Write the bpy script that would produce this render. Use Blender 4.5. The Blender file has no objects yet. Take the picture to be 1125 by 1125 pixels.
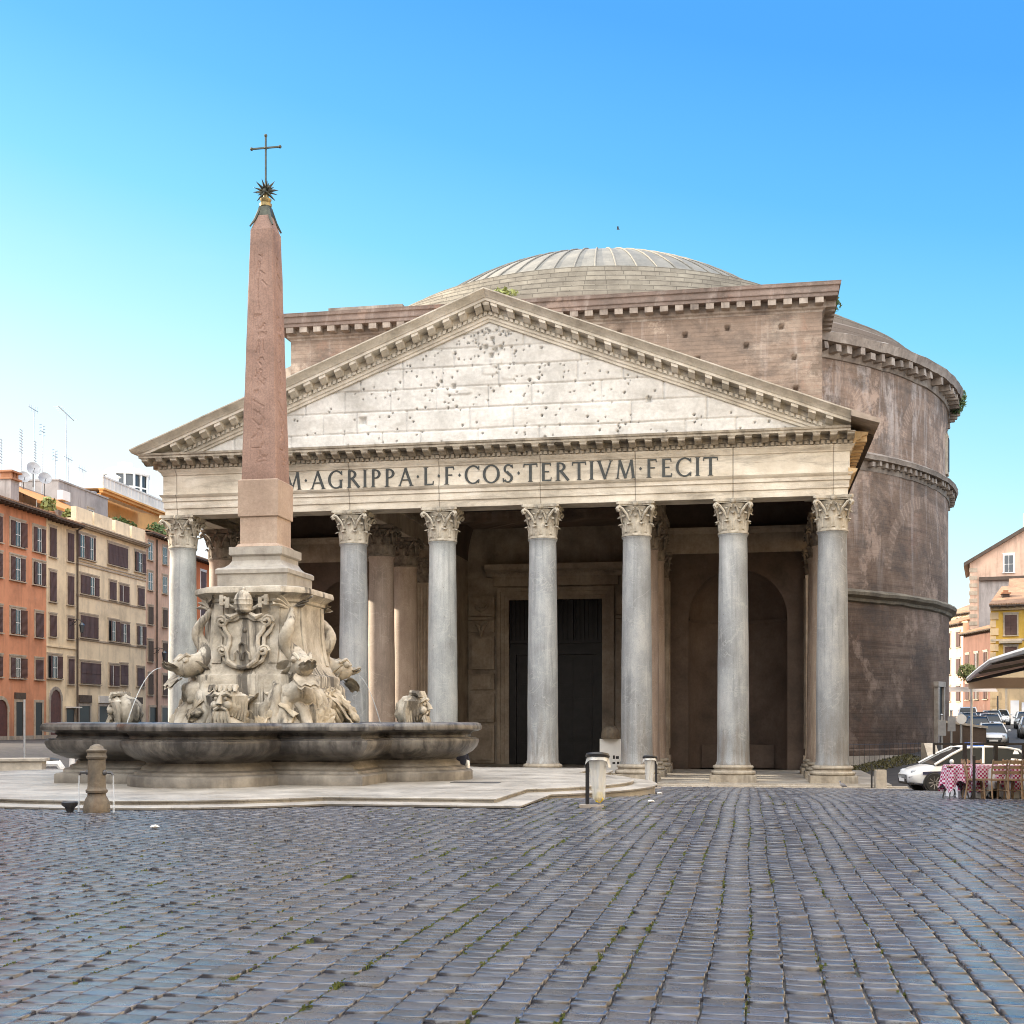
import bpy, bmesh, math, random
import numpy as np
from mathutils import Vector, Matrix, noise as mnoise

random.seed(7)
rng = np.random.default_rng(7)
PI = math.pi
R = math.radians
S = bpy.context.scene
C = S.collection

# ------------------------------------------------------------------ camera, sky, sun, exposure
cam_d = bpy.data.cameras.new('camera')
cam = bpy.data.objects.new('camera', cam_d)
C.objects.link(cam)
cam.location = (13.2, -65.33, 3.165)
cam.rotation_euler = (R(90), 0, R(10.54))
cam_d.sensor_width = 36.0
cam_d.lens = 36.0 * 1403.9 / 1125.0
cam_d.shift_y = (789.6 - 562.5) / 1125.0
cam_d.clip_start = 0.3
cam_d.clip_end = 3000
S.camera = cam

SUN_EL, SUN_BACK = R(23), R(12)          # low morning sun from the left, a little behind the facade
sun_vec = Vector((-math.cos(SUN_BACK) * math.cos(SUN_EL), math.sin(SUN_BACK) * math.cos(SUN_EL), math.sin(SUN_EL)))
w = bpy.data.worlds.new('World')
S.world = w
w.use_nodes = True
wn, wl = w.node_tree.nodes, w.node_tree.links
wn.clear()
sky = wn.new('ShaderNodeTexSky')
sky.sky_type = 'NISHITA'
sky.sun_disc = False
sky.sun_elevation = SUN_EL
sky.sun_rotation = R(-78)
sky.altitude = 50
sky.air_density = 1.0
sky.dust_density = 0.6
sky.ozone_density = 2.0
def wmath(op, a, b=0.0, c=None):
    x = wn.new('ShaderNodeMath'); x.operation = op
    for sock, v in zip(x.inputs, (a, b) if c is None else (a, b, c)):
        if isinstance(v, (int, float)): sock.default_value = v
        else: wl.new(v, sock)
    return x.outputs[0]
def wrange(v, a, b):
    x = wn.new('ShaderNodeMapRange'); x.interpolation_type = 'SMOOTHSTEP'
    x.inputs['From Min'].default_value = a; x.inputs['From Max'].default_value = b
    wl.new(v, x.inputs['Value']); return x.outputs[0]
def wmix(f, a, b, mode='MIX'):
    x = wn.new('ShaderNodeMix'); x.data_type = 'RGBA'; x.blend_type = mode
    for sock, v in ((x.inputs[0], f), (x.inputs[6], a), (x.inputs[7], b)):
        if isinstance(v, (int, float)): sock.default_value = v
        elif isinstance(v, tuple): sock.default_value = (*v, 1)
        else: wl.new(v, sock)
    return x.outputs[2]
wtc = wn.new('ShaderNodeTexCoord')
wsep = wn.new('ShaderNodeSeparateXYZ'); wl.new(wtc.outputs['Generated'], wsep.inputs[0])
# clear blue sky, palest low down and towards the sun; added bright fill behind the camera and overhead lights the facade
zz = wmath('ADD', wsep.outputs[2], wmath('MULTIPLY', wmath('ADD', wsep.outputs[0], 0.19), 0.2))
wr = wn.new('ShaderNodeValToRGB'); we = wr.color_ramp.elements
SKY = ((0.0, (1.0, 1.0, 0.96)), (0.1, (0.95, 1.0, 1.0)), (0.17, (0.74, 0.97, 1.0)), (0.25, (0.45, 0.86, 1.0)), (0.33, (0.21, 0.68, 1.0)), (0.41, (0.1, 0.5, 1.0)), (0.5, (0.05, 0.37, 0.98)), (0.75, (0.035, 0.28, 0.85)))
while len(we) < len(SKY): we.new(0.5)
for k, (p, c) in enumerate(SKY): we[k].position = p; we[k].color = (*c, 1)
wl.new(zz, wr.inputs[0])
clear = wmix(1.0, wr.outputs[0], (2.42, 2.42, 2.42), 'MULTIPLY')
clear = wmix(0.1, clear, sky.outputs[0])
wno = wn.new('ShaderNodeTexNoise'); wno.inputs['Scale'].default_value = 2.2; wno.inputs['Detail'].default_value = 6
wmp = wn.new('ShaderNodeMapping'); wmp.inputs['Scale'].default_value = (1, 1, 3.5); wl.new(wtc.outputs['Generated'], wmp.inputs[0]); wl.new(wmp.outputs[0], wno.inputs['Vector'])
veil = wmath('MULTIPLY', wrange(wno.outputs[0], 0.56, 0.72), wmath('MULTIPLY', wrange(zz, 0.33, 0.16), 0.35))
clear = wmix(veil, clear, (3.2, 3.3, 3.3))
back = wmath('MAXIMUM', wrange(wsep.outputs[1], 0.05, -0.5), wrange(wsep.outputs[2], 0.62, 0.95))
fill_sky = wmix(wrange(wno.outputs[0], 0.3, 0.7), (7.2, 7.3, 7.4), (9.6, 9.3, 8.8))
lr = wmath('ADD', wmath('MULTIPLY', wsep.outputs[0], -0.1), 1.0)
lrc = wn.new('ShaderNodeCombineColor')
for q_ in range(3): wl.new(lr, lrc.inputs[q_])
fill_sky = wmix(1.0, fill_sky, lrc.outputs[0], 'MULTIPLY')
full = wmix(back, clear, fill_sky)
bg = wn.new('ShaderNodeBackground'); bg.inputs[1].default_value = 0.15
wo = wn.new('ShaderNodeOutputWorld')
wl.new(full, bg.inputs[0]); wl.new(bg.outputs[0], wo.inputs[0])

sun_d = bpy.data.lights.new('sun', 'SUN')
sun_d.energy = 4.0
sun_d.angle = R(0.5)
sun_d.color = (1.0, 0.86, 0.66)
sun = bpy.data.objects.new('sun', sun_d)
C.objects.link(sun)
sun.rotation_euler = sun_vec.to_track_quat('Z', 'Y').to_euler()
sun.location = (-60, 10, 60)

S.view_settings.view_transform = 'Standard'
S.view_settings.look = 'None'
S.view_settings.exposure = 1.55
S.view_settings.gamma = 1.0
S.render.engine = 'CYCLES'
S.cycles.use_denoising = True
S.cycles.filter_width = 1.0
S.cycles.max_bounces = 7
S.cycles.diffuse_bounces = 4
S.cycles.glossy_bounces = 3
S.cycles.transparent_max_bounces = 8
S.cycles.caustics_reflective = False
S.cycles.caustics_refractive = False

# ------------------------------------------------------------------ material helpers
class NG:
    def __init__(s, name):
        s.m = bpy.data.materials.new(name); s.m.use_nodes = True
        s.n, s.l = s.m.node_tree.nodes, s.m.node_tree.links
        s.bsdf = s.n['Principled BSDF']
        tc = s.n.new('ShaderNodeTexCoord'); s.obj = tc.outputs['Object']
    def vec(s, sx, sy, sz, src=None):
        mp = s.n.new('ShaderNodeMapping'); mp.inputs['Scale'].default_value = (sx, sy, sz)
        s.l.new(src or s.obj, mp.inputs[0]); return mp.outputs[0]
    def noise(s, scale, detail=4, rough=0.55, vec=None, dist=0.0):
        t = s.n.new('ShaderNodeTexNoise'); t.inputs['Scale'].default_value = scale
        t.inputs['Detail'].default_value = detail; t.inputs['Roughness'].default_value = rough
        t.inputs['Distortion'].default_value = dist
        s.l.new(vec or s.obj, t.inputs['Vector']); return t.outputs['Fac']
    def voro(s, scale, vec=None, feature='F1', rnd=1.0):
        t = s.n.new('ShaderNodeTexVoronoi'); t.inputs['Scale'].default_value = scale
        t.feature = feature; t.inputs['Randomness'].default_value = rnd
        s.l.new(vec or s.obj, t.inputs['Vector']); return t.outputs
    def ramp(s, fac, stops):
        r = s.n.new('ShaderNodeValToRGB'); e = r.color_ramp.elements
        while len(e) < len(stops): e.new(0.5)
        for k, (p, c) in enumerate(stops):
            e[k].position = p
            e[k].color = (c, c, c, 1) if isinstance(c, (int, float)) else (*c, 1)
        s.l.new(fac, r.inputs[0]); return r.outputs[0]
    def mix(s, fac, a, b, mode='MIX'):
        x = s.n.new('ShaderNodeMix'); x.data_type = 'RGBA'; x.blend_type = mode; x.clamp_factor = True
        for sock, v in ((x.inputs[0], fac), (x.inputs[6], a), (x.inputs[7], b)):
            if isinstance(v, (int, float)): sock.default_value = v
            elif isinstance(v, tuple): sock.default_value = (*v, 1)
            else: s.l.new(v, sock)
        return x.outputs[2]
    def math(s, op, a, b=0.0):
        x = s.n.new('ShaderNodeMath'); x.operation = op
        for sock, v in ((x.inputs[0], a), (x.inputs[1], b)):
            if isinstance(v, (int, float)): sock.default_value = v
            else: s.l.new(v, sock)
        return x.outputs[0]
    def sep(s, v=None):
        x = s.n.new('ShaderNodeSeparateXYZ'); s.l.new(v or s.obj, x.inputs[0]); return x.outputs
    def comb(s, a, b, c=0.0):
        x = s.n.new('ShaderNodeCombineXYZ')
        for sock, v in zip(x.inputs, (a, b, c)):
            if isinstance(v, (int, float)): sock.default_value = v
            else: s.l.new(v, sock)
        return x.outputs[0]
    def wallvec(s):
        o = s.sep(); return s.comb(s.math('ADD', o[0], o[1]), o[2])
    def brick(s, vec, bw, bh, mortar=0.02, off=0.5):
        t = s.n.new('ShaderNodeTexBrick'); t.offset = off
        t.inputs['Color1'].default_value = (0.2, 0.2, 0.2, 1); t.inputs['Color2'].default_value = (1, 1, 1, 1)
        t.inputs['Mortar'].default_value = (0, 0, 0, 1)
        t.inputs['Scale'].default_value = 1.0; t.inputs['Mortar Size'].default_value = mortar
        t.inputs['Mortar Smooth'].default_value = 0.3
        t.inputs['Brick Width'].default_value = bw; t.inputs['Row Height'].default_value = bh
        s.l.new(vec, t.inputs['Vector']); return t.outputs
    def bump(s, h, strength=0.3, dist=0.02, prev=None):
        b = s.n.new('ShaderNodeBump'); b.inputs['Strength'].default_value = strength
        b.inputs['Distance'].default_value = dist
        s.l.new(h, b.inputs['Height'])
        if prev is not None: s.l.new(prev, b.inputs['Normal'])
        return b.outputs[0]
    def done(s, col, rough=0.8, normal=None, metal=0.0, spec=0.5):
        b = s.bsdf
        if isinstance(col, tuple): b.inputs['Base Color'].default_value = (*col, 1)
        else: s.l.new(col, b.inputs['Base Color'])
        if isinstance(rough, (int, float)): b.inputs['Roughness'].default_value = rough
        else: s.l.new(rough, b.inputs['Roughness'])
        b.inputs['Metallic'].default_value = metal
        b.inputs['Specular IOR Level'].default_value = spec
        if normal is not None: s.l.new(normal, b.inputs['Normal'])
        return s.m

def stone(name, base, dark, light, sc=0.6, streak=0.5, dirt=(0.07, 0.06, 0.05), dirt_at=(0.52, 0.72), fine=8.0, bump=0.4, rough=0.85, streak_v=(2.2, 2.2, 0.18)):
    g = NG(name)
    c = g.ramp(g.noise(sc, 6, 0.62), [(0.28, dark), (0.5, base), (0.74, light)])
    sp = g.noise(fine, 5, 0.7)
    c = g.mix(0.35, c, g.mix(1.0, c, g.ramp(sp, [(0.3, 0.55), (0.65, 1.25)]), 'MULTIPLY'))
    if streak:
        st = g.noise(1.0, 6, 0.65, g.vec(*streak_v), 0.4)
        c = g.mix(g.math('MULTIPLY', g.ramp(st, [(dirt_at[0], 0.0), (dirt_at[1], 1.0)]), streak), c, dirt)
    n = g.bump(g.noise(fine * 1.5, 6, 0.7), bump, 0.03)
    return g.done(c, rough, n)

def plaster(name, base, stain=0.25, low=None):
    g = NG(name)
    d = tuple(x * 0.72 for x in base); l = tuple(min(1, x * 1.12) for x in base)
    c = g.ramp(g.noise(0.35, 8, 0.7), [(0.32, d), (0.5, base), (0.7, l)])
    st = g.noise(1.0, 7, 0.7, g.vec(1.1, 1.1, 0.14), 0.3)
    c = g.mix(g.math('MULTIPLY', g.ramp(st, [(0.5, 0.0), (0.68, 1.0)]), min(1, stain * 1.9)), c, tuple(x * 0.42 for x in base))
    pt = g.noise(0.5, 10, 0.75, g.vec(1, 1, 0.8), 0.2)
    c = g.mix(g.math('MULTIPLY', g.ramp(pt, [(0.58, 0.0), (0.63, 1.0)]), 0.4), c, tuple(min(1, 0.6 * x + 0.16) for x in base))
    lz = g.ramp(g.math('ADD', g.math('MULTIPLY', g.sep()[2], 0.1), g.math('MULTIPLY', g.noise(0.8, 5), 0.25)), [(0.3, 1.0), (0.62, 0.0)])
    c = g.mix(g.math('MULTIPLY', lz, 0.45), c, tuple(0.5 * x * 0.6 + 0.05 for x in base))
    n = g.bump(g.noise(6, 5, 0.6), 0.3, 0.02)
    return g.done(c, 0.9, n)

def flat(name, col, rough=0.6, metal=0.0, var=0.12, sc=3.0, bump=0.0, spec=0.5):
    g = NG(name)
    c = g.ramp(g.noise(sc, 4, 0.6), [(0.3, tuple(x * (1 - var) for x in col)), (0.7, tuple(min(1, x * (1 + var)) for x in col))])
    n = g.bump(g.noise(sc * 4, 4, 0.6), bump, 0.02) if bump else None
    return g.done(c, rough, n, metal, spec)

MT = {}
# temple
MT['marble'] = stone('weathered_marble', (0.5, 0.46, 0.39), (0.29, 0.262, 0.22), (0.68, 0.64, 0.565), 0.5, 0.6, (0.1, 0.085, 0.065), (0.5, 0.74), streak_v=(0.25, 0.25, 1.5))
MT['marble_grey'] = stone('grimy_marble', (0.37, 0.33, 0.27), (0.2, 0.175, 0.145), (0.5, 0.46, 0.39), 0.9, 0.55, (0.07, 0.06, 0.05), (0.48, 0.7))
MT['marble_pale'] = stone('pale_cornice_marble', (0.56, 0.52, 0.45), (0.36, 0.33, 0.28), (0.7, 0.66, 0.6), 0.7, 0.45, (0.13, 0.115, 0.095), (0.52, 0.72), streak_v=(0.5, 0.5, 1.0))
MT['cap_marble'] = stone('capital_marble', (0.42, 0.385, 0.32), (0.17, 0.15, 0.125), (0.56, 0.52, 0.45), 2.2, 0.35, (0.05, 0.045, 0.04), (0.5, 0.68), fine=12)
MT['shaded_cap'] = stone('shaded_capital_stone', (0.2, 0.17, 0.14), (0.08, 0.07, 0.06), (0.33, 0.29, 0.24), 2.0, 0.3, fine=12)  # inner capitals: porch shade put into a darker stone colour

def jointed(name):
    g = NG(name)
    c = g.ramp(g.noise(0.5, 6, 0.62), [(0.28, (0.33, 0.295, 0.24)), (0.5, (0.54, 0.49, 0.41)), (0.72, (0.7, 0.66, 0.58))])
    st = g.noise(1.0, 7, 0.7, g.vec(0.35, 0.35, 2.2), 0.5)
    c = g.mix(g.math('MULTIPLY', g.ramp(st, [(0.5, 0.0), (0.68, 1.0)]), 0.6), c, (0.13, 0.11, 0.088))
    c = g.mix(g.math('MULTIPLY', g.ramp(st, [(0.3, 1.0), (0.42, 0.0)]), 0.5), c, (0.74, 0.71, 0.65))
    o = g.sep()
    f = g.math('ABSOLUTE', g.math('SUBTRACT', g.math('FRACT', g.math('ADD', g.math('DIVIDE', g.math('SUBTRACT', g.math('ABSOLUTE', o[0]), 2.665), 4.857), 10.5)), 0.5))
    j = g.ramp(g.math('ADD', f, g.math('MULTIPLY', g.math('SUBTRACT', g.noise(1.5, 3), 0.5), 0.004)), [(0.0035, 1.0), (0.006, 0.0)])
    c = g.mix(g.math('MULTIPLY', j, 0.5), c, (0.08, 0.068, 0.055))
    n = g.bump(g.math('SUBTRACT', g.noise(5, 7, 0.72), j), 0.6, 0.05)
    return g.done(c, 0.85, n)
MT['entab'] = jointed('jointed_frieze_marble')
def column_mat(name, base, dark, light, warm):
    g = NG(name)
    oi = g.n.new('ShaderNodeObjectInfo'); va = g.n.new('ShaderNodeVectorMath'); va.operation = 'ADD'
    g.l.new(g.obj, va.inputs[0]); g.l.new(oi.outputs['Location'], va.inputs[1]); zcol = g.sep()[2]; g.obj = va.outputs[0]
    c = g.ramp(g.noise(0.55, 7, 0.66, g.vec(1, 1, 0.55)), [(0.32, dark), (0.5, base), (0.66, light)])
    vn = g.noise(0.8, 3, 0.6, g.vec(0.6, 0.6, 0.8), 1.2)
    vein = g.ramp(vn, [(0.485, 0.0), (0.5, 1.0), (0.515, 0.0)])
    c = g.mix(g.math('MULTIPLY', vein, 0.55), c, light)
    st = g.noise(1.0, 6, 0.7, g.vec(2.5, 2.5, 0.35), 0.3)
    z = zcol
    tone = g.ramp(oi.outputs['Random'], [(0.0, (0.86, 0.84, 0.83)), (0.5, (1.0, 1.0, 1.0)), (1.0, (1.08, 1.07, 1.02))])
    c = g.mix(1.0, c, tone, 'MULTIPLY')
    lowz = g.ramp(g.math('MULTIPLY', z, 0.1), [(0.05, 1.0), (0.42, 0.0)])
    wm = g.math('MULTIPLY', g.ramp(st, [(0.42, 0.0), (0.62, 1.0)]), lowz)
    c = g.mix(g.math('MULTIPLY', wm, 0.85), c, warm)
    sp = g.noise(22, 3, 0.7)
    c = g.mix(0.3, c, g.mix(1.0, c, g.ramp(sp, [(0.35, 0.6), (0.65, 1.3)]), 'MULTIPLY'))
    rn = g.noise(1.0, 7, 0.7, g.vec(3.2, 3.2, 0.16), 0.6)
    c = g.mix(g.math('MULTIPLY', g.ramp(rn, [(0.52, 0.0), (0.66, 1.0)]), 0.45), c, tuple(x * 0.6 for x in dark))
    c = g.mix(g.math('MULTIPLY', g.ramp(rn, [(0.32, 1.0), (0.44, 0.0)]), 0.35), c, tuple(min(1, x * 1.2) for x in light))
    pit = g.voro(2.1, g.vec(1, 1, 0.8))[0]
    c = g.mix(g.ramp(pit, [(0.035, 0.7), (0.06, 0.0)]), c, (0.12, 0.1, 0.085))
    n = g.bump(g.noise(7, 6, 0.65), 0.3, 0.03)
    return g.done(c, 0.62, n)
MT['granite'] = column_mat('grey_granite', (0.31, 0.335, 0.355), (0.2, 0.213, 0.225), (0.44, 0.46, 0.47), (0.17, 0.14, 0.11))
MT['granite_pink'] = column_mat('pink_granite', (0.4, 0.32, 0.27), (0.28, 0.225, 0.19), (0.5, 0.42, 0.36), (0.2, 0.15, 0.115))

def brick_mat(name, cyl=False, cols=None, light_amt=0.5, seed=0.0):
    g = NG(name)
    o = g.sep()
    if cyl:
        a = g.math('ARCTAN2', g.math('SUBTRACT', o[1], 47.95), o[0])
        v = g.comb(g.math('MULTIPLY', a, 29.5), o[2])
    else:
        v = g.wallvec()
    v3 = g.vec(1, 1, 1, v)
    br = g.brick(v3, 1.1, 0.27, 0.02)
    d, b, l = cols
    c = g.ramp(g.noise(0.17, 10, 0.74, v3), [(0.34, d), (0.5, b), (0.66, l)])
    c = g.mix(0.22, c, g.mix(1.0, c, g.ramp(br[0], [(0.0, 0.62), (0.25, 0.86), (0.95, 1.12)]), 'MULTIPLY'))
    # horizontal courses of different brick, plaster remains and pale runs
    band = g.noise(1.0, 6, 0.7, g.vec(0.07, 1.6, 1, v), 0.2)
    c = g.mix(g.math('MULTIPLY', g.ramp(band, [(0.5, 0.0), (0.66, 1.0)]), 0.5), c, tuple(x * 0.5 for x in d))
    runs = g.noise(1.0, 6, 0.68, g.vec(0.9, 0.09, 1, v), 0.5)
    hi = g.ramp(g.math('MULTIPLY', o[2], 0.033), [(0.3, 0.12), (0.95, 1.0)])
    c = g.mix(g.math('MULTIPLY', g.math('MULTIPLY', g.ramp(runs, [(0.54, 0.0), (0.68, 1.0)]), hi), light_amt), c, (0.52, 0.465, 0.435))
    if cyl:
        r2_ = g.noise(1.0, 11, 0.76, g.vec(0.55, 0.15, 1, v), 0.35); hi2 = g.math('MULTIPLY', hi, hi)
        c = g.mix(g.math('MULTIPLY', g.math('MULTIPLY', g.ramp(r2_, [(0.51, 0.0), (0.6, 1.0)]), hi2), 0.62), c, (0.55, 0.5, 0.475))
        c = g.mix(g.math('MULTIPLY', g.math('MULTIPLY', g.ramp(r2_, [(0.38, 1.0), (0.46, 0.0)]), hi2), 0.55), c, (0.1, 0.085, 0.08))
    c = g.mix(g.math('MULTIPLY', hi, 0.14), c, (0.33, 0.295, 0.275))
    soot = g.noise(0.42, 11, 0.76, g.vec(0.7, 1.0, 1, v), 0.4)
    c = g.mix(g.math('MULTIPLY', g.ramp(soot, [(0.5, 0.0), (0.62, 1.0)]), 0.68), c, (0.1, 0.08, 0.068))
    for sc_, lo, hi_, colr, am in ((0.19, 0.55, 0.6, tuple(min(1, x * 1.3) for x in l), 0.6), (0.33, 0.58, 0.64, tuple(x * 0.62 for x in d), 0.55), (0.27, 0.57, 0.63, (0.3, 0.17, 0.12), 0.35)):
        pn = g.noise(sc_, 12, 0.72, g.vec(1, 0.75, 1 + sc_, v), 0.15)
        c = g.mix(g.math('MULTIPLY', g.ramp(pn, [(lo, 0.0), (hi_, 1.0)]), am), c, colr)
    if cyl:      # brick relieving arches bonded into the wall
        for zc_, r_a in ((23.2, 3.0), (13.6, 5.2)):
            uu = g.math('SUBTRACT', g.math('MODULO', g.math('ADD', g.math('MULTIPLY', a, 29.5), 300.0), 11.2), 5.6)
            dz_ = g.math('SUBTRACT', o[2], zc_)
            rad_ = g.math('SQRT', g.math('ADD', g.math('MULTIPLY', uu, uu), g.math('MULTIPLY', dz_, dz_)))
            bandm = g.math('MULTIPLY', g.math('LESS_THAN', g.math('ABSOLUTE', g.math('SUBTRACT', rad_, r_a + .45)), .45), g.math('GREATER_THAN', dz_, 0.3))
            spoke = g.ramp(g.math('SINE', g.math('MULTIPLY', g.math('ARCTAN2', uu, dz_), 70.0)), [(0.3, 0.7), (0.7, 1.1)])
            c = g.mix(g.math('MULTIPLY', bandm, g.math('MULTIPLY', g.ramp(g.noise(0.6, 6, 0.7, v3), [(0.42, 0.0), (0.56, 1.0)]), 0.5)), c, g.mix(1.0, tuple(x * 1.05 for x in l), spoke, 'MULTIPLY'))
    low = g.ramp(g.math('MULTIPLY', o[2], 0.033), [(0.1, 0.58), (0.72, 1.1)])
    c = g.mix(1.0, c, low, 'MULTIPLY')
    hgt = g.math('ADD', g.math('MULTIPLY', br[1], -0.16), g.noise(1.6, 9, 0.74, v3))
    n = g.bump(hgt, 0.8, 0.09)
    return g.done(c, 0.92, n)
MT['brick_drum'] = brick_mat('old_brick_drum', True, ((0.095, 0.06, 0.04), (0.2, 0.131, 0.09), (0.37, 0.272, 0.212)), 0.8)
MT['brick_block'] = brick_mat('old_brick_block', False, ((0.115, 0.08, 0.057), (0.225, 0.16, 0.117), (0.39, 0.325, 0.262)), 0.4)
MT['brick_red'] = brick_mat('red_brick_cornice', False, ((0.085, 0.058, 0.046), (0.14, 0.095, 0.076), (0.22, 0.165, 0.138)), 0.3)
MT['drum_trim'] = stone('drum_cornice_stone', (0.27, 0.225, 0.19), (0.13, 0.105, 0.09), (0.42, 0.37, 0.32), 0.8, 0.5, (0.06, 0.05, 0.045), fine=5)
MT['drum_trim_dark'] = stone('mossy_cornice_stone', (0.17, 0.14, 0.1), (0.09, 0.075, 0.055), (0.27, 0.23, 0.17), 0.8, 0.4, (0.06, 0.06, 0.035), fine=5)
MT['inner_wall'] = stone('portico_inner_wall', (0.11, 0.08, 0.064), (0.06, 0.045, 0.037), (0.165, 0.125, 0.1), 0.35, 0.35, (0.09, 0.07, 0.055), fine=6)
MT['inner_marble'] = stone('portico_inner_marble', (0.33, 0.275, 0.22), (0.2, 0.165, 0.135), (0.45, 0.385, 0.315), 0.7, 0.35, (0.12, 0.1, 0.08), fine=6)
MT['old_wood'] = flat('old_roof_timber', (0.055, 0.042, 0.034), 0.8, 0, 0.4, 2.0, 0.3)
MT['bronze_door'] = flat('dark_bronze', (0.013, 0.012, 0.012), 0.45, 0.55, 0.35, 2.0, 0.15)
MT['bronze_letter'] = flat('letter_bronze', (0.045, 0.05, 0.05), 0.6, 0.3, 0.3, 6.0)
MT['roof_tile'] = flat('roof_lead', (0.3, 0.25, 0.21), 0.8, 0, 0.3, 1.5, 0.3)
MT['bounce_side'] = stone('bounce_lit_return_stone', (0.5, 0.36, 0.2), (0.3, 0.2, 0.11), (0.58, 0.45, 0.28), 0.8, 0.3, fine=8)  # warm bounced light put into the stone colour

g = NG('dome_lead')
o = g.sep()
a = g.math('ARCTAN2', g.math('SUBTRACT', o[1], 47.95), o[0])
v = g.comb(g.math('MULTIPLY', a, 9.0), g.math('MULTIPLY', o[2], 1.2))
c = g.ramp(g.noise(0.5, 6, 0.7), [(0.3, (0.11, 0.107, 0.095)), (0.5, (0.165, 0.158, 0.138)), (0.72, (0.24, 0.225, 0.19))])
c = g.mix(g.math('MULTIPLY', g.ramp(g.noise(1.0, 5, 0.65, g.vec(1.6, 0.25, 1, v)), [(0.5, 0.0), (0.68, 1.0)]), 0.5), c, (0.16, 0.15, 0.135))
br = g.brick(v, 1.05, 0.9, 0.012)
c = g.mix(0.3, c, g.mix(1.0, c, g.ramp(br[0], [(0.0, 0.5), (0.3, 0.9), (0.95, 1.1)]), 'MULTIPLY'))
MT['lead'] = g.done(c, 0.7, g.bump(g.noise(2.0, 5, 0.6), 0.4, 0.05))

MT['lead_seam'] = flat('lead_seam', (0.17, 0.16, 0.14), 0.8, 0, 0.2)
g = NG('ring_masonry')
o = g.sep()
a = g.math('ARCTAN2', g.math('SUBTRACT', o[1], 47.95), o[0])
v = g.comb(g.math('MULTIPLY', a, 22.0), o[2])
c = g.ramp(g.noise(0.4, 6, 0.7), [(0.3, (0.16, 0.14, 0.115)), (0.5, (0.25, 0.225, 0.185)), (0.72, (0.35, 0.32, 0.265))])
br = g.brick(v, 1.5, 0.42, 0.03)
c = g.mix(0.6, c, g.mix(1.0, c, g.ramp(br[0], [(0.0, 0.3), (0.3, 0.8), (0.95, 1.15)]), 'MULTIPLY'))
lowr = g.ramp(g.math('MULTIPLY', o[2], 0.02), [(0.625, 1.0), (0.66, 0.0)])
c = g.mix(lowr, c, (0.17, 0.135, 0.11))
MT['ring'] = g.done(c, 0.9, g.bump(g.math('ADD', g.math('MULTIPLY', br[1], -1.0), g.noise(3.0, 5, 0.6)), 0.6, 0.06))

# fountain
MT['basin'] = stone('dark_basin_marble', (0.125, 0.115, 0.108), (0.055, 0.052, 0.052), (0.27, 0.248, 0.215), 0.8, 0.9, (0.022, 0.02, 0.02), (0.43, 0.6), fine=7, rough=0.3, streak_v=(3.0, 3.0, 0.35))
MT['basin_base'] = stone('basin_plinth_marble', (0.19, 0.172, 0.148), (0.085, 0.078, 0.07), (0.33, 0.3, 0.255), 1.2, 0.5, (0.06, 0.052, 0.045), (0.47, 0.66), fine=7, rough=0.6)
MT['carved'] = stone('carved_fountain_stone', (0.44, 0.395, 0.325), (0.2, 0.175, 0.14), (0.63, 0.585, 0.51), 1.8, 0.85, (0.06, 0.053, 0.047), (0.53, 0.61), fine=9, bump=0.55)
MT['rock'] = stone('carved_rock_stone', (0.45, 0.385, 0.29), (0.17, 0.14, 0.1), (0.66, 0.6, 0.5), 1.8, 0.85, (0.06, 0.052, 0.043), (0.5, 0.59), fine=4.5, bump=1.0)
MT['step_stone'] = stone('travertine_steps', (0.34, 0.315, 0.28), (0.22, 0.2, 0.175), (0.46, 0.43, 0.385), 0.8, 0.3, (0.15, 0.12, 0.1), fine=6, rough=0.6)
g = NG('worn_travertine_paving')
pb = g.brick(g.obj, 1.7, 0.95, 0.012)
c = g.ramp(g.noise(0.7, 8, 0.7), [(0.32, (0.215, 0.2, 0.178)), (0.5, (0.33, 0.308, 0.276)), (0.7, (0.45, 0.425, 0.385))])
c = g.mix(0.4, c, g.mix(1.0, c, g.ramp(pb[0], [(0.0, 0.35), (0.3, 0.85), (0.95, 1.12)]), 'MULTIPLY'))
c = g.mix(g.math('MULTIPLY', g.ramp(g.noise(1.6, 8, 0.75), [(0.55, 0.0), (0.66, 1.0)]), 0.5), c, (0.13, 0.115, 0.1))
MT['paved_stone'] = g.done(c, g.ramp(g.noise(1.2, 5, 0.6), [(0.35, 0.3), (0.65, 0.65)]), g.bump(g.noise(7, 6, 0.7), 0.4, 0.02))
MT['kerb'] = stone('kerb_travertine', (0.5, 0.45, 0.38), (0.36, 0.32, 0.27), (0.6, 0.55, 0.48), 1.0, 0.2, fine=6)
MT['pedestal_pink'] = stone('pale_pink_granite', (0.4, 0.3, 0.235), (0.3, 0.22, 0.17), (0.48, 0.38, 0.305), 0.9, 0.2, (0.2, 0.14, 0.1), fine=16, bump=0.25)
g = NG('red_granite')
c = g.ramp(g.noise(0.9, 6, 0.6), [(0.3, (0.18, 0.112, 0.088)), (0.5, (0.27, 0.17, 0.135)), (0.72, (0.36, 0.24, 0.195))])
c = g.mix(0.45, c, g.mix(1.0, c, g.ramp(g.noise(26, 3, 0.7), [(0.35, 0.55), (0.65, 1.35)]), 'MULTIPLY'))
MT['red_granite'] = g.done(c, 0.75, g.bump(g.noise(12, 5, 0.65), 0.25, 0.02))
MT['bronze'] = flat('dark_green_bronze', (0.07, 0.075, 0.06), 0.5, 0.6, 0.3, 8.0)
MT['gilt'] = flat('dull_gilt_bronze', (0.3, 0.24, 0.12), 0.45, 0.6, 0.3, 8.0)
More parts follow.
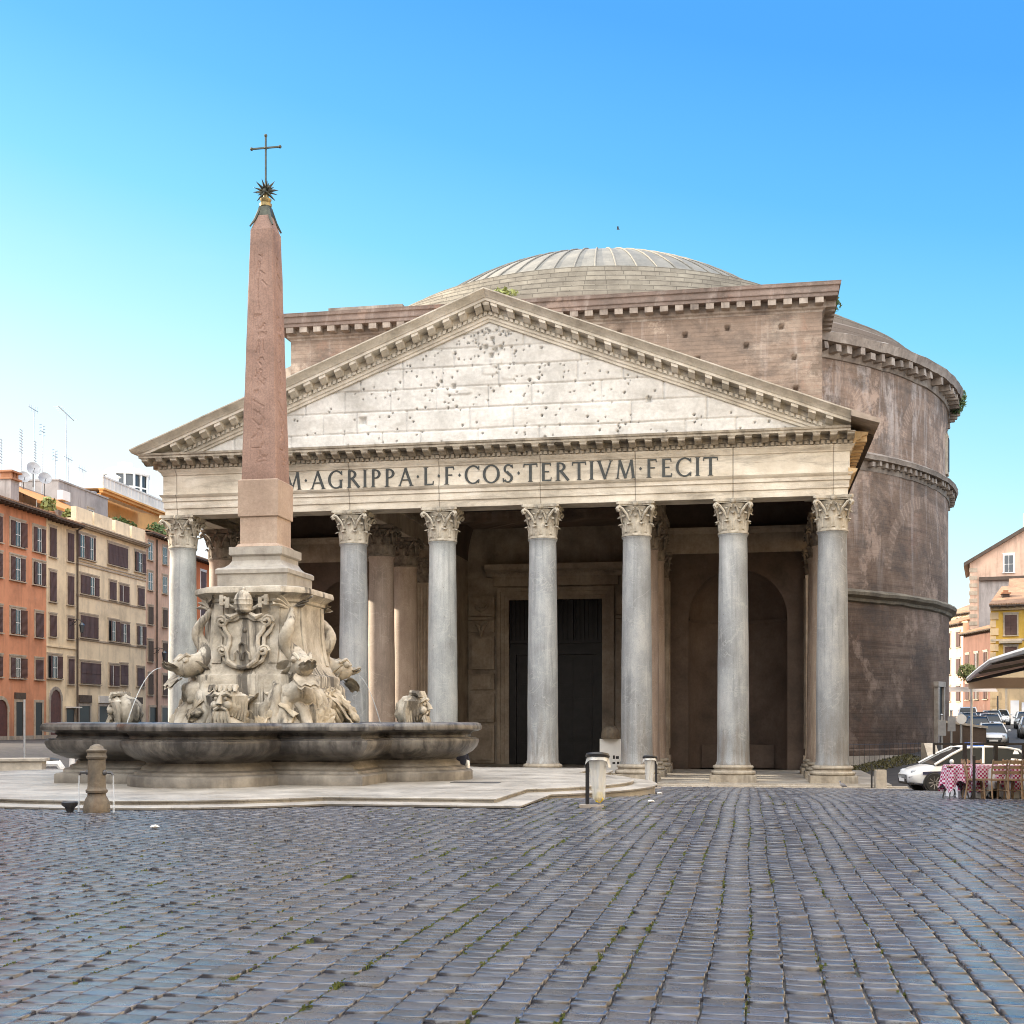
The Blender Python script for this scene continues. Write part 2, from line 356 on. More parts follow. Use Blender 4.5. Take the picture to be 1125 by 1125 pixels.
g = NG('fountain_water'); MT['water'] = g.done((0.03, 0.045, 0.05), 0.06, g.bump(g.noise(5, 3, 0.5), 0.25, 0.02))
g = NG('falling_water')
g.bsdf.inputs['Alpha'].default_value = 0.4
MT['jet'] = g.done((0.8, 0.86, 0.92), 0.15)

# ground
def cobble():
    g = NG('basalt_setts')
    c = g.ramp(g.noise(0.35, 6, 0.6), [(0.3, (0.03, 0.031, 0.04)), (0.55, (0.048, 0.049, 0.063)), (0.75, (0.074, 0.075, 0.094))])
    geo = g.n.new('ShaderNodeNewGeometry')
    c = g.mix(0.75, c, g.mix(1.0, c, g.ramp(geo.outputs['Random Per Island'], [(0.0, 0.55), (0.5, 1.0), (0.9, 1.35), (1.0, 1.9)]), 'MULTIPLY'))
    c = g.mix(g.math('MULTIPLY', g.ramp(g.noise(0.9, 8, 0.75), [(0.54, 0.0), (0.64, 1.0)]), 0.4), c, (0.105, 0.103, 0.112))
    c = g.mix(0.5, c, g.mix(1.0, c, g.ramp(g.noise(18, 5, 0.7), [(0.3, 0.6), (0.7, 1.4)]), 'MULTIPLY'))
    r = g.ramp(g.noise(3.0, 5, 0.65), [(0.3, 0.2), (0.7, 0.42)])
    n = g.bump(g.noise(14, 5, 0.65), 0.4, 0.01)
    n = g.bump(g.noise(5, 3, 0.5), 0.3, 0.025, n)
    g.bsdf.inputs['Coat Weight'].default_value = 0.6; g.bsdf.inputs['Coat Roughness'].default_value = 0.16; g.l.new(n, g.bsdf.inputs['Coat Normal'])
    return g.done(c, r, n, 0, 0.7)
MT['sett'] = cobble()
g = NG('joint_earth')
c = g.ramp(g.noise(3, 5, 0.7), [(0.38, (0.035, 0.032, 0.03)), (0.6, (0.065, 0.058, 0.054)), (0.78, (0.13, 0.115, 0.1))])
ox = g.sep()
zone = g.ramp(g.noise(0.22, 3, 0.5), [(0.46, 0.0), (0.6, 1.0)])
moss = g.math('MULTIPLY', g.ramp(g.noise(4.5, 5, 0.7), [(0.44, 0.0), (0.56, 1.0)]), zone)
c = g.mix(g.math('MULTIPLY', moss, 0.9), c, (0.075, 0.1, 0.022))
MT['joint'] = g.done(c, 0.95, g.bump(g.noise(20, 4, 0.7), 0.6, 0.02))
g = NG('distant_basalt_paving')
c = g.ramp(g.noise(1.1, 7, 0.7), [(0.36, (0.026, 0.024, 0.026)), (0.55, (0.046, 0.042, 0.044)), (0.75, (0.078, 0.07, 0.068))])
fb = g.brick(g.obj, 0.29, 0.25, 0.02)
c = g.mix(0.5, c, g.mix(1.0, c, g.ramp(fb[0], [(0.0, 0.5), (0.3, 0.85), (0.95, 1.2)]), 'MULTIPLY'))
moss = g.math('MULTIPLY', g.ramp(g.noise(4.5, 5, 0.7), [(0.5, 0.0), (0.6, 1.0)]), g.math('MULTIPLY', fb[1], 0.6))
c = g.mix(moss, c, (0.07, 0.085, 0.025))
MT['far_paving'] = g.done(c, 0.7, g.bump(g.noise(9, 4, 0.7), 0.5, 0.02))
MT['moss'] = flat('green_moss', (0.11, 0.135, 0.035), 0.95, 0, 0.35, 8.0, 0.5)
MT['grass'] = flat('dry_grass', (0.13, 0.12, 0.055), 0.95, 0, 0.4, 1.2, 0.5)
MT['asphalt'] = flat('street_basalt', (0.085, 0.083, 0.09), 0.6, 0, 0.3, 1.5, 0.4)

# small things
MT['black'] = flat('black_paint', (0.018, 0.018, 0.02), 0.4, 0, 0.2)
MT['iron'] = flat('grey_iron', (0.1, 0.1, 0.105), 0.5, 0.5, 0.2)
MT['steel'] = flat('pale_steel', (0.42, 0.45, 0.48), 0.4, 0.6, 0.2)
MT['white'] = flat('white_paint', (0.78, 0.78, 0.77), 0.5, 0, 0.05)
MT['nasone'] = stone('rusty_cast_iron', (0.15, 0.125, 0.095), (0.07, 0.062, 0.052), (0.24, 0.2, 0.15), 4.0, 0.5, (0.17, 0.1, 0.05), (0.5, 0.7), fine=20, rough=0.65)
MT['glass'] = NG('window_glass').done((0.045, 0.055, 0.065), 0.08, None, 0.0, 0.6)
MT['carglass'] = NG('car_glass').done((0.015, 0.02, 0.024), 0.05, None, 0.0, 0.15)
def carpaint(n, c, met=0.0):
    g = NG(n); g.bsdf.inputs['Coat Weight'].default_value = 0.7; g.bsdf.inputs['Coat Roughness'].default_value = 0.06
    return g.done(g.ramp(g.noise(1.2, 3, 0.5), [(0.3, tuple(x * 0.93 for x in c)), (0.7, c)]), 0.35, None, met)
MT['car_white'] = carpaint('white_car_paint', (0.72, 0.73, 0.74))
MT['car_silver'] = carpaint('silver_car_paint', (0.42, 0.44, 0.46), 0.5)
MT['car_dark'] = carpaint('dark_car_paint', (0.03, 0.035, 0.05))
MT['car_beige'] = carpaint('beige_car_paint', (0.46, 0.4, 0.22))
MT['car_navy'] = carpaint('navy_stripe', (0.02, 0.025, 0.07))
MT['tyre'] = flat('tyre_rubber', (0.018, 0.018, 0.018), 0.85)
MT['rim'] = flat('alloy_rim', (0.5, 0.5, 0.52), 0.35, 0.7)
MT['lamp_glass'] = NG('headlight_glass').done((0.3, 0.32, 0.35), 0.08)
MT['tail_red'] = NG('tail_light_red').done((0.35, 0.01, 0.01), 0.2)
MT['blue_light'] = NG('blue_beacon').done((0.02, 0.12, 0.5), 0.15)
MT['straw_wood'] = flat('pale_chair_wood', (0.34, 0.235, 0.15), 0.6, 0, 0.25, 10)
MT['canvas'] = flat('beige_canvas', (0.52, 0.43, 0.36), 0.85, 0, 0.1, 2.0)
MT['canvas_white'] = flat('white_canvas', (0.78, 0.76, 0.72), 0.85, 0, 0.06, 2.0)
MT['canvas_orange'] = flat('orange_awning_canvas', (0.6, 0.27, 0.09), 0.85, 0, 0.12, 2.0)
MT['cloth_white'] = flat('white_tablecloth', (0.75, 0.76, 0.8), 0.85, 0, 0.05, 2.0)
g = NG('red_check_cloth')
ch = g.n.new('ShaderNodeTexChecker'); ch.inputs['Scale'].default_value = 21.0
ch.inputs['Color1'].default_value = (0.36, 0.012, 0.1, 1); ch.inputs['Color2'].default_value = (0.74, 0.64, 0.74, 1)
g.l.new(g.obj, ch.inputs['Vector'])
MT['check'] = g.done(ch.outputs[0], 0.85)
g = NG('clear_bag'); g.bsdf.inputs['Alpha'].default_value = 0.6
MT['bag'] = g.done((0.78, 0.79, 0.77), 0.3)
MT['yellow'] = flat('yellow_litter', (0.75, 0.55, 0.06), 0.6)
MT['red_paint'] = flat('red_paint', (0.5, 0.03, 0.03), 0.5)
MT['skin'] = flat('skin', (0.5, 0.3, 0.22), 0.6)
MT['navy_cloth'] = flat('navy_jacket', (0.02, 0.024, 0.045), 0.9)
MT['pigeon'] = flat('grey_feathers', (0.09, 0.09, 0.105), 0.8)
MT['leaf'] = flat('green_leaves', (0.07, 0.11, 0.03), 0.75, 0, 0.5, 3.0)
MT['leaf_pale'] = flat('pale_leaves', (0.22, 0.24, 0.08), 0.75, 0, 0.45, 3.0)
MT['terracotta'] = flat('terracotta', (0.36, 0.17, 0.09), 0.8)
# houses
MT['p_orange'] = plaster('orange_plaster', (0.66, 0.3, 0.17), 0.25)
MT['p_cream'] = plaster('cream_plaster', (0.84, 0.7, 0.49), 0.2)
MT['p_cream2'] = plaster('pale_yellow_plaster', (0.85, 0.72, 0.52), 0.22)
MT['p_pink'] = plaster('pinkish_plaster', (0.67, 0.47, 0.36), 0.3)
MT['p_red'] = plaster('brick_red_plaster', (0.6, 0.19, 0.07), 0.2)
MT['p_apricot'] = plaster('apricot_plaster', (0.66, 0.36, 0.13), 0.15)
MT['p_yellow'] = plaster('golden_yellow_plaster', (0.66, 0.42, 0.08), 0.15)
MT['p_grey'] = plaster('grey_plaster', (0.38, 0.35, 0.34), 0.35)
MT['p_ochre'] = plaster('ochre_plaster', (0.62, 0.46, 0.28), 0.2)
MT['p_shaded'] = plaster('shade_brown_plaster', (0.2, 0.105, 0.08), 0.3)  # street shadow put into a dark plaster colour
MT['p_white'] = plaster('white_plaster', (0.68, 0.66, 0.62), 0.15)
MT['trim'] = stone('house_trim_stone', (0.45, 0.38, 0.3), (0.33, 0.28, 0.22), (0.54, 0.47, 0.38), 1.0, 0.2, fine=5)
MT['trim_grey'] = stone('house_trim_grey', (0.36, 0.32, 0.28), (0.25, 0.22, 0.19), (0.45, 0.41, 0.37), 1.0, 0.3, fine=5)
g = NG('brown_shutters')
z = g.sep()[2]
sl = g.math('SINE', g.math('MULTIPLY', z, 70.0))
c = g.ramp(g.noise(1.3, 3, 0.5), [(0.3, (0.07, 0.036, 0.03)), (0.7, (0.115, 0.06, 0.05))])
MT['shutter'] = g.done(c, 0.6, g.bump(sl, 0.5, 0.02))
MT['door_wood'] = flat('dark_red_door', (0.1, 0.03, 0.022), 0.5, 0, 0.3)
MT['eave'] = flat('dark_eave_timber', (0.09, 0.065, 0.05), 0.8, 0, 0.3)
g = NG('clay_roof_tiles')
o = g.sep()
wv = g.math('SINE', g.math('MULTIPLY', g.math('ADD', o[0], o[1]), 26.0))
c = g.ramp(g.noise(0.8, 5, 0.7), [(0.3, (0.2, 0.11, 0.07)), (0.55, (0.34, 0.2, 0.12)), (0.75, (0.42, 0.29, 0.19))])
MT['tiles'] = g.done(c, 0.85, g.bump(wv, 0.6, 0.06))
MT['zinc'] = flat('grey_zinc', (0.3, 0.31, 0.33), 0.5, 0.3, 0.2)

# ------------------------------------------------------------------ mesh helpers
class MB:
    def __init__(s):
        s.v = []; s.f = []; s.mi = []; s.cur = 0; s.M = None
    def add(s, vs, fs):
        b = len(s.v)
        if s.M is not None: vs = [tuple(s.M @ Vector(p)) for p in vs]
        s.v += [tuple(p) for p in vs]
        s.f += [tuple(i + b for i in f) for f in fs]; s.mi += [s.cur] * len(fs)
        return s
    def box(s, x0, x1, y0, y1, z0, z1):
        return s.add([(x0, y0, z0), (x1, y0, z0), (x1, y1, z0), (x0, y1, z0), (x0, y0, z1), (x1, y0, z1), (x1, y1, z1), (x0, y1, z1)],
                     [(0, 3, 2, 1), (4, 5, 6, 7), (0, 1, 5, 4), (1, 2, 6, 5), (2, 3, 7, 6), (3, 0, 4, 7)])
    def cbox(s, cx, cy, z0, sx, sy, h, rz=0.0, tx=1.0, ty=1.0):
        c, n = math.cos(rz), math.sin(rz); vs = []
        for z, ax, ay in ((z0, 1, 1), (z0 + h, tx, ty)):
            for a, b in ((-1, -1), (1, -1), (1, 1), (-1, 1)):
                x, y = a * sx / 2 * ax, b * sy / 2 * ay
                vs.append((cx + x * c - y * n, cy + x * n + y * c, z))
        return s.add(vs, [(0, 3, 2, 1), (4, 5, 6, 7), (0, 1, 5, 4), (1, 2, 6, 5), (2, 3, 7, 6), (3, 0, 4, 7)])
    def lathe(s, prof, seg=32, cx=0, cy=0, a0=0.0, a1=2 * PI, cap=True):
        full = abs(a1 - a0 - 2 * PI) < 1e-6
        n = seg if full else seg + 1
        vs = []; fs = []
        for r, z in prof:
            for k in range(n):
                a = a0 + (a1 - a0) * k / seg
                vs.append((cx + r * math.cos(a), cy + r * math.sin(a), z))
        for i in range(len(prof) - 1):
            for k in range(seg):
                k2 = (k + 1) % n
                fs.append((i * n + k, i * n + k2, (i + 1) * n + k2, (i + 1) * n + k))
        if cap and full:
            if prof[0][0] > 1e-5: fs.append(tuple(range(n - 1, -1, -1)))
            if prof[-1][0] > 1e-5: fs.append(tuple((len(prof) - 1) * n + k for k in range(n)))
        return s.add(vs, fs)
    def tube(s, pts, rad, seg=8, flatten=None, cap=True):
        pts = [Vector(p) for p in pts]
        if isinstance(rad, (int, float)): rad = [rad] * len(pts)
        vs = []; fs = []; up = Vector((0, 0, 1)); prevx = None
        for i, p in enumerate(pts):
            d = (pts[min(i + 1, len(pts) - 1)] - pts[max(i - 1, 0)]).normalized()
            if prevx is None:
                x = d.cross(up)
                if x.length < 1e-3: x = Vector((1, 0, 0))
                x.normalize()
            else:
                x = (prevx - d * prevx.dot(d)); x.normalize()
            prevx = x; y = d.cross(x)
            for k in range(seg):
                a = 2 * PI * k / seg
                f = flatten if flatten else 1.0
                vs.append(p + x * (math.cos(a) * rad[i]) + y * (math.sin(a) * rad[i] * f))
        for i in range(len(pts) - 1):
            for k in range(seg):
                k2 = (k + 1) % seg
                fs.append((i * seg + k, i * seg + k2, (i + 1) * seg + k2, (i + 1) * seg + k))
        if cap:
            fs.append(tuple(range(seg - 1, -1, -1))); fs.append(tuple((len(pts) - 1) * seg + k for k in range(seg)))
        return s.add(vs, fs)
    def bar(s, p, q, wd, ht=None):
        p, q = Vector(p), Vector(q); d = (q - p).normalized(); ht = ht or wd
        x = d.cross(Vector((0, 0, 1)))
        if x.length < 1e-3: x = Vector((1, 0, 0))
        x.normalize(); y = x.cross(d)
        vs = []
        for c in (p, q):
            for a, b in ((-1, -1), (1, -1), (1, 1), (-1, 1)): vs.append(c + x * (a * wd / 2) + y * (b * ht / 2))
        return s.add(vs, [(0, 3, 2, 1), (4, 5, 6, 7), (0, 1, 5, 4), (1, 2, 6, 5), (2, 3, 7, 6), (3, 0, 4, 7)])
    def prism(s, poly, axis, a, b):
        n = len(poly)
        def P(p, t): return {'x': (t, p[0], p[1]), 'y': (p[0], t, p[1]), 'z': (p[0], p[1], t)}[axis]
        vs = [P(p, a) for p in poly] + [P(p, b) for p in poly]
        fs = [tuple(range(n - 1, -1, -1)), tuple(range(n, 2 * n))] + [(i, (i + 1) % n, n + (i + 1) % n, n + i) for i in range(n)]
        return s.add(vs, fs)
    def sweep(s, prof, path, closed=False, capped=True):
        """prof: (outward, z) points; path: 2D points, outward = right-hand side of travel"""
        n = len(path); P = [Vector(p) for p in path]; vs = []; fs = []; m = len(prof)
        for i in range(n):
            ds = []
            if closed or i > 0: ds.append((P[i] - P[i - 1]).normalized())
            if closed or i < n - 1: ds.append((P[(i + 1) % n] - P[i]).normalized())
            ns = [Vector((d.y, -d.x)) for d in ds]
            b = sum(ns, Vector((0, 0))); b.normalize()
            k = 1.0 / max(0.3, b.dot(ns[0]))
            for o, z in prof: vs.append((P[i].x + b.x * o * k, P[i].y + b.y * o * k, z))
        for i in range(n if closed else n - 1):
            j = (i + 1) % n
            for q in range(m - 1): fs.append((i * m + q, j * m + q, j * m + q + 1, i * m + q + 1))
        if not closed and capped:
            fs.append(tuple(range(m - 1, -1, -1))); fs.append(tuple((n - 1) * m + q for q in range(m)))
        return s.add(vs, fs)
    def grid(s, fn, nu, nv, wrap=False):
        vs = [fn(i, j) for j in range(nv) for i in range(nu)]
        fs = []
        for j in range(nv - 1):
            for i in range(nu if wrap else nu - 1):
                i2 = (i + 1) % nu
                fs.append((j * nu + i, j * nu + i2, (j + 1) * nu + i2, (j + 1) * nu + i))
        return s.add(vs, fs)
    def ball(s, c, r, seg=12, rings=8, sq=(1, 1, 1), nz=0.0, nsc=1.0):
        def fn(i, j):
            t = PI * (j + 0.02) / (rings - 1 + 0.04); a = 2 * PI * i / seg
            d = Vector((math.sin(t) * math.cos(a), math.sin(t) * math.sin(a), -math.cos(t)))
            k = r
            if nz:
                q = d * nsc * 1.7 + Vector(c) * 3.1
                k *= 1 + nz * mnoise.noise(q) + 0.5 * nz * (abs(mnoise.noise(q * 2.3)) - 0.2) + 0.18 * nz * mnoise.noise(q * 6.0)
            return (c[0] + d.x * k * sq[0], c[1] + d.y * k * sq[1], c[2] + d.z * k * sq[2])
        return s.grid(fn, seg, rings, True)
    def rough(s, amp, sc):
        s.v = [(x + amp * mnoise.noise(Vector((x * sc, y * sc, z * sc))) + amp * .5 * mnoise.noise(Vector((x * sc * 2.6, y * sc * 2.6, z * sc * 2.6 + 7))),
                y + amp * mnoise.noise(Vector((y * sc, z * sc + 3, x * sc))), z + amp * mnoise.noise(Vector((z * sc, x * sc, y * sc + 9))) + amp * .5 * mnoise.noise(Vector((z * sc * 2.6, y * sc * 2.6, x * sc * 2.6)))) for x, y, z in s.v]
        return s
    def build(s, name, mats, parent=None, angle=35, loc=None):
        me = bpy.data.meshes.new(name)
        me.from_pydata(s.v, [], s.f)
        if not isinstance(mats, (list, tuple)): mats = [mats]
        for m in mats: me.materials.append(m)
        if len(mats) > 1: me.polygons.foreach_set('material_index', s.mi)
        if angle:
            me.polygons.foreach_set('use_smooth', [True] * len(me.polygons))
            me.set_sharp_from_angle(angle=R(angle))
        me.update()
        o = bpy.data.objects.new(name, me); C.objects.link(o)
        if parent: o.parent = parent
        if loc: o.location = loc
        return o

def fast_mesh(name, verts, faces, mats, parent=None, smooth=False):
    """verts (n,3), faces (m,k) numpy with k fixed"""
    me = bpy.data.meshes.new(name)
    n, (m, k) = len(verts), faces.shape
    me.vertices.add(n); me.vertices.foreach_set('co', verts.astype(np.float32).ravel())
    me.loops.add(m * k); me.loops.foreach_set('vertex_index', faces.astype(np.int32).ravel())
    me.polygons.add(m)
    me.polygons.foreach_set('loop_start', np.arange(0, m * k, k, dtype=np.int32))
    me.polygons.foreach_set('loop_total', np.full(m, k, dtype=np.int32))
    if smooth: me.polygons.foreach_set('use_smooth', np.ones(m, dtype=bool))
    for mm in (mats if isinstance(mats, (list, tuple)) else [mats]): me.materials.append(mm)
    me.update(calc_edges=True); me.validate()
    o = bpy.data.objects.new(name, me); C.objects.link(o)
    if parent: o.parent = parent
    return o

def tag(o, label=None, cat=None, group=None, kind=None):
    if label: o['label'] = label
    if cat: o['category'] = cat
    if group: o['group'] = group
    if kind: o['kind'] = kind
    return o
def thing(name, label, cat, loc=(0, 0, 0), rz=0.0, group=None):
    o = bpy.data.objects.new(name, None); C.objects.link(o)
    o.empty_display_size = 0.3
    o.location = loc; o.rotation_euler = (0, 0, rz)
    return tag(o, label, cat, group)
def copy_tree(o, parent=None):
    c = o.copy(); C.objects.link(c)
    if parent is not None: c.parent = parent
    for ch in list(o.children): copy_tree(ch, c)
    return c

# ------------------------------------------------------------------ ground
YK = np.array([-90, -45, -38, -32, -26, -21, -15, -9, -3.2, 2, 20, 400.])
ZK = np.array([1.55, 1.45, 1.41, 1.22, 0.99, 0.76, 0.47, 0.17, -0.14, -0.18, -0.16, -0.16])
YR = np.array([-90, -45, -30, -20, 0, 30, 60, 90, 120, 200, 900.])
ZR = np.array([1.55, 1.5, 1.4, 1.1, 1.3, 1.9, 2.5, 2.9, 3.5, 4.2, 4.2])
def sstep(t): t = np.clip(t, 0, 1); return t * t * (3 - 2 * t)
def gz(x, y):
    x = np.asarray(x, float); y = np.asarray(y, float)
    zc = np.interp(y, YK, ZK)
    zc = zc + 0.8 * sstep((x - 19) / 6) * sstep((y - 2) / 20)
    zr = np.interp(y, YR, ZR)
    t = sstep((x - 24.5) / 6.0)
    z = zc * (1 - t) + zr * t
    tl = sstep((-20 - x) / 10) * sstep((y + 40) / 30)
    return z * (1 - tl) + 1.5 * tl
def gzf(x, y): return float(gz(x, y))

xs = np.concatenate([np.linspace(-700, -60, 12), np.linspace(-55, 60, 116), np.linspace(70, 700, 12)])
ys = np.concatenate([np.linspace(-300, -80, 8), np.linspace(-75, 130, 206), np.linspace(140, 900, 16)])
gx, gy = np.meshgrid(xs, ys)
gzz = gz(gx, gy) - 0.012
vv = np.stack([gx, gy, gzz], -1).reshape(-1, 3)
nx, ny = len(xs), len(ys)
ii = (np.arange(ny - 1)[:, None] * nx + np.arange(nx - 1)[None]).ravel()
ground = fast_mesh('ground', vv, np.stack([ii, ii + 1, ii + nx + 1, ii + nx], -1), MT['far_paving'], smooth=True)
tag(ground, kind='structure')

# fountain centre and platform
FX, FY, FS = 0.46, -32.9, 1.114

# basalt setts, laid in long courses running towards the temple
SETT_X = []
def make_setts():
    V = []; F = []; nv = 0
    cx, cy = 13.2, -65.33
    f = np.array([math.sin(R(-10.54)), math.cos(R(-10.54))]); r = np.array([f[1], -f[0]])
    col = -24.0
    while col < 24:
        SETT_X.append(col)
        wcol = rng.uniform(0.222, 0.268)
        n = 380
        ln = rng.uniform(0.13, 0.225, n); y = -62.5 + rng.uniform(0, 0.3) + np.concatenate([[0], np.cumsum(ln)[:-1]])
        xc = col + wcol / 2; col += wcol
        y0, y1 = y, y + ln
        keep = y1 < -2.2
        dx, dy = xc - cx, (y0 + y1) / 2 - cy
        d = dx * f[0] + dy * f[1]; rr = dx * r[0] + dy * r[1]
        keep &= (d > 3.0) & (np.abs(rr) < 0.43 * d + 3.0)
        ex, ey = np.abs(xc - FX), np.abs((y0 + y1) / 2 - FY)
        keep &= ~((ex < 7.2) & (ey < 7.2))
        y0, y1, d = y0[keep], y1[keep], d[keep]
        k = len(y0)
        if not k: continue
        wob = 0.014 * np.sin(y0 * 0.7 + xc * 0.6) + rng.normal(0, 0.004, k)
        gap = rng.uniform(0.003, 0.009, k); gapx = rng.uniform(0.002, 0.008, k)
        X0 = xc - wcol / 2 + gapx + wob; X1 = xc + wcol / 2 - gapx + wob + rng.normal(0, 0.006, k)
        Y0 = y0 + gap; Y1 = y1 - gap
        skew = rng.normal(0, 0.011, (k, 4))
        ground_z = gz(xc + wob, (Y0 + Y1) / 2)
        slope = (gz(xc + wob, Y1) - gz(xc + wob, Y0)) / (Y1 - Y0)
        h = rng.normal(0.016, 0.005, k) - (rng.random(k) < 0.03) * 0.02; tx = rng.normal(0, 0.015, k); ty = rng.normal(0, 0.017, k)
        def ring(inset, dz):
            out = []
            for a, (bx, by) in enumerate(((0, 0), (1, 0), (1, 1), (0, 1))):
                X = np.where(bx, X1 - inset, X0 + inset); Y = np.where(by, Y1 - inset, Y0 + inset) + skew[:, a]
                Z = ground_z + (slope + ty) * (Y - (Y0 + Y1) / 2) + tx * (X - (X0 + X1) / 2) + h + dz
                out.append(np.stack([X, Y, Z], -1))
            return np.stack(out, 1)
        P = np.concatenate([ring(0.0, -0.06), ring(0.0015, -0.007), ring(0.006, -0.0016), ring(0.022, 0.0)], 1)  # k,16,3
        fl = []
        for b in (0, 4, 8):
            for a in range(4):
                a2 = (a + 1) % 4
                fl.append((b + a, b + a2, b + 4 + a2, b + 4 + a))
        fl.append((12, 13, 14, 15))
        fl = np.array(fl)
        F.append((fl[None] + (nv + 16 * np.arange(k))[:, None, None]).reshape(-1, 4))
        V.append(P.reshape(-1, 3)); nv += 16 * k
    o = fast_mesh('paving', np.concatenate(V), np.concatenate(F), MT['sett'], smooth=True)
    return tag(o, kind='structure')
make_setts()
m_ = [(x_, y_, gzf(x_, y_) + dz_) for x_ in np.linspace(-20, 21.2, 42) for y_, dz_ in ((-7.75, .0), (-7.74, .035), (-7.1, .035), (-7.09, .0))]
kv = np.array(m_); kf = np.array([(4 * i + q, 4 * i + 4 + q, 4 * i + 5 + q, 4 * i + 1 + q) for i in range(41) for q in range(3)])
tag(fast_mesh('kerb', kv, kf, MT['kerb']), kind='structure')
# moss tufts in the joints
def make_moss():
    V = []; F = []; nv = 0
    sx_ = np.array(SETT_X)
    for _ in range(6000):
        X = rng.normal(10.4, 2.2); Y = rng.uniform(-60, -34)
        X0_ = sx_[np.argmin(np.abs(sx_ - X))]
        if mnoise.noise(Vector((X0_ * 3.7, Y * 0.35, 3.0))) < 0.08: continue
        X = X0_ + 0.014 * math.sin(Y * 0.7 + X0_ * 0.6) + rng.normal(0, 0.009)
        z = gzf(X, Y)
        for _k in range(3):
            a = rng.uniform(0, 2 * PI); r_ = rng.uniform(0.008, 0.024); px, py = X + rng.normal(0, 0.012), Y + rng.normal(0, 0.05)
            c, s_ = math.cos(a) * r_, math.sin(a) * r_
            V += [(px - c, py - s_, z - 0.01), (px + c, py + s_, z - 0.01), (px + c * .6, py + s_ * .6, z + rng.uniform(.012, .026)), (px - c * .6, py - s_ * .6, z + rng.uniform(.012, .026))]
            F.append((nv, nv + 1, nv + 2, nv + 3)); nv += 4
    o = fast_mesh('moss', np.array(V), np.array(F), MT['moss'])
    tag(o, 'green moss growing in the joints of the basalt setts', 'moss', kind='stuff')
make_moss()

# ------------------------------------------------------------------ the temple
temple = thing('temple', 'ancient Roman temple with a columned porch, inscribed frieze, pediment and domed brick drum', 'temple')
CC, CS, CR = 5.33, 4.857, 5.185
COLX = [-(CC / 2 + 3 * CS), -(CC / 2 + 2 * CS), -(CC / 2 + CS), -CC / 2, CC / 2, CC / 2 + CS, CC / 2 + 2 * CS, CC / 2 + 3 * CS]
Z_CB, Z_AR = 12.43, 14.15

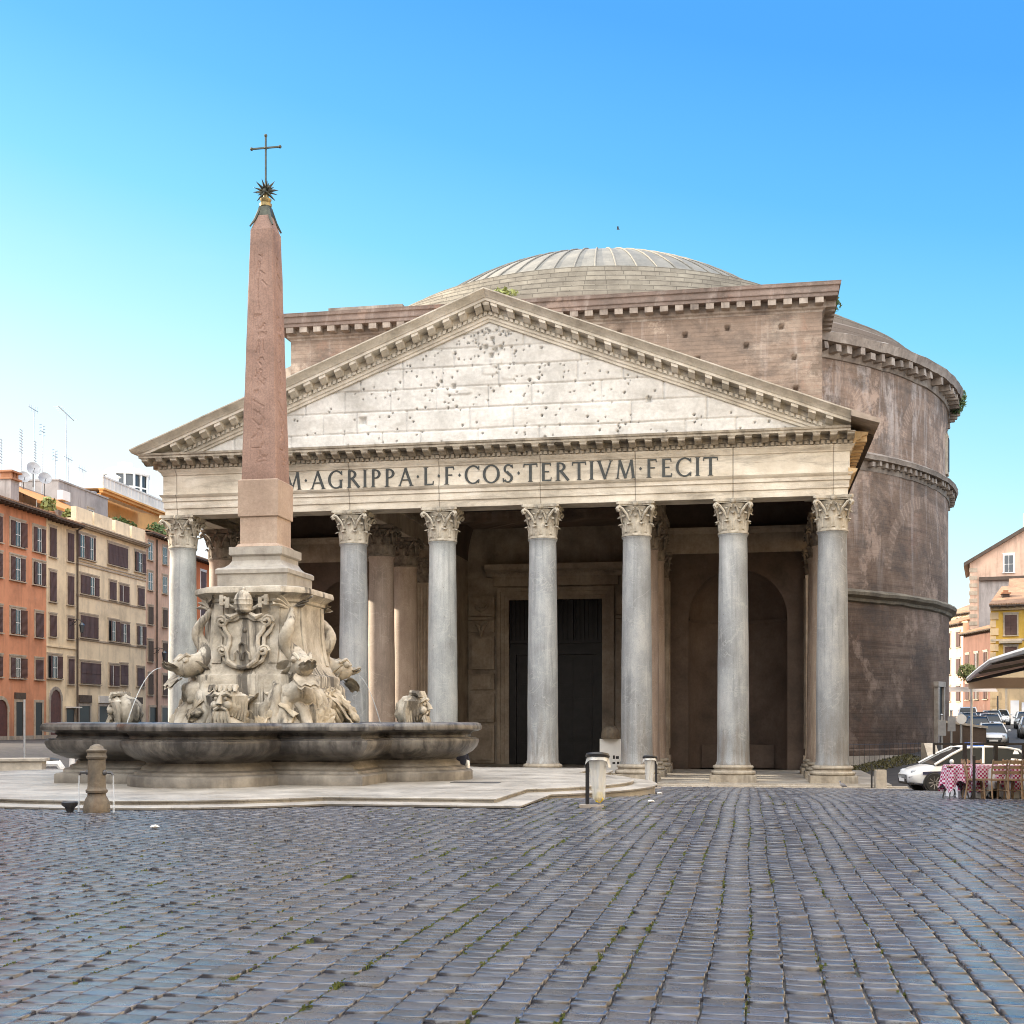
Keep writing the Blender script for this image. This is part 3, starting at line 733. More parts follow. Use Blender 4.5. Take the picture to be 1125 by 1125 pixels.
def capital_mb():
    m = MB()
    m.lathe([(0.70, -0.04), (0.77, 0.0), (0.77, 0.07), (0.71, 0.1), (0.68, 0.16), (0.67, 0.7), (0.71, 1.1), (0.82, 1.36), (0.88, 1.46)], 32)
    pts = []
    for k in range(4):
        a = PI / 4 + k * PI / 2
        c1 = Vector((math.cos(a), math.sin(a))) * 1.36; c2 = Vector((math.cos(a + PI / 2), math.sin(a + PI / 2))) * 1.36
        t = (c2 - c1).normalized(); n = (c1 + c2).normalized()
        c1b, c2b = c1 + t * 0.1, c2 - t * 0.1
        for q in range(9):
            f = q / 8; p = c1b.lerp(c2b, f) - n * 0.17 * math.sin(PI * f); pts.append((p.x, p.y))
    for z0, z1, s in ((1.5, 1.58, 0.93), (1.58, 1.72, 1.0)):
        m.prism([(x * s, y * s) for x, y in pts], 'z', z0, z1)
    def leaf(a, r0, z0, h, wd, curl):
        rad = Vector((math.cos(a), math.sin(a), 0)); tan = Vector((-math.sin(a), math.cos(a), 0))
        nu, nv = 7, 9
        def fn(i, j):
            u = i / (nu - 1) * 2 - 1; v = j / (nv - 1)
            ww = wd * (0.62 + 0.38 * math.sin(PI * min(1, v * 0.9 + 0.1))) * (1 - 0.45 * max(0, v - 0.75) / 0.25)
            ww *= 1 + 0.12 * math.cos(v * 22)
            zz = h * min(v, 0.86) / 0.86 - (0.13 * h * ((v - 0.86) / 0.14) ** 2 if v > 0.86 else 0)
            out = 0.03 + 0.05 * v + curl * max(0, (v - 0.55) / 0.45) ** 2 + 0.035 * (1 - u * u) - 0.03 * abs(math.sin(u * 5))
            p = rad * (r0 + out - 0.1 * wd * u * u) + tan * (u * ww / 2)
            return (p.x, p.y, z0 + zz)
        m.grid(fn, nu, nv)
    for k in range(8): leaf(k * PI / 4 + PI / 8, 0.70, 0.08, 0.56, 0.52, 0.17)
    for k in range(8): leaf(k * PI / 4, 0.69, 0.2, 0.88, 0.46, 0.2)
    for k in range(8): leaf(k * PI / 4 + PI / 8, 0.72, 0.75, 0.52, 0.24, 0.12)
    for k in range(4):
        a = PI / 4 + k * PI / 2; rad = Vector((math.cos(a), math.sin(a), 0)); tan = Vector((-math.sin(a), math.cos(a), 0))
        for sgn in (-1, 1):
            pts3 = [rad * 0.74 + tan * 0.3 * sgn + Vector((0, 0, 0.75)), rad * 0.85 + tan * 0.22 * sgn + Vector((0, 0, 1.1)), rad * 1.05 + tan * 0.1 * sgn + Vector((0, 0, 1.38)),
                    rad * 1.2 + tan * 0.05 * sgn + Vector((0, 0, 1.44)), rad * 1.28 + tan * 0.04 * sgn + Vector((0, 0, 1.34)), rad * 1.22 + tan * 0.04 * sgn + Vector((0, 0, 1.24)), rad * 1.14 + tan * 0.04 * sgn + Vector((0, 0, 1.29))]
            m.tube(pts3, [0.04, 0.06, 0.07, 0.075, 0.07, 0.06, 0.05], 6)
        b = k * PI / 2
        m.ball((math.cos(b) * 0.83, math.sin(b) * 0.83, 1.6), 0.15, 8, 6)
        for sgn in (-1, 1):
            tb = Vector((-math.sin(b), math.cos(b), 0)); rb = Vector((math.cos(b), math.sin(b), 0))
            m.tube([rb * 0.74 + tb * 0.28 * sgn + Vector((0, 0, 0.95)), rb * 0.84 + tb * 0.16 * sgn + Vector((0, 0, 1.3)), rb * 0.86 + tb * 0.06 * sgn + Vector((0, 0, 1.38)), rb * 0.84 + tb * 0.1 * sgn + Vector((0, 0, 1.27))], 0.045, 5)
    return m
def shaft_mb():
    p = [(0.86, 0.85), (0.86, 0.92), (0.81, 1.02)]
    for k in range(1, 25):
        t = k / 24; p.append((0.80 - 0.105 * t ** 1.7, 1.02 + (12.28 - 1.02) * t))
    p += [(0.73, 12.34), (0.76, 12.39), (0.70, 12.43)]
    return MB().lathe(p, 56).rough(0.011, 1.1)
def base_mb():
    m = MB()
    m.cbox(0, 0, 0.0, 2.3, 2.3, 0.36)
    m.lathe([(0.9, 0.36), (1.06, 0.37), (1.12, 0.43), (1.12, 0.5), (1.06, 0.56), (0.97, 0.57), (0.95, 0.62), (0.93, 0.66), (0.97, 0.67), (1.01, 0.7), (1.02, 0.76), (0.98, 0.82), (0.9, 0.83), (0.88, 0.86), (0.7, 0.86)], 40)
    return m
col_mats = {}
def make_column(x, y, mat, capmat, basemat):
    key = (mat.name, capmat.name)
    if key not in col_mats:
        s_ = shaft_mb().build('column', mat, temple)
        c_ = capital_mb().build('capital', capmat, s_, 50); c_.location.z = Z_CB
        b_ = base_mb().build('base', basemat, s_)
        col_mats[key] = s_; o = s_
    else:
        o = copy_tree(col_mats[key], temple)
    o.location = (x, y, 0)
    return o
def _col(k):
    o = make_column(COLX[k], 0, MT['granite'], MT['cap_marble'], MT['marble_grey'])
    return o
for k in range(8):
    o = _col(k)
for row in (1, 2):
    for k in (0, 2, 5, 7):
        make_column(COLX[k], row * CR, MT['granite_pink'], MT['shaded_cap'], MT['marble_grey'])

# porch floor and kerb
m = MB(); m.box(-19.6, 19.9, -1.75, 15.6, -0.6, 0.0); m.box(-6.2, 6.2, 15.6, 22.3, -0.6, 0.0)
m.build('porch_floor', MT['step_stone'], temple)
m = MB(); m.box(-20.2, 20.6, -2.3, -1.752, -0.6, -0.07)
m.build('porch_step', MT['kerb'], temple)

# entablature
XA = COLX[7]
path = [(-XA, 17.9), (-XA, 0), (XA, 0), (XA, 17.9)]
m = MB()
m.sweep([(-0.72, 14.15), (0.70, 14.15), (0.70, 14.48), (0.76, 14.52), (0.76, 14.86), (0.82, 14.9), (0.82, 15.08), (0.9, 15.15), (0.95, 15.24), (0.78, 15.28), (0.78, 16.26),
         (0.84, 16.3), (0.86, 16.4), (0.98, 16.52), (1.0, 16.6), (-0.72, 16.6)], path)
ent = m.build('entablature', MT['entab'], temple)

def mod_positions(a, b, step):
    n = int(round((b - a) / step)); return [a + (b - a) * k / n for k in range(n + 1)]
m = MB()
m.sweep([(-0.7, 16.602), (0.93, 16.602), (0.93, 16.84), (1.0, 16.86), (1.0, 17.1), (-0.7, 17.1)], path)
cpath = [(-XA, 17.9), (-XA, 0), (18.0, 0)]
m.sweep([(-0.7, 17.09), (1.74, 17.09), (1.74, 17.2), (1.8, 17.22), (1.84, 17.32), (-0.7, 17.34)], cpath)
XE = XA + 0.93
for x in mod_positions(-XE + 0.1, XE - 0.1, 0.27): m.box(x - 0.085, x + 0.085, -1.05, -0.92, 16.635, 16.82)
for y in mod_positions(-0.8, 17.5, 0.27):
    m.box(XE - 0.01, XE + 0.12, y - 0.085, y + 0.085, 16.635, 16.82)
    if y < 4: m.box(-XE - 0.12, -XE + 0.01, y - 0.085, y + 0.085, 16.635, 16.82)
def modillion(m, cx, yb, z1, s=1.0):
    # scrolled bracket reaching forward from yb
    prof = [(yb, z1 - 0.29), (yb - 0.12, z1 - 0.33), (yb - 0.3, z1 - 0.3), (yb - 0.5, z1 - 0.18), (yb - 0.62, z1 - 0.19), (yb - 0.68, z1 - 0.13), (yb - 0.68, z1), (yb, z1)]
    m.prism(prof, 'x', cx - 0.17 * s, cx + 0.17 * s)
    m.box(cx - 0.2 * s, cx + 0.2 * s, yb - 0.71, yb, z1 - 0.05, z1 + 0.004)
for x in mod_positions(-XE - 0.5, XE - 0.15, 0.82): modillion(m, x, -0.995, 17.09)
for y in mod_positions(0.0, 17, 0.82):
    m.box(-XA - 1.66, -XA - 0.99, y - 0.17, y + 0.17, 16.8, 17.09)
cornice = m.build('cornice', MT['marble_grey'], temple)
# return side mouldings under the eaves, warm bounce light put into their colour
m = MB()
m.sweep([(0.9, 16.45), (1.02, 16.6), (1.05, 16.75), (1.3, 16.82), (1.34, 16.95), (1.62, 17.02), (1.66, 17.14), (1.0, 17.2)], [(XA, -0.95), (XA, 17.8)])
for y in mod_positions(-0.6, 17, 0.82): m.box(XA + 1.06, XA + 1.6, y - 0.16, y + 0.16, 16.72, 16.98)
m.sweep([(0.7, 15.1), (0.95, 15.16), (1.12, 15.3), (1.14, 15.4), (0.7, 15.45)], [(XA, -0.9), (XA, 17.8)])
m.build('return_moulding', MT['bounce_side'], temple)

# pediment: wall pitted by lost bronze clamps, modelled as a height field
AP, SL = 24.92, 0.3865
def top_line(x): return AP - SL * abs(x)
def tympanum():
    dx = 0.045
    X = np.arange(-16.9, 16.9, dx); Z = np.arange(17.28, 23.75, dx)
    GX, GZ = np.meshgrid(X, Z)
    H = np.zeros_like(GX)
    # block courses
    zc = [17.28, 18.15, 19.25, 20.35, 21.4, 22.35, 23.1]
    r2 = np.random.default_rng(3)
    for i, z in enumerate(zc[1:]):
        H += 0.1 * np.exp(-((GZ - z - 0.015 * np.sin(GX * 0.7 + i)) / 0.035) ** 2)
    for i in range(len(zc)):
        z0 = zc[i]; z1 = zc[i + 1] if i + 1 < len(zc) else 24
        x = -16.5 + r2.uniform(0, 2)
        while x < 16.5:
            msk = (GZ > z0) & (GZ < z1)
            H += msk * 0.1 * np.exp(-((GX - x) / 0.035) ** 2)
            nxt = x + r2.uniform(1.8, 4.2)
            H += msk * ((GX > x) & (GX < nxt)) * r2.normal(0, 0.014)
            x = nxt
    for _ in range(270):
        z = r2.uniform(17.4, 23.3); xm = (AP - 1.5 - z) / SL
        if r2.random() < 0.3: x = r2.normal(0, 5.0)
        else: x = r2.uniform(-xm, xm)
        if abs(x) > xm: continue
        rr = r2.choice([0.026, 0.034, 0.045, 0.065], p=[0.5, 0.3, 0.15, 0.05])
        sl = (np.abs(GX - x) < 0.3) & (np.abs(GZ - z) < 0.3)
        H[sl] = np.maximum(H[sl], 0.3 * np.clip(1.6 - np.hypot(GX[sl] - x, GZ[sl] - z) / rr, 0, 1))
    for x, z, rr in ((0.15, 22.75, 0.09), (0.3, 22.2, 0.1), (-0.2, 22.35, 0.09), (0.6, 22.3, 0.09), (0.1, 21.9, 0.09), (8.2, 19.25, 0.11), (-6.8, 18.8, 0.16), (-1.9, 20.4, 0.1)):
        H = np.maximum(H, 0.3 * np.clip(1.5 - np.maximum(np.abs(GX - x), np.abs(GZ - z)) / rr, 0, 1))
    for x, z, a, b, h in ((0.35, 21.55, 0.3, 0.22, 0.16), (0.1, 21.2, 0.5, 0.28, 0.1), (1.0, 21.0, 0.35, 0.4, 0.07), (-1.6, 20.1, 0.7, 0.14, 0.12)):
        H -= 0.6 * h * np.clip(1.4 - ((GX - x) / a) ** 4 - ((GZ - z) / b) ** 4, 0, 1)
    nz = np.array([[mnoise.fractal(Vector((a * 0.8, 0.0, b * 0.8)), 1.0, 2.0, 4) for a in X[::6]] for b in Z[::6]])
    nz = np.repeat(np.repeat(nz, 6, 0), 6, 1)[:len(Z), :len(X)]
    H += 0.012 * nz
    V = np.stack([GX, -0.76 + H, GZ], -1).reshape(-1, 3)
    nX, nZ = len(X), len(Z)
    i0 = (np.arange(nZ - 1)[:, None] * nX + np.arange(nX - 1)[None])
    ins = (GZ[:-1, :-1] < AP - 1.15 - SL * np.abs(GX[:-1, :-1] + dx / 2))
    i0 = i0[ins]
    F = np.stack([i0, i0 + 1, i0 + nX + 1, i0 + nX], -1)
    return fast_mesh('tympanum', V, F, MT['tymp'], temple)
MT['tymp'] = stone('tympanum_marble', (0.56, 0.55, 0.53), (0.4, 0.39, 0.37), (0.7, 0.69, 0.67), 0.45, 0.55, (0.27, 0.245, 0.21), (0.52, 0.75), fine=5, bump=0.35, streak_v=(0.35, 0.35, 1.3))
tympanum()
MB().box(-17, 17, -0.42, 0.3, 16.6, 17.35).prism([(-16.9, 17.3), (16.9, 17.3), (0, 23.8)], 'y', -0.4, 0.3).build('pediment_backing', MT['marble_grey'], temple)

def raking():
    m = MB()
    prof = [(-0.6, -1.34), (-0.88, -1.32), (-0.9, -1.2), (-0.97, -1.17), (-1.0, -1.06), (-1.06, -1.02), (-1.0, -1.0), (-0.98, -0.8), (-1.02, -0.78), (-1.02, -0.52),
            (-1.8, -0.5), (-1.8, -0.36), (-1.86, -0.34), (-1.9, -0.28), (-2.02, -0.22), (-2.18, -0.09), (-2.26, -0.06), (-2.28, 0.0), (-0.6, 0.03)]
    for sgn, xe in ((-1, 19.25), (1, 18.0)):
        xs_ = np.linspace(0, xe, 60); vs = []; fs = []; n = len(prof)
        for k, x in enumerate(xs_):
            jig = 0.012 * mnoise.noise(Vector((x * 0.8 * sgn, 1.7, 0)))
            for y, t in prof: vs.append((sgn * x, y, max(top_line(x) + t + jig, 17.31 + 0.01 * (t + 1.4))))
        for k in range(len(xs_) - 1):
            for q in range(n - 1):
                f = (k * n + q, (k + 1) * n + q, (k + 1) * n + q + 1, k * n + q + 1)
                fs.append(f if sgn > 0 else f[::-1])
        e = [(len(xs_) - 1) * n + q for q in range(n)]
        fs.append(tuple(e if sgn < 0 else e[::-1]))
        m.add(vs, fs)
        for x in mod_positions(0.42, 17.0, 0.82):
            z = top_line(x) - 0.5
            if z - 0.36 < 17.34: continue
            prof2 = [(-1.01, z - 0.29), (-1.2, z - 0.33), (-1.4, z - 0.28), (-1.55, z - 0.17), (-1.72, z - 0.15), (-1.74, z), (-1.01, z)]
            vs = []
            for xx, dz in ((x - 0.17, SL * 0.17), (x + 0.17, -SL * 0.17)):
                for y, zz in prof2: vs.append((sgn * xx, y, zz + dz))
            nn = len(prof2)
            m.add(vs, [tuple(range(nn)), tuple(range(2 * nn - 1, nn - 1, -1))] + [((i + 1) % nn, i, nn + i, nn + (i + 1) % nn) for i in range(nn)])
        for x in mod_positions(0.14, 16.6, 0.27):
            z = top_line(x) - 0.99
            if z < 17.34: continue
            vs = []
            for xx, dz in ((x - 0.085, SL * 0.085), (x + 0.085, -SL * 0.085)):
                for y, zz in ((-0.97, z), (-1.1, z), (-1.1, z + 0.17), (-0.97, z + 0.17)): vs.append((sgn * xx, y, zz + dz))
            m.add(vs, [(0, 1, 2, 3), (7, 6, 5, 4), (1, 0, 4, 5), (2, 1, 5, 6), (3, 2, 6, 7), (0, 3, 7, 4)])
    modillion(m, 0.0, -1.01, top_line(0) - 0.5)
    return m.build('raking_cornice', MT['marble_pale'], temple)
raking()
# porch roof
m = MB()
for sgn in (-1, 1):
    xe = 19.28
    a = (0.0, AP - 0.03); b = (sgn * xe, top_line(xe) - 0.0)
    poly = [a, b, (sgn * xe, top_line(xe) - 0.22), (0.0, AP - 0.3)]
    m.cur = 0
    m.prism(poly if sgn < 0 else poly[::-1], 'y', -0.62, 18.4)
    m.cur = 1
    poly = [(0.0, AP - 0.302), (sgn * xe * 0.999, top_line(xe) - 0.224), (sgn * xe * 0.999, top_line(xe) - 0.32), (0.0, AP - 0.42)]
    m.prism(poly if sgn < 0 else poly[::-1], 'y', 0.4, 18.3)
# eave strip beyond the broken cornice on the right
m.cur = 0
m.prism([(17.98, top_line(17.98) + 0.01), (17.98, top_line(17.98) - 0.3), (19.29, top_line(19.29) - 0.2), (19.29, top_line(19.29) + 0.01)], 'y', -2.28, -0.622)
m.build('porch_roof', [MT['roof_tile'], MT['old_wood']], temple, 25)
m = MB()
for y in np.arange(1.5, 17.5, 2.6):
    m.bar((-16.4, y, 17.05), (16.4, y, 17.05), 0.35, 0.45)
    for sgn in (-1, 1): m.bar((sgn * 17.6, y, 17.45), (sgn * 0.4, y, 23.9), 0.3, 0.4)
m.build('roof_truss', MT['old_wood'], temple)
for x in (COLX[2], COLX[5]):
    m = MB(); m.box(x - 0.62, x + 0.62, 0.74, 15.6, 14.152, 15.2)
    m.box(x - 0.75, x + 0.75, 0.76, 15.6, 15.202, 15.45)
    m.box(x - 0.5, x + 0.5, 1.2, 15.6, 15.452, 17.0)
    m.build('inner_architrave', MT['inner_marble'], temple)

# back wall of the porch with two great niches, passage and door
YW = 15.9
def niche_wall(m, x0, x1, xc, r, zs, zt):
    n = 24
    m.add([(x0, YW, 0), (xc - r, YW, 0), (xc - r, YW, zs), (x0, YW, zs)], [(0, 1, 2, 3)])
    m.add([(xc + r, YW, 0), (x1, YW, 0), (x1, YW, zs), (xc + r, YW, zs)], [(0, 1, 2, 3)])
    arc = [(xc - r * math.cos(PI * k / n), zs + r * math.sin(PI * k / n)) for k in range(n + 1)]
    m.add([(x0, YW, zs), (xc - r, YW, zs), (xc - r, YW, zt), (x0, YW, zt)], [(0, 1, 2, 3)])
    m.add([(xc + r, YW, zs), (x1, YW, zs), (x1, YW, zt), (xc + r, YW, zt)], [(0, 1, 2, 3)])
    for k in range(n):
        (xa, za), (xb, zb) = arc[k], arc[k + 1]
        m.add([(xa, YW, za), (xb, YW, zb), (xb, YW, zt), (xa, YW, zt)], [(0, 1, 2, 3)])
    m.grid(lambda i, j: (xc - r * math.cos(PI * i / n), YW + 0.85 * r * math.sin(PI * i / n), zs * j), n + 1, 2)
    m.grid(lambda i, j: (xc - r * math.cos(PI * i / n) * math.cos(PI / 2 * j / 10), YW + 0.85 * r * math.sin(PI * i / n) * math.cos(PI / 2 * j / 10), zs + r * math.sin(PI / 2 * j / 10)), n + 1, 11)
    m.sweep([(-0.12, zs - 0.18), (0.02, zs - 0.16), (0.1, zs - 0.05), (0.12, zs + 0.05), (-0.12, zs + 0.06)],
            [(xc - r * math.cos(PI * k / n), YW + 0.85 * r * math.sin(PI * k / n)) for k in range(n + 1)], False, False)
    m.prism([(xc - r * 0.75, 0.02), (xc + r * 0.75, 0.02), (xc + r * 0.75, 1.5), (xc - r * 0.75, 1.5)], 'y', YW + 0.5 * r, YW + 0.9 * r)
m = MB()
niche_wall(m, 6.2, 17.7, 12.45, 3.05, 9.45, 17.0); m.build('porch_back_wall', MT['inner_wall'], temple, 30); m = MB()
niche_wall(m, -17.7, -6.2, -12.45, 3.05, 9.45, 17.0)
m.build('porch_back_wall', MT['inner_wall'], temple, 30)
m = MB()
for sg in (-1, 1):
    m.box(min(sg * 6.2, sg * 6.6), max(sg * 6.2, sg * 6.6), YW + 0.01, 22.4, 0, 14.2)
m.box(-6.2, -4.05, 22.0, 23.0, 0, 12.05); m.box(4.05, 6.2, 22.0, 23.0, 0, 12.05); m.box(-6.2, 6.2, 22.02, 23.0, 12.052, 20.5)
# relief panels and mouldings beside the door
for sg in (-1, 1):
    xa, xb = sorted((sg * 4.25, sg * 6.05))
    for z0, z1 in ((0.1, 2.7), (2.95, 4.9), (5.2, 6.3), (6.6, 8.9), (9.2, 10.0), (10.3, 11.7)):
        m.box(xa, xb, 21.75, 22.0, z0, z1)
        m.box(xa + 0.22, xb - 0.22, 21.62, 21.76, z0 + 0.17, z1 - 0.17)
    m.box(xa - 0.03, xb + 0.03, 21.5, 22.0, 10.03, 10.2)
    xm = (xa + xb) / 2
    m.tube([(xm - 0.6, 21.6, 11.3), (xm - 0.3, 21.55, 10.85), (xm, 21.5, 10.7), (xm + 0.3, 21.55, 10.85), (xm + 0.6, 21.6, 11.3)], [0.05, 0.13, 0.17, 0.13, 0.05], 8)
    m.tube([(xm - 0.5, 21.6, 9.9), (xm - 0.15, 21.55, 9.5), (xm, 21.5, 8.95), (xm + 0.15, 21.55, 9.5), (xm + 0.5, 21.6, 9.9)], [0.06, 0.16, 0.2, 0.16, 0.06], 8)
m.build('passage_wall', MT['inner_marble'], temple)
m = MB()
n = 20
m.grid(lambda i, j: (-6.2 * math.cos(PI * i / n), YW + j * 6.3, 14.2 + 6.2 * math.sin(PI * i / n)), n + 1, 2)
m.build('passage_vault', MT['inner_wall'], temple)
m = MB()
for x0, x1 in ((6.2, 17.7), (-17.7, -6.2)):
    m = MB(); m.prism([(YW - 0.12, 13.55), (YW - 0.15, 13.95), (YW - 0.22, 14.3), (YW - 0.2, 14.75), (YW - 0.5, 14.95), (YW - 0.55, 15.12), (YW + 0.2, 15.15), (YW + 0.2, 13.55)], 'x', x0, x1)
    m.build('wall_entablature', MT['inner_marble'], temple)
def pilaster(x, y, d=1.3):
    m = MB()
    m.box(x - 0.68, x + 0.68, y - 0.25, y + d, 0.9, 12.0)
    for k in range(7):
        xx = x - 0.6 + k * 0.2
        m.box(xx - 0.055, xx + 0.055, y - 0.31, y - 0.24, 1.3, 11.8)
    for k in range(5):
        yy = y + 0.0 + k * 0.22
        for sg in (-1, 1): m.box(x + sg * 0.71 - 0.04, x + sg * 0.71 + 0.04, yy - 0.05, yy + 0.06, 1.3, 11.8)
    m.box(x - 0.9, x + 0.9, y - 0.5, y + d, 0.0, 0.4); m.box(x - 0.8, x + 0.8, y - 0.38, y + d, 0.402, 0.9)
    o = m.build('pilaster', MT['inner_marble'], temple)
    c = MB(); c.M = Matrix.Translation((x, y + 0.2, 12.0)) @ Matrix.Diagonal((0.92, 0.72, 0.92, 1))
    cm = capital_mb(); c.add(cm.v, cm.f); c.build('capital', MT['shaded_cap'], o, 50)
for x in (-XA, COLX[2], COLX[5], XA): pilaster(x, 15.4)
# door
m = MB()
for o_, d_ in ((0.0, 0.0), (0.28, 0.08), (0.56, 0.16)):
    a, b = 3.25 + o_, 3.25 + o_ + 0.27
    m.box(-b, -a, 21.86 - d_, 22.02, 0, 11.4 + o_); m.box(a, b, 21.86 - d_, 22.02, 0, 11.4 + o_)
    m.box(-b, b, 21.86 - d_, 22.02, 11.402 + o_, 11.4 + o_ + 0.27)
m.box(-4.35, 4.35, 21.8, 22.03, 12.35, 13.0)
m.prism([(21.75, 13.0), (21.6, 13.15), (21.55, 13.3), (21.1, 13.42), (20.95, 13.6), (20.9, 13.78), (22.02, 13.8), (22.02, 13.0)], 'x', -4.8, 4.8)
for k in range(48): m.box(-4.3 + k * 0.18, -4.2 + k * 0.18, 21.5, 21.6, 13.16, 13.29)
m.build('door_frame', MT['inner_marble'], temple)
door = MB().box(-3.25, 3.25, 22.3, 22.5, 0, 11.4).build('door', MT['bronze_door'], temple)
m = MB()
m.box(-3.25, 3.25, 22.0, 22.3, 7.6, 7.95); m.box(-3.25, 3.25, 22.08, 22.3, 8.4, 8.6)
for x in (-3.0, 3.0): m.box(x - 0.24, x + 0.24, 22.02, 22.3, 0, 7.6)
for k in range(22): m.box(-3.15 + k * 0.3 - 0.035, -3.15 + k * 0.3 + 0.035, 22.12, 22.2, 8.6, 11.4)
for x in (-1.1, 1.1): m.box(x - 0.12, x + 0.12, 22.06, 22.3, 8.6, 11.4)
m.build('door_grille', MT['bronze_door'], door)
for sg in (-1, 1):
    m = MB(); xa, xb = sorted((sg * 0.02, sg * 2.75))
    m.box(xa, xb, 22.16, 22.31, 0.05, 7.58)
    for z0, z1 in ((0.3, 1.5), (1.75, 4.3), (4.55, 5.3), (5.55, 7.3)):
        for xq in (0.25, 1.55):
            p0 = xa + xq; m.box(p0, p0 + 1.0, 22.11, 22.17, z0, z1); m.box(p0 + 0.12, p0 + 0.88, 22.08, 22.12, z0 + 0.12, z1 - 0.12)
    m.build('door_leaf', MT['bronze_door'], door)

# inscription letters on the frieze
def letter_mb(ch):
    T, t, sf = 0.15, 0.085, 0.075
    polys = []
    def st(x0, y0, x1, y1, wd):
        d = Vector((x1 - x0, y1 - y0)).normalized(); n = Vector((-d.y, d.x)) * wd / 2
        polys.append([(x0 - n.x, y0 - n.y), (x1 - n.x, y1 - n.y), (x1 + n.x, y1 + n.y), (x0 + n.x, y0 + n.y)])
    def serif(x, y, wd, up):
        s_ = 0.045 * up
        polys.append([(x - wd / 2, y), (x + wd / 2, y), (x + wd / 4, y + s_), (x - wd / 4, y + s_)])
    def arc(cx, cy, rx, ry, a0, a1, n=18, tw=None):
        tw = tw or T
        for k in range(n):
            q = []
            for a in (a0 + (a1 - a0) * k / n, a0 + (a1 - a0) * (k + 1) / n):
                a = R(a); th = t + (tw - t) * abs(math.cos(a)) ** 1.3
                q.append(((cx + rx * math.cos(a), cy + ry * math.sin(a)), (cx + (rx - th) * math.cos(a), cy + (ry - th * 0.85) * math.sin(a))))
            polys.append([q[0][0], q[1][0], q[1][1], q[0][1]])
    if ch == 'I': st(.13, 0, .13, 1, T); serif(.13, 0, .3, 1); serif(.13, 1, .3, -1); W = .26
    elif ch == 'L': st(.16, 0, .16, 1, T); st(.1, .04, .58, .04, .08); st(.57, 0, .6, .22, .05); serif(.16, 1, .3, -1); W = .62
    elif ch == 'T': st(.37, 0, .37, 1, T); st(.0, .96, .74, .96, .08); st(.02, 1, .0, .8, .05); st(.72, 1, .74, .8, .05); serif(.37, 0, .3, 1); W = .74
    elif ch == 'E': st(.16, 0, .16, 1, T); st(.1, .96, .55, .96, .08); st(.1, .04, .58, .04, .08); st(.16, .52, .48, .52, .07); st(.54, 1, .56, .82, .05); st(.57, 0, .6, .2, .05); W = .62
    elif ch == 'F': st(.16, 0, .16, 1, T); st(.1, .96, .55, .96, .08); st(.16, .52, .48, .52, .07); st(.54, 1, .56, .82, .05); serif(.16, 0, .3, 1); W = .6
    elif ch == 'P': st(.16, 0, .16, 1, T); arc(.26, .73, .33, .27, -90, 90, 14); st(.16, .96, .27, .96, .085); st(.16, .5, .27, .5, .085); serif(.16, 0, .3, 1); W = .62
    elif ch == 'R': st(.16, 0, .16, 1, T); arc(.26, .75, .32, .25, -90, 90, 14); st(.16, .96, .27, .96, .085); st(.16, .53, .27, .53, .085); st(.32, .53, .74, .0, T); serif(.16, 0, .3, 1); W = .76
    elif ch == 'A': st(.08, 0, .42, 1, t); st(.4, 1, .76, 0, T); st(.2, .34, .62, .34, .065); serif(.08, 0, .22, 1); serif(.76, 0, .28, 1); W = .84
    elif ch == 'V': st(.08, 1, .42, 0, T); st(.4, 0, .74, 1, t); serif(.08, 1, .28, -1); serif(.74, 1, .22, -1); W = .82
    elif ch == 'M': st(.08, 0, .2, 1, t); st(.19, 1, .52, .02, T); st(.5, .02, .84, 1, t); st(.83, 1, .95, 0, T); serif(.08, 0, .22, 1); serif(.95, 0, .26, 1); W = 1.04
    elif ch == 'O': arc(.48, .5, .48, .52, 0, 360, 32); W = .96
    elif ch == 'C': arc(.48, .5, .48, .52, 45, 315, 28); st(.8, .98, .81, .74, .05); st(.8, .02, .81, .24, .05); W = .84
    elif ch == 'G': arc(.48, .5, .48, .52, 45, 315, 28); st(.8, .98, .81, .74, .05); st(.76, .02, .76, .46, .13); serif(.76, .48, .26, -1); W = .9
    elif ch == 'S': arc(.29, .75, .27, .26, 30, 250, 16, .12); arc(.27, .25, .28, .26, -150, 75, 16, .14); st(.2, .6, .4, .4, .15); st(.5, .98, .52, .78, .05); st(.02, .02, .0, .24, .05); W = .57
    else: polys.append([(.02, .5), (.1, .4), (.18, .5), (.1, .6)]); W = .2
    m = MB()
    for k, p in enumerate(polys):
        h = 0.03 + 0.0007 * k
        m.prism([(x, z) for x, z in p], 'y', -h, 0.0)
    return m, W
text = 'M·AGRIPPA·L·F·COS·TERTIVM·FECIT'
HL = 0.93
glyphs = {c: letter_mb(c) for c in set(text)}
tot = sum(glyphs[c][1] for c in text) * HL
gap = (11.62 + 11.15 - tot) / (len(text) - 1)
x = -11.15; first = {}
for c in text:
    if c not in first:
        o = glyphs[c][0].build('letter' if c != '·' else 'letter_stop', MT['bronze_letter'], ent, 0); first[c] = o
    else:
        o = first[c].copy(); C.objects.link(o); o.parent = ent
    o.scale = (HL, 1, HL); o.location = (x, -0.782, 15.31)
    x += glyphs[c][1] * HL + gap

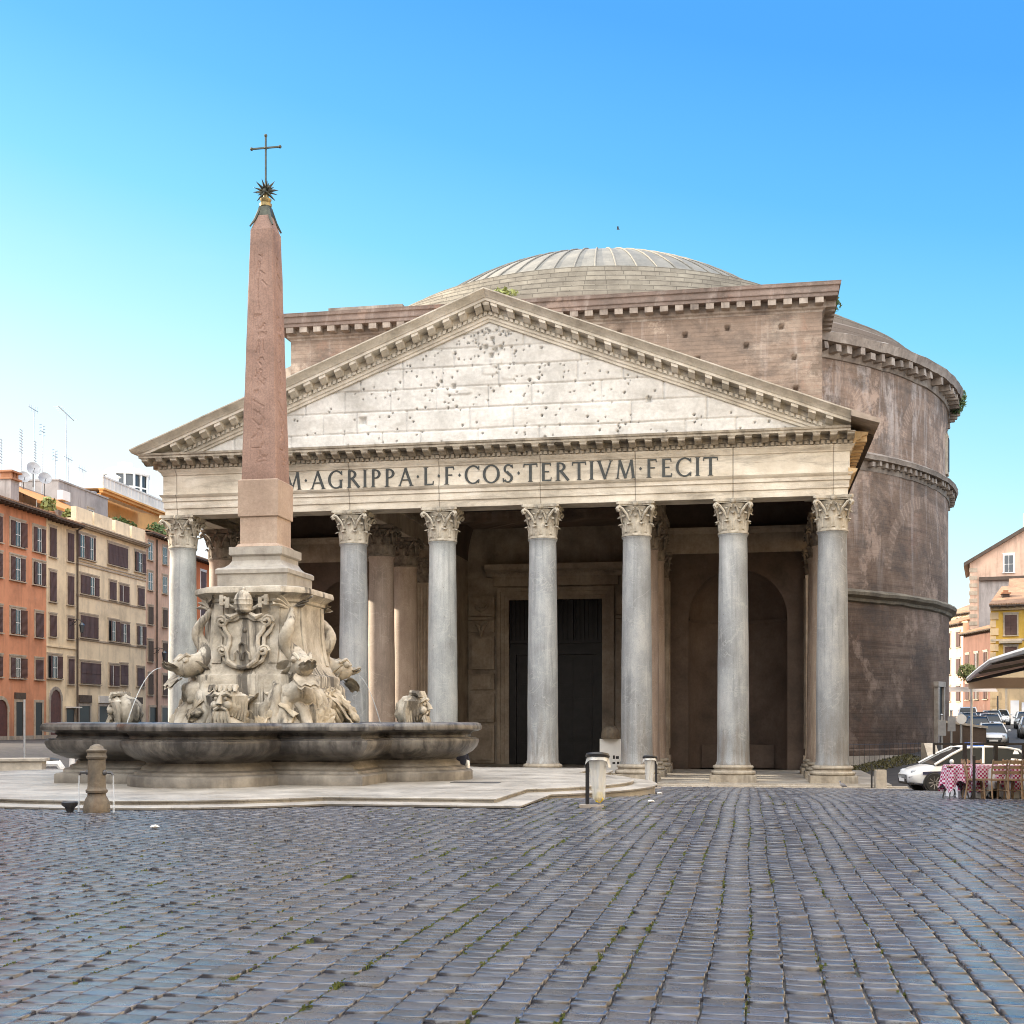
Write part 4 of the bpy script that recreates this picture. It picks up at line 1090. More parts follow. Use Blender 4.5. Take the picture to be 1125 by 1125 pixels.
# brick block behind the porch
def block_front():
    dx = 0.1
    X = np.arange(-17.72, 17.73, dx); Z = np.arange(16.4, 29.21, dx)
    GX, GZ = np.meshgrid(X, Z); H = np.zeros_like(GX)
    for hx, hz in ((4.8, 28.4), (9.1, 28.0), (11.8, 28.3), (15.2, 28.2), (16.0, 26.2), (16.1, 24.2), (9.9, 26.4), (13.0, 27.1), (12.1, 23.6), (-5.2, 28.3), (-9.5, 28.1), (-12.4, 26.5), (2.0, 28.2)):
        H = np.maximum(H, ((np.abs(GX - hx) < 0.17) & (np.abs(GZ - hz) < 0.17)) * 0.45)
    H += 0.03 * np.exp(-((GX - 15.45) / 0.12) ** 2)
    V = np.stack([GX, 18.0 + H, GZ], -1).reshape(-1, 3); nX, nZ = len(X), len(Z)
    i0 = (np.arange(nZ - 1)[:, None] * nX + np.arange(nX - 1)[None]).ravel()
    return fast_mesh('block_wall', V, np.stack([i0, i0 + 1, i0 + nX + 1, i0 + nX], -1), MT['brick_block'], temple)
bw = block_front()
m = MB()
m.box(-17.72, 17.72, 18.5, 34, 16.4, 30.0)
for sg in (-1, 1):
    xa, xb = sorted((sg * 17.3, sg * 17.721)); m.box(xa, xb, 18.002, 34, 16.42, 29.2)
    xa, xb = sorted((sg * 17.2, sg * 17.72)); m.box(xa, xb, YW - 0.0, 34, -0.6, 16.4)
    xa, xb = sorted((sg * 6.62, sg * 17.19)); m.box(xa, xb, 19.5, 34, -0.6, 16.39)
m.box(-17.7, 17.7, 17.4, 18.5, 16.2, 17.6)
m.build('block_side_wall', MT['brick_block'], temple)
bp = [(-17.72, 33), (-17.72, 18), (17.72, 18), (17.72, 33)]
m = MB()
m.sweep([(-0.5, 29.0), (0.03, 29.0), (0.06, 29.12), (0.2, 29.2), (0.22, 29.3), (-0.5, 29.3)], bp)
m.sweep([(-0.5, 29.3), (0.2, 29.3), (0.2, 29.72), (-0.5, 29.72)], bp)
for x in mod_positions(-17.5, 17.5, 0.98): m.box(x - 0.26, x + 0.26, 18.0 - 0.86, 17.9, 29.33, 29.7)
for y in mod_positions(18.4, 32, 0.98):
    m.box(17.85, 17.72 + 0.86, y - 0.26, y + 0.26, 29.33, 29.7)
m.build('block_bracket_course', MT['drum_trim'], bw)
m = MB()
m.sweep([(-0.5, 29.7), (0.9, 29.7), (0.9, 29.9), (0.98, 29.95), (0.98, 30.3), (1.08, 30.36), (1.12, 30.58), (-0.5, 30.62)], bp)
m.build('block_cornice', MT['brick_red'], bw)
m = MB(); m.box(-18.4, 18.4, 17.4, 33, 30.55, 30.72); m.build('block_roof', MT['drum_trim_dark'], bw)
MB().box(-14.9, -9.7, 17.6, 20.5, 30.722, 31.0).build('roof_slab', MT['drum_trim'], bw)

# round brick drum, cornices, stepped rings and dome
YC = 47.95
A0, A1 = R(-57), R(237)
def ring_wall(m, r0, z0, z1, seg=192): m.lathe([(r0, z0), (r0, z1)], seg, 0, YC, A0, A1, cap=False)
m = MB()
m.lathe([(29.62, -1.2), (29.62, 0.95), (29.5, 1.05), (29.5, 11.3)], 192, 0, YC, A0, A1, cap=False)
ring_wall(m, 29.44, 12.0, 20.9); ring_wall(m, 29.38, 21.7, 28.3)
drum = m.build('drum_wall', MT['brick_drum'], temple, 30)
def arc_cornice(name, prof, mat, nb=0, bz=0, br=0, bd=0, bw_=0.3):
    m = MB(); m.lathe(prof, 192, 0, YC, A0, A1, cap=False)
    for k in range(nb):
        a = 2 * PI * k / nb
        if math.sin(a) > 0.75 or math.sin(a) < -0.84: continue
        rr = br + rng.normal(0, 0.02)
        if rng.random() < 0.09: continue
        m.cbox(math.cos(a) * rr, YC + math.sin(a) * rr, bz + rng.uniform(-.05, .12), bd * rng.uniform(.8, 1.02), bw_ * rng.uniform(.8, 1.2), (0.55 if bd > 0.8 else 0.4) * rng.uniform(.8, 1.05), a, rng.uniform(.9, 1.0), rng.uniform(.8, 1.0))
    m.rough(0.07 if bd > .8 or not nb else .04, 0.9)
    return m.build(name, mat, temple, 30)
arc_cornice('lower_drum_cornice', [(29.4, 11.2), (29.7, 11.35), (29.75, 11.55), (30.05, 11.75), (30.1, 11.95), (29.95, 12.1), (29.4, 12.25)], MT['drum_trim_dark'])
arc_cornice('middle_drum_cornice', [(29.3, 20.6), (29.5, 20.62), (29.55, 20.8), (29.6, 21.25), (30.1, 21.3), (30.15, 21.5), (30.2, 21.6), (29.9, 21.8), (29.3, 22.0)], MT['drum_trim'], 240, 20.86, 29.7, 0.6, 0.32)
arc_cornice('upper_drum_cornice', [(29.2, 27.9), (29.5, 27.95), (29.55, 28.1), (29.6, 28.75), (30.45, 28.8), (30.5, 29.1), (30.6, 29.4), (30.2, 29.6), (29.0, 29.9)], MT['drum_trim'], 170, 28.2, 29.85, 1.1, 0.42)
m = MB()
prof = [(29.2, 29.7), (28.2, 30.0), (28.2, 31.0), (27.9, 31.2)]
r, z = 27.0, 31.2
prof.append((r, z))
steps = 7
for k in range(steps):
    z += 0.83; prof.append((r, z)); r -= 1.44; prof.append((r, z))
prof.append((r + 0.05, z + 0.3)); ZD, RD = z + 0.3, r - 0.1
m.lathe(prof, 128, 0, YC, cap=False)
m.build('stepped_ring', MT['ring'], temple, 25)
m = MB()   # stair climbing the rings
for k in range(12):
    a = R(-103) ; r0 = 26.8 - k * 0.83; m.cbox(math.cos(a) * r0, YC + math.sin(a) * r0, 30.5, 0.83, 2.8, 0.9 + k * 0.5, a)
m.build('ring_stair', MT['ring'], temple)
DH = 6.0; RS = (RD * RD + DH * DH) / (2 * DH); zc0 = ZD + DH - RS
def dome_prof(n=26):
    a_max = math.asin(RD / RS); a_min = math.asin(4.4 / RS)
    return [(RS * math.sin(a_max + (a_min - a_max) * k / n), zc0 + RS * math.cos(a_max + (a_min - a_max) * k / n)) for k in range(n + 1)]
dp = dome_prof()
m = MB(); m.lathe(dp, 128, 0, YC, cap=False); m.lathe([(4.4, dp[-1][1] - 0.1), (4.4, dp[-1][1] + 0.35), (4.0, dp[-1][1] + 0.35), (4.0, dp[-1][1] - 3)], 48, 0, YC, cap=False)
dome = m.build('dome', MT['lead'], temple, 40)
m = MB()
for k in range(64):
    a = 2 * PI * k / 64
    m.tube([(math.cos(a) * r_, YC + math.sin(a) * r_, z_ + 0.05) for r_, z_ in dp[::3]], 0.075, 6)
m.build('dome_rib', MT['lead_seam'], dome)
# small window high in the drum, low door with white surround, ledge
a = R(-13)
def on_drum(a, r=29.5): return (math.cos(a) * r, YC + math.sin(a) * r)
m = MB(); px, py = on_drum(a, 29.42); m.cbox(px, py, 22.6, 0.25, 1.3, 3.2, a); m.build('drum_window_frame', MT['marble_grey'], temple)
m = MB(); px, py = on_drum(a, 29.5); m.cbox(px, py, 22.9, 0.2, 0.7, 2.6, a); m.build('drum_window', MT['black'], temple)
a = R(-22)
m = MB(); 
for da in (-0.028, 0.028):
    px, py = on_drum(a + da, 29.65); m.cbox(px, py, 0.4, 0.35, 0.35, 5.2, a)
px, py = on_drum(a, 29.65); m.cbox(px, py, 5.6, 0.4, 2.2, 0.4, a)
m.build('drum_door_frame', MT['trim_grey'], temple)
m = MB(); px, py = on_drum(a, 29.52); m.cbox(px, py, 0.4, 0.3, 1.4, 5.2, a); m.build('drum_door', MT['black'], temple)

# ------------------------------------------------------------------ fountain: platform, basin, carved pedestal
def quatre(a, c, r, n=20, fa=None):
    """square with a round lobe on each side, counter-clockwise"""
    h = math.sqrt(r * r - (a - c) ** 2); t0 = math.atan2(h, a - c); P = []
    for k in range(4):
        ca, sa = math.cos(k * PI / 2), math.sin(k * PI / 2)
        pts = [(a, -a)] + [(c + r * math.cos(t), r * math.sin(t)) for t in np.linspace(-t0, t0, n)]
        P += [(FX + x * ca - y * sa, FY + x * sa + y * ca) for x, y in pts]
    return P
def platform_outline(a=7.8, h=4.3, sag=2.0):
    rr = (h * h + sag * sag) / (2 * sag); t0 = math.asin(h / rr); P = []
    for k in range(4):
        ca, sa = math.cos(k * PI / 2), math.sin(k * PI / 2)
        pts = [(a, -a), (a, -h)] + [(a + sag - rr + rr * math.cos(t), rr * math.sin(t)) for t in np.linspace(-t0, t0, 22)[1:-1]] + [(a, h)]
        P += [(FX + x * ca - y * sa, FY + x * sa + y * ca) for x, y in pts]
    return P
po = platform_outline()
plat = MB()
plat.sweep([(0.57, 0.0), (0.57, 1.45), (0.62, 1.46), (0.63, 1.495), (0.6, 1.51), (0.0, 1.514), (0.0, 1.56), (0.04, 1.566), (0.05, 1.592), (0.02, 1.603), (-0.4, 1.604)], po, True)
plat.add([(x, y, 1.599) for x, y in po], [tuple(range(len(po)))])
steps_t = thing('fountain_steps', 'low pale stone steps following the lobed fountain basin', 'steps')
plat.build('stair_tread', MT['paved_stone'], steps_t, 30)
tag(MB().box(6.0, 7.2, -34.9, -34.5, 1.6, 1.612).build('drain_grate', MT['iron']), 'small dark drain grate set in the stone steps by the basin', 'grate')

ftn = thing('fountain', 'large lobed marble fountain with carved dolphins, rocks and a coat of arms under the obelisk', 'fountain', (FX, FY, -0.361))
ftn.scale = (FS, FS, FS)
def loc(m): m.M = Matrix.Translation((-FX, -FY, 0)); return m
q0 = quatre(3.72, 3.42, 1.85)
m = loc(MB())
m.sweep([(-0.62, 2.23), (-0.58, 2.27), (-0.4, 2.31), (-0.22, 2.41), (-0.11, 2.53), (-0.07, 2.64), (-0.08, 2.7), (-0.13, 2.715), (-0.13, 2.735), (-0.25, 2.75), (-0.27, 2.8), (-0.22, 2.86), (-0.08, 2.885),
         (-0.01, 2.92), (0.0, 2.98), (-0.03, 3.05), (-0.1, 3.08), (-0.32, 3.08), (-0.4, 3.05), (-0.45, 2.9), (-0.5, 2.4)], q0, True)
basin = m.build('basin', MT['basin'], ftn, 45)
m = loc(MB())
m.sweep([(-0.22, 1.76), (-0.22, 1.95), (-0.25, 1.98), (-0.36, 2.0), (-0.38, 2.05), (-0.5, 2.09), (-0.53, 2.16), (-0.6, 2.2), (-0.62, 2.26)], q0, True)
m.build('basin_plinth', MT['basin_base'], ftn, 45)
q1 = quatre(3.72 - 0.44, 3.42, 1.85 - 0.44)
wat = loc(MB()).add([(x, y, 2.93) for x, y in q1], [tuple(range(len(q1)))]).build('water_surface', MT['water'], ftn)

# pedestal: octagon with broad faces and narrow cut corners
def octa(h, k): return [(-(h - k), -h), (h - k, -h), (h, -(h - k)), (h, h - k), (h - k, h), (-(h - k), h), (-h, h - k), (-h, -(h - k))]
m = MB()
oc = octa(1.16, 0.34)
m.sweep([(0.42, 2.6), (0.42, 3.5), (0.38, 3.55), (0.38, 4.12), (0.36, 4.17), (0.29, 4.2), (0.22, 4.3), (0.12, 4.5), (0.06, 4.75), (0.02, 5.05), (0.0, 5.4), (0.0, 5.85), (0.05, 5.88), (0.06, 5.94), (0.1, 5.98), (0.2, 6.05), (0.24, 6.07), (0.24, 6.13), (0.22, 6.2), (0.0, 6.24), (-1.0, 6.25)], oc, True)
ped = m.build('pedestal', MT['carved'], ftn, 30)
m = MB()   # raised panels on each face and framing strips
for k in range(4):
    m.M = Matrix.Rotation(k * PI / 2, 4, 'Z')
    for sg in (-1, 1):
        xa, xb = sorted((sg * 0.58, sg * 0.8))
        vs = []
        for z, o_ in ((4.45, 0.145), (4.75, 0.065), (5.1, 0.02), (5.45, 0.0), (5.84, 0.0)):
            vs += [(xa, -1.16 - o_ - 0.03, z), (xb, -1.16 - o_ - 0.03, z), (xb, -1.1, z), (xa, -1.1, z)]
        fs = [(0, 1, 2, 3)]
        for i in range(4):
            b = i * 4; fs += [(b + q, b + (q + 1) % 4, b + 4 + (q + 1) % 4, b + 4 + q) for q in range(4)]
        fs.append((16, 17, 18, 19)); m2 = MB(); m2.M = m.M; m2.add(vs, fs); m2.build('pedestal_strip', MT['carved'], ftn)
m = MB(); m.M = None
def sq(m, prof): m.sweep(prof, [(-0.001, -0.001), (0.001, -0.001), (0.001, 0.001), (-0.001, 0.001)], True); return m
sq(m, [(0.86, 6.2), (0.86, 6.55), (0.9, 6.57), (0.9, 6.66), (0.86, 6.7), (0.74, 6.73), (0.66, 6.8), (0.6, 6.9), (0.6, 7.0), (0.64, 7.02), (0.66, 7.04), (0.66, 7.22), (0.4, 7.24)])
m.build('pedestal_cap', MT['step_stone'], ftn, 30)

# rocks: a broken mound around the pedestal
def rock_mound():
    nu, nv = 220, 46
    def fn(i, j):
        a = 2 * PI * i / nu; v = j / (nv - 1)
        lob = 0.16 * math.cos(4 * (a - PI / 4))
        r = 1.3 + (2.16 + 0.7 * lob - 1.3) * v
        ca, sa = math.cos(a), math.sin(a)
        n1 = mnoise.noise(Vector((ca * 2.2, sa * 2.2, v * 2.5)))
        cr = mnoise.cell(Vector((ca * 3.2 + 0.4 * n1, sa * 3.2, v * 3.0)))
        n2 = mnoise.fractal(Vector((ca * 5, sa * 5, v * 6)), 0.8, 2.1, 4)
        z = 3.92 - 1.05 * v ** 1.35 + (0.3 * n1 + 0.2 * (cr - 0.5) + 0.13 * n2) * min(1, v * 3) * (1 if v < 0.92 else 0.4)
        z += 0.25 * max(0, math.cos(4 * (a - PI / 4))) * (1 - v)
        r += 0.22 * n1 + 0.16 * (cr - 0.5) + 0.08 * n2
        return (r * ca, r * sa, z if j < nv - 1 else 2.6)
    return MB().grid(fn, nu, nv, True)
rock_mound().build('rock_mound', MT['rock'], ftn, 55)
m = MB()
r3 = random.Random(5)
def smooth_path(P, n):
    P = [Vector(p) for p in P]; out = []
    for k in range(n):
        t = k / (n - 1) * (len(P) - 1); i = min(int(t), len(P) - 2); f = t - i
        a_, b_, c_, d_ = P[max(i - 1, 0)], P[i], P[i + 1], P[min(i + 2, len(P) - 1)]
        out.append(0.5 * ((2 * b_) + (c_ - a_) * f + (2 * a_ - 5 * b_ + 4 * c_ - d_) * f * f + (3 * b_ - a_ - 3 * c_ + d_) * f ** 3))
    return out
for k in range(64):      # slanting folds of broken stone
    a = r3.uniform(0, 2 * PI); r0 = r3.uniform(1.4, 1.6); r1 = r3.uniform(1.8, 2.22); tw = r3.uniform(-0.4, 0.4)
    p0 = Vector((r0 * math.cos(a), r0 * math.sin(a), r3.uniform(3.5, 3.95))); p1 = Vector((r1 * math.cos(a + tw), r1 * math.sin(a + tw), r3.uniform(2.9, 3.25)))
    mid = (p0 + p1) / 2 + Vector((math.cos(a), math.sin(a), 0.6)) * r3.uniform(0.0, 0.16)
    w0 = r3.uniform(0.1, 0.2)
    m.tube(smooth_path([p0, mid, p1], 14), [w0 * (.5 + .6 * math.sin(PI * (.12 + .8 * q / 13))) * r3.uniform(.82, 1.18) for q in range(14)], 12, r3.uniform(0.3, 0.7))
m.rough(0.075, 5.5)
m.build('broken_rock', MT['rock'], ftn, 50)

def dolphin_mb():
    m = MB()
    # radial plane: x outward, y sideways
    path = [(1.5, 0.05, 5.78), (1.62, 0.0, 5.62), (1.78, -0.1, 5.42), (1.8, -0.2, 5.2), (1.68, -0.2, 5.0), (1.6, -0.06, 4.82), (1.72, 0.1, 4.64), (1.95, 0.12, 4.5), (2.2, 0.04, 4.44), (2.42, 0.0, 4.4), (2.58, 0.0, 4.34)]
    path = [(1.38 + (x - 1.5) * 0.82, y, z - 0.06) for x, y, z in path]
    rad = [0.05, 0.08, 0.11, 0.14, 0.16, 0.185, 0.21, 0.24, 0.265, 0.23, 0.12]
    P, Rr = [], []
    for i in range(len(path) - 1):
        for q in range(4):
            t = q / 4
            def cr(a, b, c, d): return 0.5 * ((2 * b) + (-a + c) * t + (2 * a - 5 * b + 4 * c - d) * t * t + (-a + 3 * b - 3 * c + d) * t ** 3)
            A = [path[max(i - 1, 0)], path[i], path[i + 1], path[min(i + 2, len(path) - 1)]]
            P.append(tuple(cr(A[0][k], A[1][k], A[2][k], A[3][k]) for k in range(3)))
            B = [rad[max(i - 1, 0)], rad[i], rad[i + 1], rad[min(i + 2, len(rad) - 1)]]; Rr.append(cr(*B))
    m.tube(P, Rr, 14)
    # tail flukes: two fans
    for sg in (-1, 1):
        def fan(i, j):
            u = i / 6 * 2 - 1; v = j / 5
            return (1.42 + 0.08 * v + 0.05 * math.cos(u * 9) * v, sg * (0.03 + 0.38 * v) + u * 0.1 * (0.4 + v), 5.74 + 0.26 * v - 0.1 * v * v + u * 0.12 * (0.3 + v))
        m.grid(fan, 7, 6)
    # lips: upper turned up, lower a broad leaf
    def lip(z0, rise, ln, wd):
        def fn(i, j):
            u = i / 8 * 2 - 1; v = j / 6
            return (2.12 + ln * v - 0.08 * u * u * v, u * wd * (0.7 + 0.5 * math.sin(PI * v * 0.8)), z0 + rise * v * v + 0.07 * u * u * (1 - v) - 0.03 * math.cos(u * 8) * v)
        m.grid(fn, 9, 7)
        def fn2(i, j):
            p = fn(i, j); return (p[0], p[1], p[2] - 0.07)
        m.grid(fn2, 9, 7)
    lip(4.3, 0.16, 0.42, 0.17); lip(4.12, -0.2, 0.36, 0.27)
    for sg in (-1, 1):
        m.ball((2.06, sg * 0.2, 4.5), 0.085, 10, 8); m.ball((2.11, sg * 0.26, 4.49), 0.042, 8, 6)
        m.tube([(1.86, sg * 0.18, 4.57), (2.05, sg * 0.2, 4.63), (2.22, sg * 0.14, 4.5)], [0.04, 0.06, 0.03], 6)
        for q in range(3):   # scalloped collar fins
            def fin(i, j, q=q, sg=sg):
                u = i / 5 * 2 - 1; v = j / 4
                a = sg * (0.5 + 0.55 * q)
                rr = 0.28 + 0.24 * v * (1 - 0.3 * u * u)
                return (1.82 - 0.14 * v + u * 0.12, rr * math.sin(a) * .9 + 0.02 * math.cos(u * 8), 4.38 - rr * math.cos(a) * 0.85 + u * 0.1)
            m.grid(fin, 6, 5)
    # rough plinth rock that carries the head
    # carved rock falling in folds below the head
    q = random.Random(8)
    for k in range(44):
        y0 = q.uniform(-.42, .42); y1 = y0 * 1.5 + q.uniform(-.25, .25); x1 = 2.08 - .5 * abs(y1) + q.uniform(-.1, .1)
        P = smooth_path([(1.62 - .2 * abs(y0), y0, q.uniform(3.95, 4.2)), (1.8 - .3 * abs(y0) + q.uniform(-.05, .08), (y0 + y1) / 2, q.uniform(3.55, 3.8)), (x1 - .1, y1, q.uniform(3.15, 3.4)), (x1 + .1, y1 + q.uniform(-.1, .1), 2.9)], 12)
        w0 = q.uniform(.05, .14); m.tube(P, [w0 * (.7 + .5 * math.sin(PI * t / 11)) * q.uniform(.85, 1.15) for t in range(12)], 10, q.uniform(.55, .9))
    d2 = MB(); d2.add(m.v, m.f); d2.rough(0.022, 9.0); m.v = d2.v
    m.ball((1.66, 0, 3.72), .4, 24, 16, (1, 1.1, .9), .25, 1.4)
    return m
d0 = None
for k in range(4):
    if d0 is None: d0 = dolphin_mb().build('carved_dolphin', MT['carved'], ftn, 50); o = d0
    else: o = d0.copy(); C.objects.link(o); o.parent = ftn
    o.rotation_euler.z = PI / 4 + k * PI / 2

def mask_mb():
    m = MB()
    m.ball((0, 0, 0.1), 0.34, 18, 12, (0.8, 0.82, 1.05), 0.12, 2.0)
    m.tube([(0.24, 0, 0.27), (0.34, 0, 0.14), (0.36, 0, 0.06)], [0.04, 0.06, 0.075], 8)
    for sg in (-1, 1):
        m.tube([(0.27, sg * 0.03, 0.26), (0.27, sg * 0.13, 0.3), (0.2, sg * 0.23, 0.24)], [0.04, 0.05, 0.03], 6)
        m.ball((0.25, sg * 0.11, 0.19), 0.05, 8, 6); m.ball((0.24, sg * 0.15, 0.04), 0.1, 8, 6)
        m.tube([(0.31, sg * 0.02, -0.0), (0.29, sg * 0.13, -0.05), (0.22, sg * 0.17, -0.18)], [0.035, 0.045, 0.025], 6)
        for q in range(5):
            y = sg * (0.16 + 0.05 * q)
            m.tube([(0.08 - 0.05 * q, y, 0.42 - 0.04 * q), (0.14 - 0.05 * q, y + sg * 0.06, 0.25), (0.04 - 0.04 * q, y + sg * 0.05, 0.02), (0.1 - 0.05 * q, y + sg * 0.03, -0.2 - 0.03 * q)], [0.05, 0.075, 0.07, 0.03], 6)
    for q in range(6):
        y = (q - 2.5) * 0.06
        m.tube([(0.27, y, -0.1), (0.3, y * 1.3, -0.24), (0.26, y * 1.5, -0.42)], [0.04, 0.05, 0.02], 6)
        m.tube([(-0.05, y * 1.6, 0.46), (0.14, y * 1.9, 0.44), (0.2, y * 2.0, 0.34)], [0.06, 0.07, 0.03], 6)
    m.ball((-0.14, 0, 0.0), 0.33, 24, 16, (1, 1.15, 1.1), 0.2, 1.6)
    m.ball((-0.05, 0, -0.42), 0.3, 24, 16, (1.1, 1.3, 0.8), 0.25, 1.6)
    return m
m0 = None
for k in range(4):
    a = k * PI / 2
    if m0 is None: m0 = mask_mb().build('grotesque_mask', MT['carved'], ftn, 50); o = m0
    else: o = m0.copy(); C.objects.link(o); o.parent = ftn
    rr = 3.7 if k != 3 else 2.4
    o.location = (rr * math.cos(a), rr * math.sin(a), 3.32 if k != 3 else 3.42); o.rotation_euler.z = a
    o.scale = (1.0, 1.0, 1.0)

# coat of arms: shield, scrolls, tiara and crossed keys on the front and right faces
def arms_mb():
    m = MB()
    half = [(0.0, 4.33), (0.13, 4.37), (0.27, 4.5), (0.31, 4.7), (0.27, 4.88), (0.27, 5.05), (0.36, 5.2), (0.4, 5.34), (0.33, 5.44), (0.18, 5.45), (0.08, 5.52), (0, 5.52)]
    # face of the shield leans with the pedestal
    def fy(z): return -1.16 - 0.1 - 0.2 * max(0, (5.5 - z) / 1.2) ** 1.8
    half = [(x * 1.2, z) for x, z in half]
    poly = half + [(-x, z) for x, z in half[-2:0:-1]]
    n = len(poly); cz = 4.95
    vs = [(0, fy(cz) - 0.1, cz)] + [(x, fy(z) - 0.02, z) for x, z in poly] + [(x, fy(z) + 0.25, z) for x, z in poly]
    fs = [(0, 1 + i, 1 + (i + 1) % n) for i in range(n)] + [(1 + (i + 1) % n, 1 + i, 1 + n + i, 1 + n + (i + 1) % n) for i in range(n)]
    m.add(vs, fs)
    m.tube([(x * 1.06, fy(z) - 0.05, z) for x, z in poly + poly[:1]], 0.055, 7)
    m.tube([(x * 1.3 + (0.04 if x > 0 else -0.04 if x < 0 else 0), fy(z) + 0.02, z * 1.0) for x, z in poly[:10]], 0.05, 6)
    m.tube([(-x * 1.3 - 0.04 * (x > 0), fy(z) + 0.02, z) for x, z in poly[:10]], 0.05, 6)
    for sg in (-1, 1):
        for cx, cz_, r in ((0.55, 5.4, 0.15), (0.5, 4.72, 0.13)):
            pts = [(sg * (cx + r * (1 - t / 15) * math.cos(t * 0.8)), fy(cz_) - 0.04 - 0.006 * t, cz_ + r * (1 - t / 15) * math.sin(t * 0.8)) for t in range(13)]
            m.tube(pts, 0.045, 6)
        # keys behind the tiara
        m.tube([(-sg * 0.1, -1.3, 5.55), (sg * 0.52, -1.32, 5.86)], 0.04, 6)
        for q in (0, 1): m.cbox(sg * (0.4 + q * 0.14), -1.34, 5.72 + q * 0.06, 0.09, 0.09, 0.24)
        for q in range(3): m.ball((sg * (0.5 + 0.06 * math.cos(q * 2.1)), -1.34, 5.88 + 0.07 * math.sin(q * 2.1)), 0.055, 7, 5)
        m.tube([(sg * 0.14, -1.34, 5.58), (sg * 0.3, -1.38, 5.5), (sg * 0.45, -1.36, 5.56)], [0.05, 0.07, 0.03], 6)
    # hills and star in relief
    for x, z in ((-0.11, 4.52), (0.11, 4.52), (0, 4.72)):
        m.tube([(x - 0.08, fy(z) - 0.07, z), (x - 0.07, fy(z) - 0.09, z + 0.14), (x, fy(z) - 0.1, z + 0.2), (x + 0.07, fy(z) - 0.09, z + 0.14), (x + 0.08, fy(z) - 0.07, z)], 0.03, 6)
    m.ball((0.02, fy(5.2) - 0.06, 5.2), 0.07, 8, 6)
    # tiara
    m.M = Matrix.Translation((0, -1.38, 0))
    m.lathe([(0.0, 5.6), (0.15, 5.61), (0.19, 5.66), (0.18, 5.69), (0.215, 5.77), (0.225, 5.79), (0.21, 5.81), (0.22, 5.88), (0.225, 5.9), (0.205, 5.92), (0.18, 6.0), (0.12, 6.08), (0.04, 6.12), (0.04, 6.17), (0.0, 6.19)], 24)
    m.M = None
    return m
a0_ = arms_mb().build('coat_of_arms', MT['carved'], ftn, 50)

# falling water
def jet(p0, v0, n=14, t1=0.75, r=0.016):
    P = []
    for k in range(n):
        t = t1 * k / (n - 1); P.append((p0[0] + v0[0] * t, p0[1] + v0[1] * t, p0[2] + v0[2] * t - 4.9 * t * t))
    return MB().tube(P, [r * (1 + 0.5 * k / n) for k in range(n)], 7, 0.6)
for k, (sx, sy, lab) in enumerate(((-1, -1, 'thin arc of water spouting left from the nearest carved dolphin'), (1, 1, 'thin arc of water falling at the far right of the carved rocks'), (1, -1, 'thin arc of water falling in front of the right dolphin'), (-1, 1, 'thin arc of water behind the carved rocks on the left'))):
    if k > 1: continue
    s2 = 1 / math.sqrt(2)
    rj = 2.86 if k == 0 else 2.6
    p0 = (FX + sx * rj * s2, FY + sy * rj * s2, 4.46)
    tag(jet(p0, (sx * 1.15, sy * 1.15, 0.0), t1=0.56).build('water_jet', MT['jet']), lab, 'water jet', 'jets of the fountain')

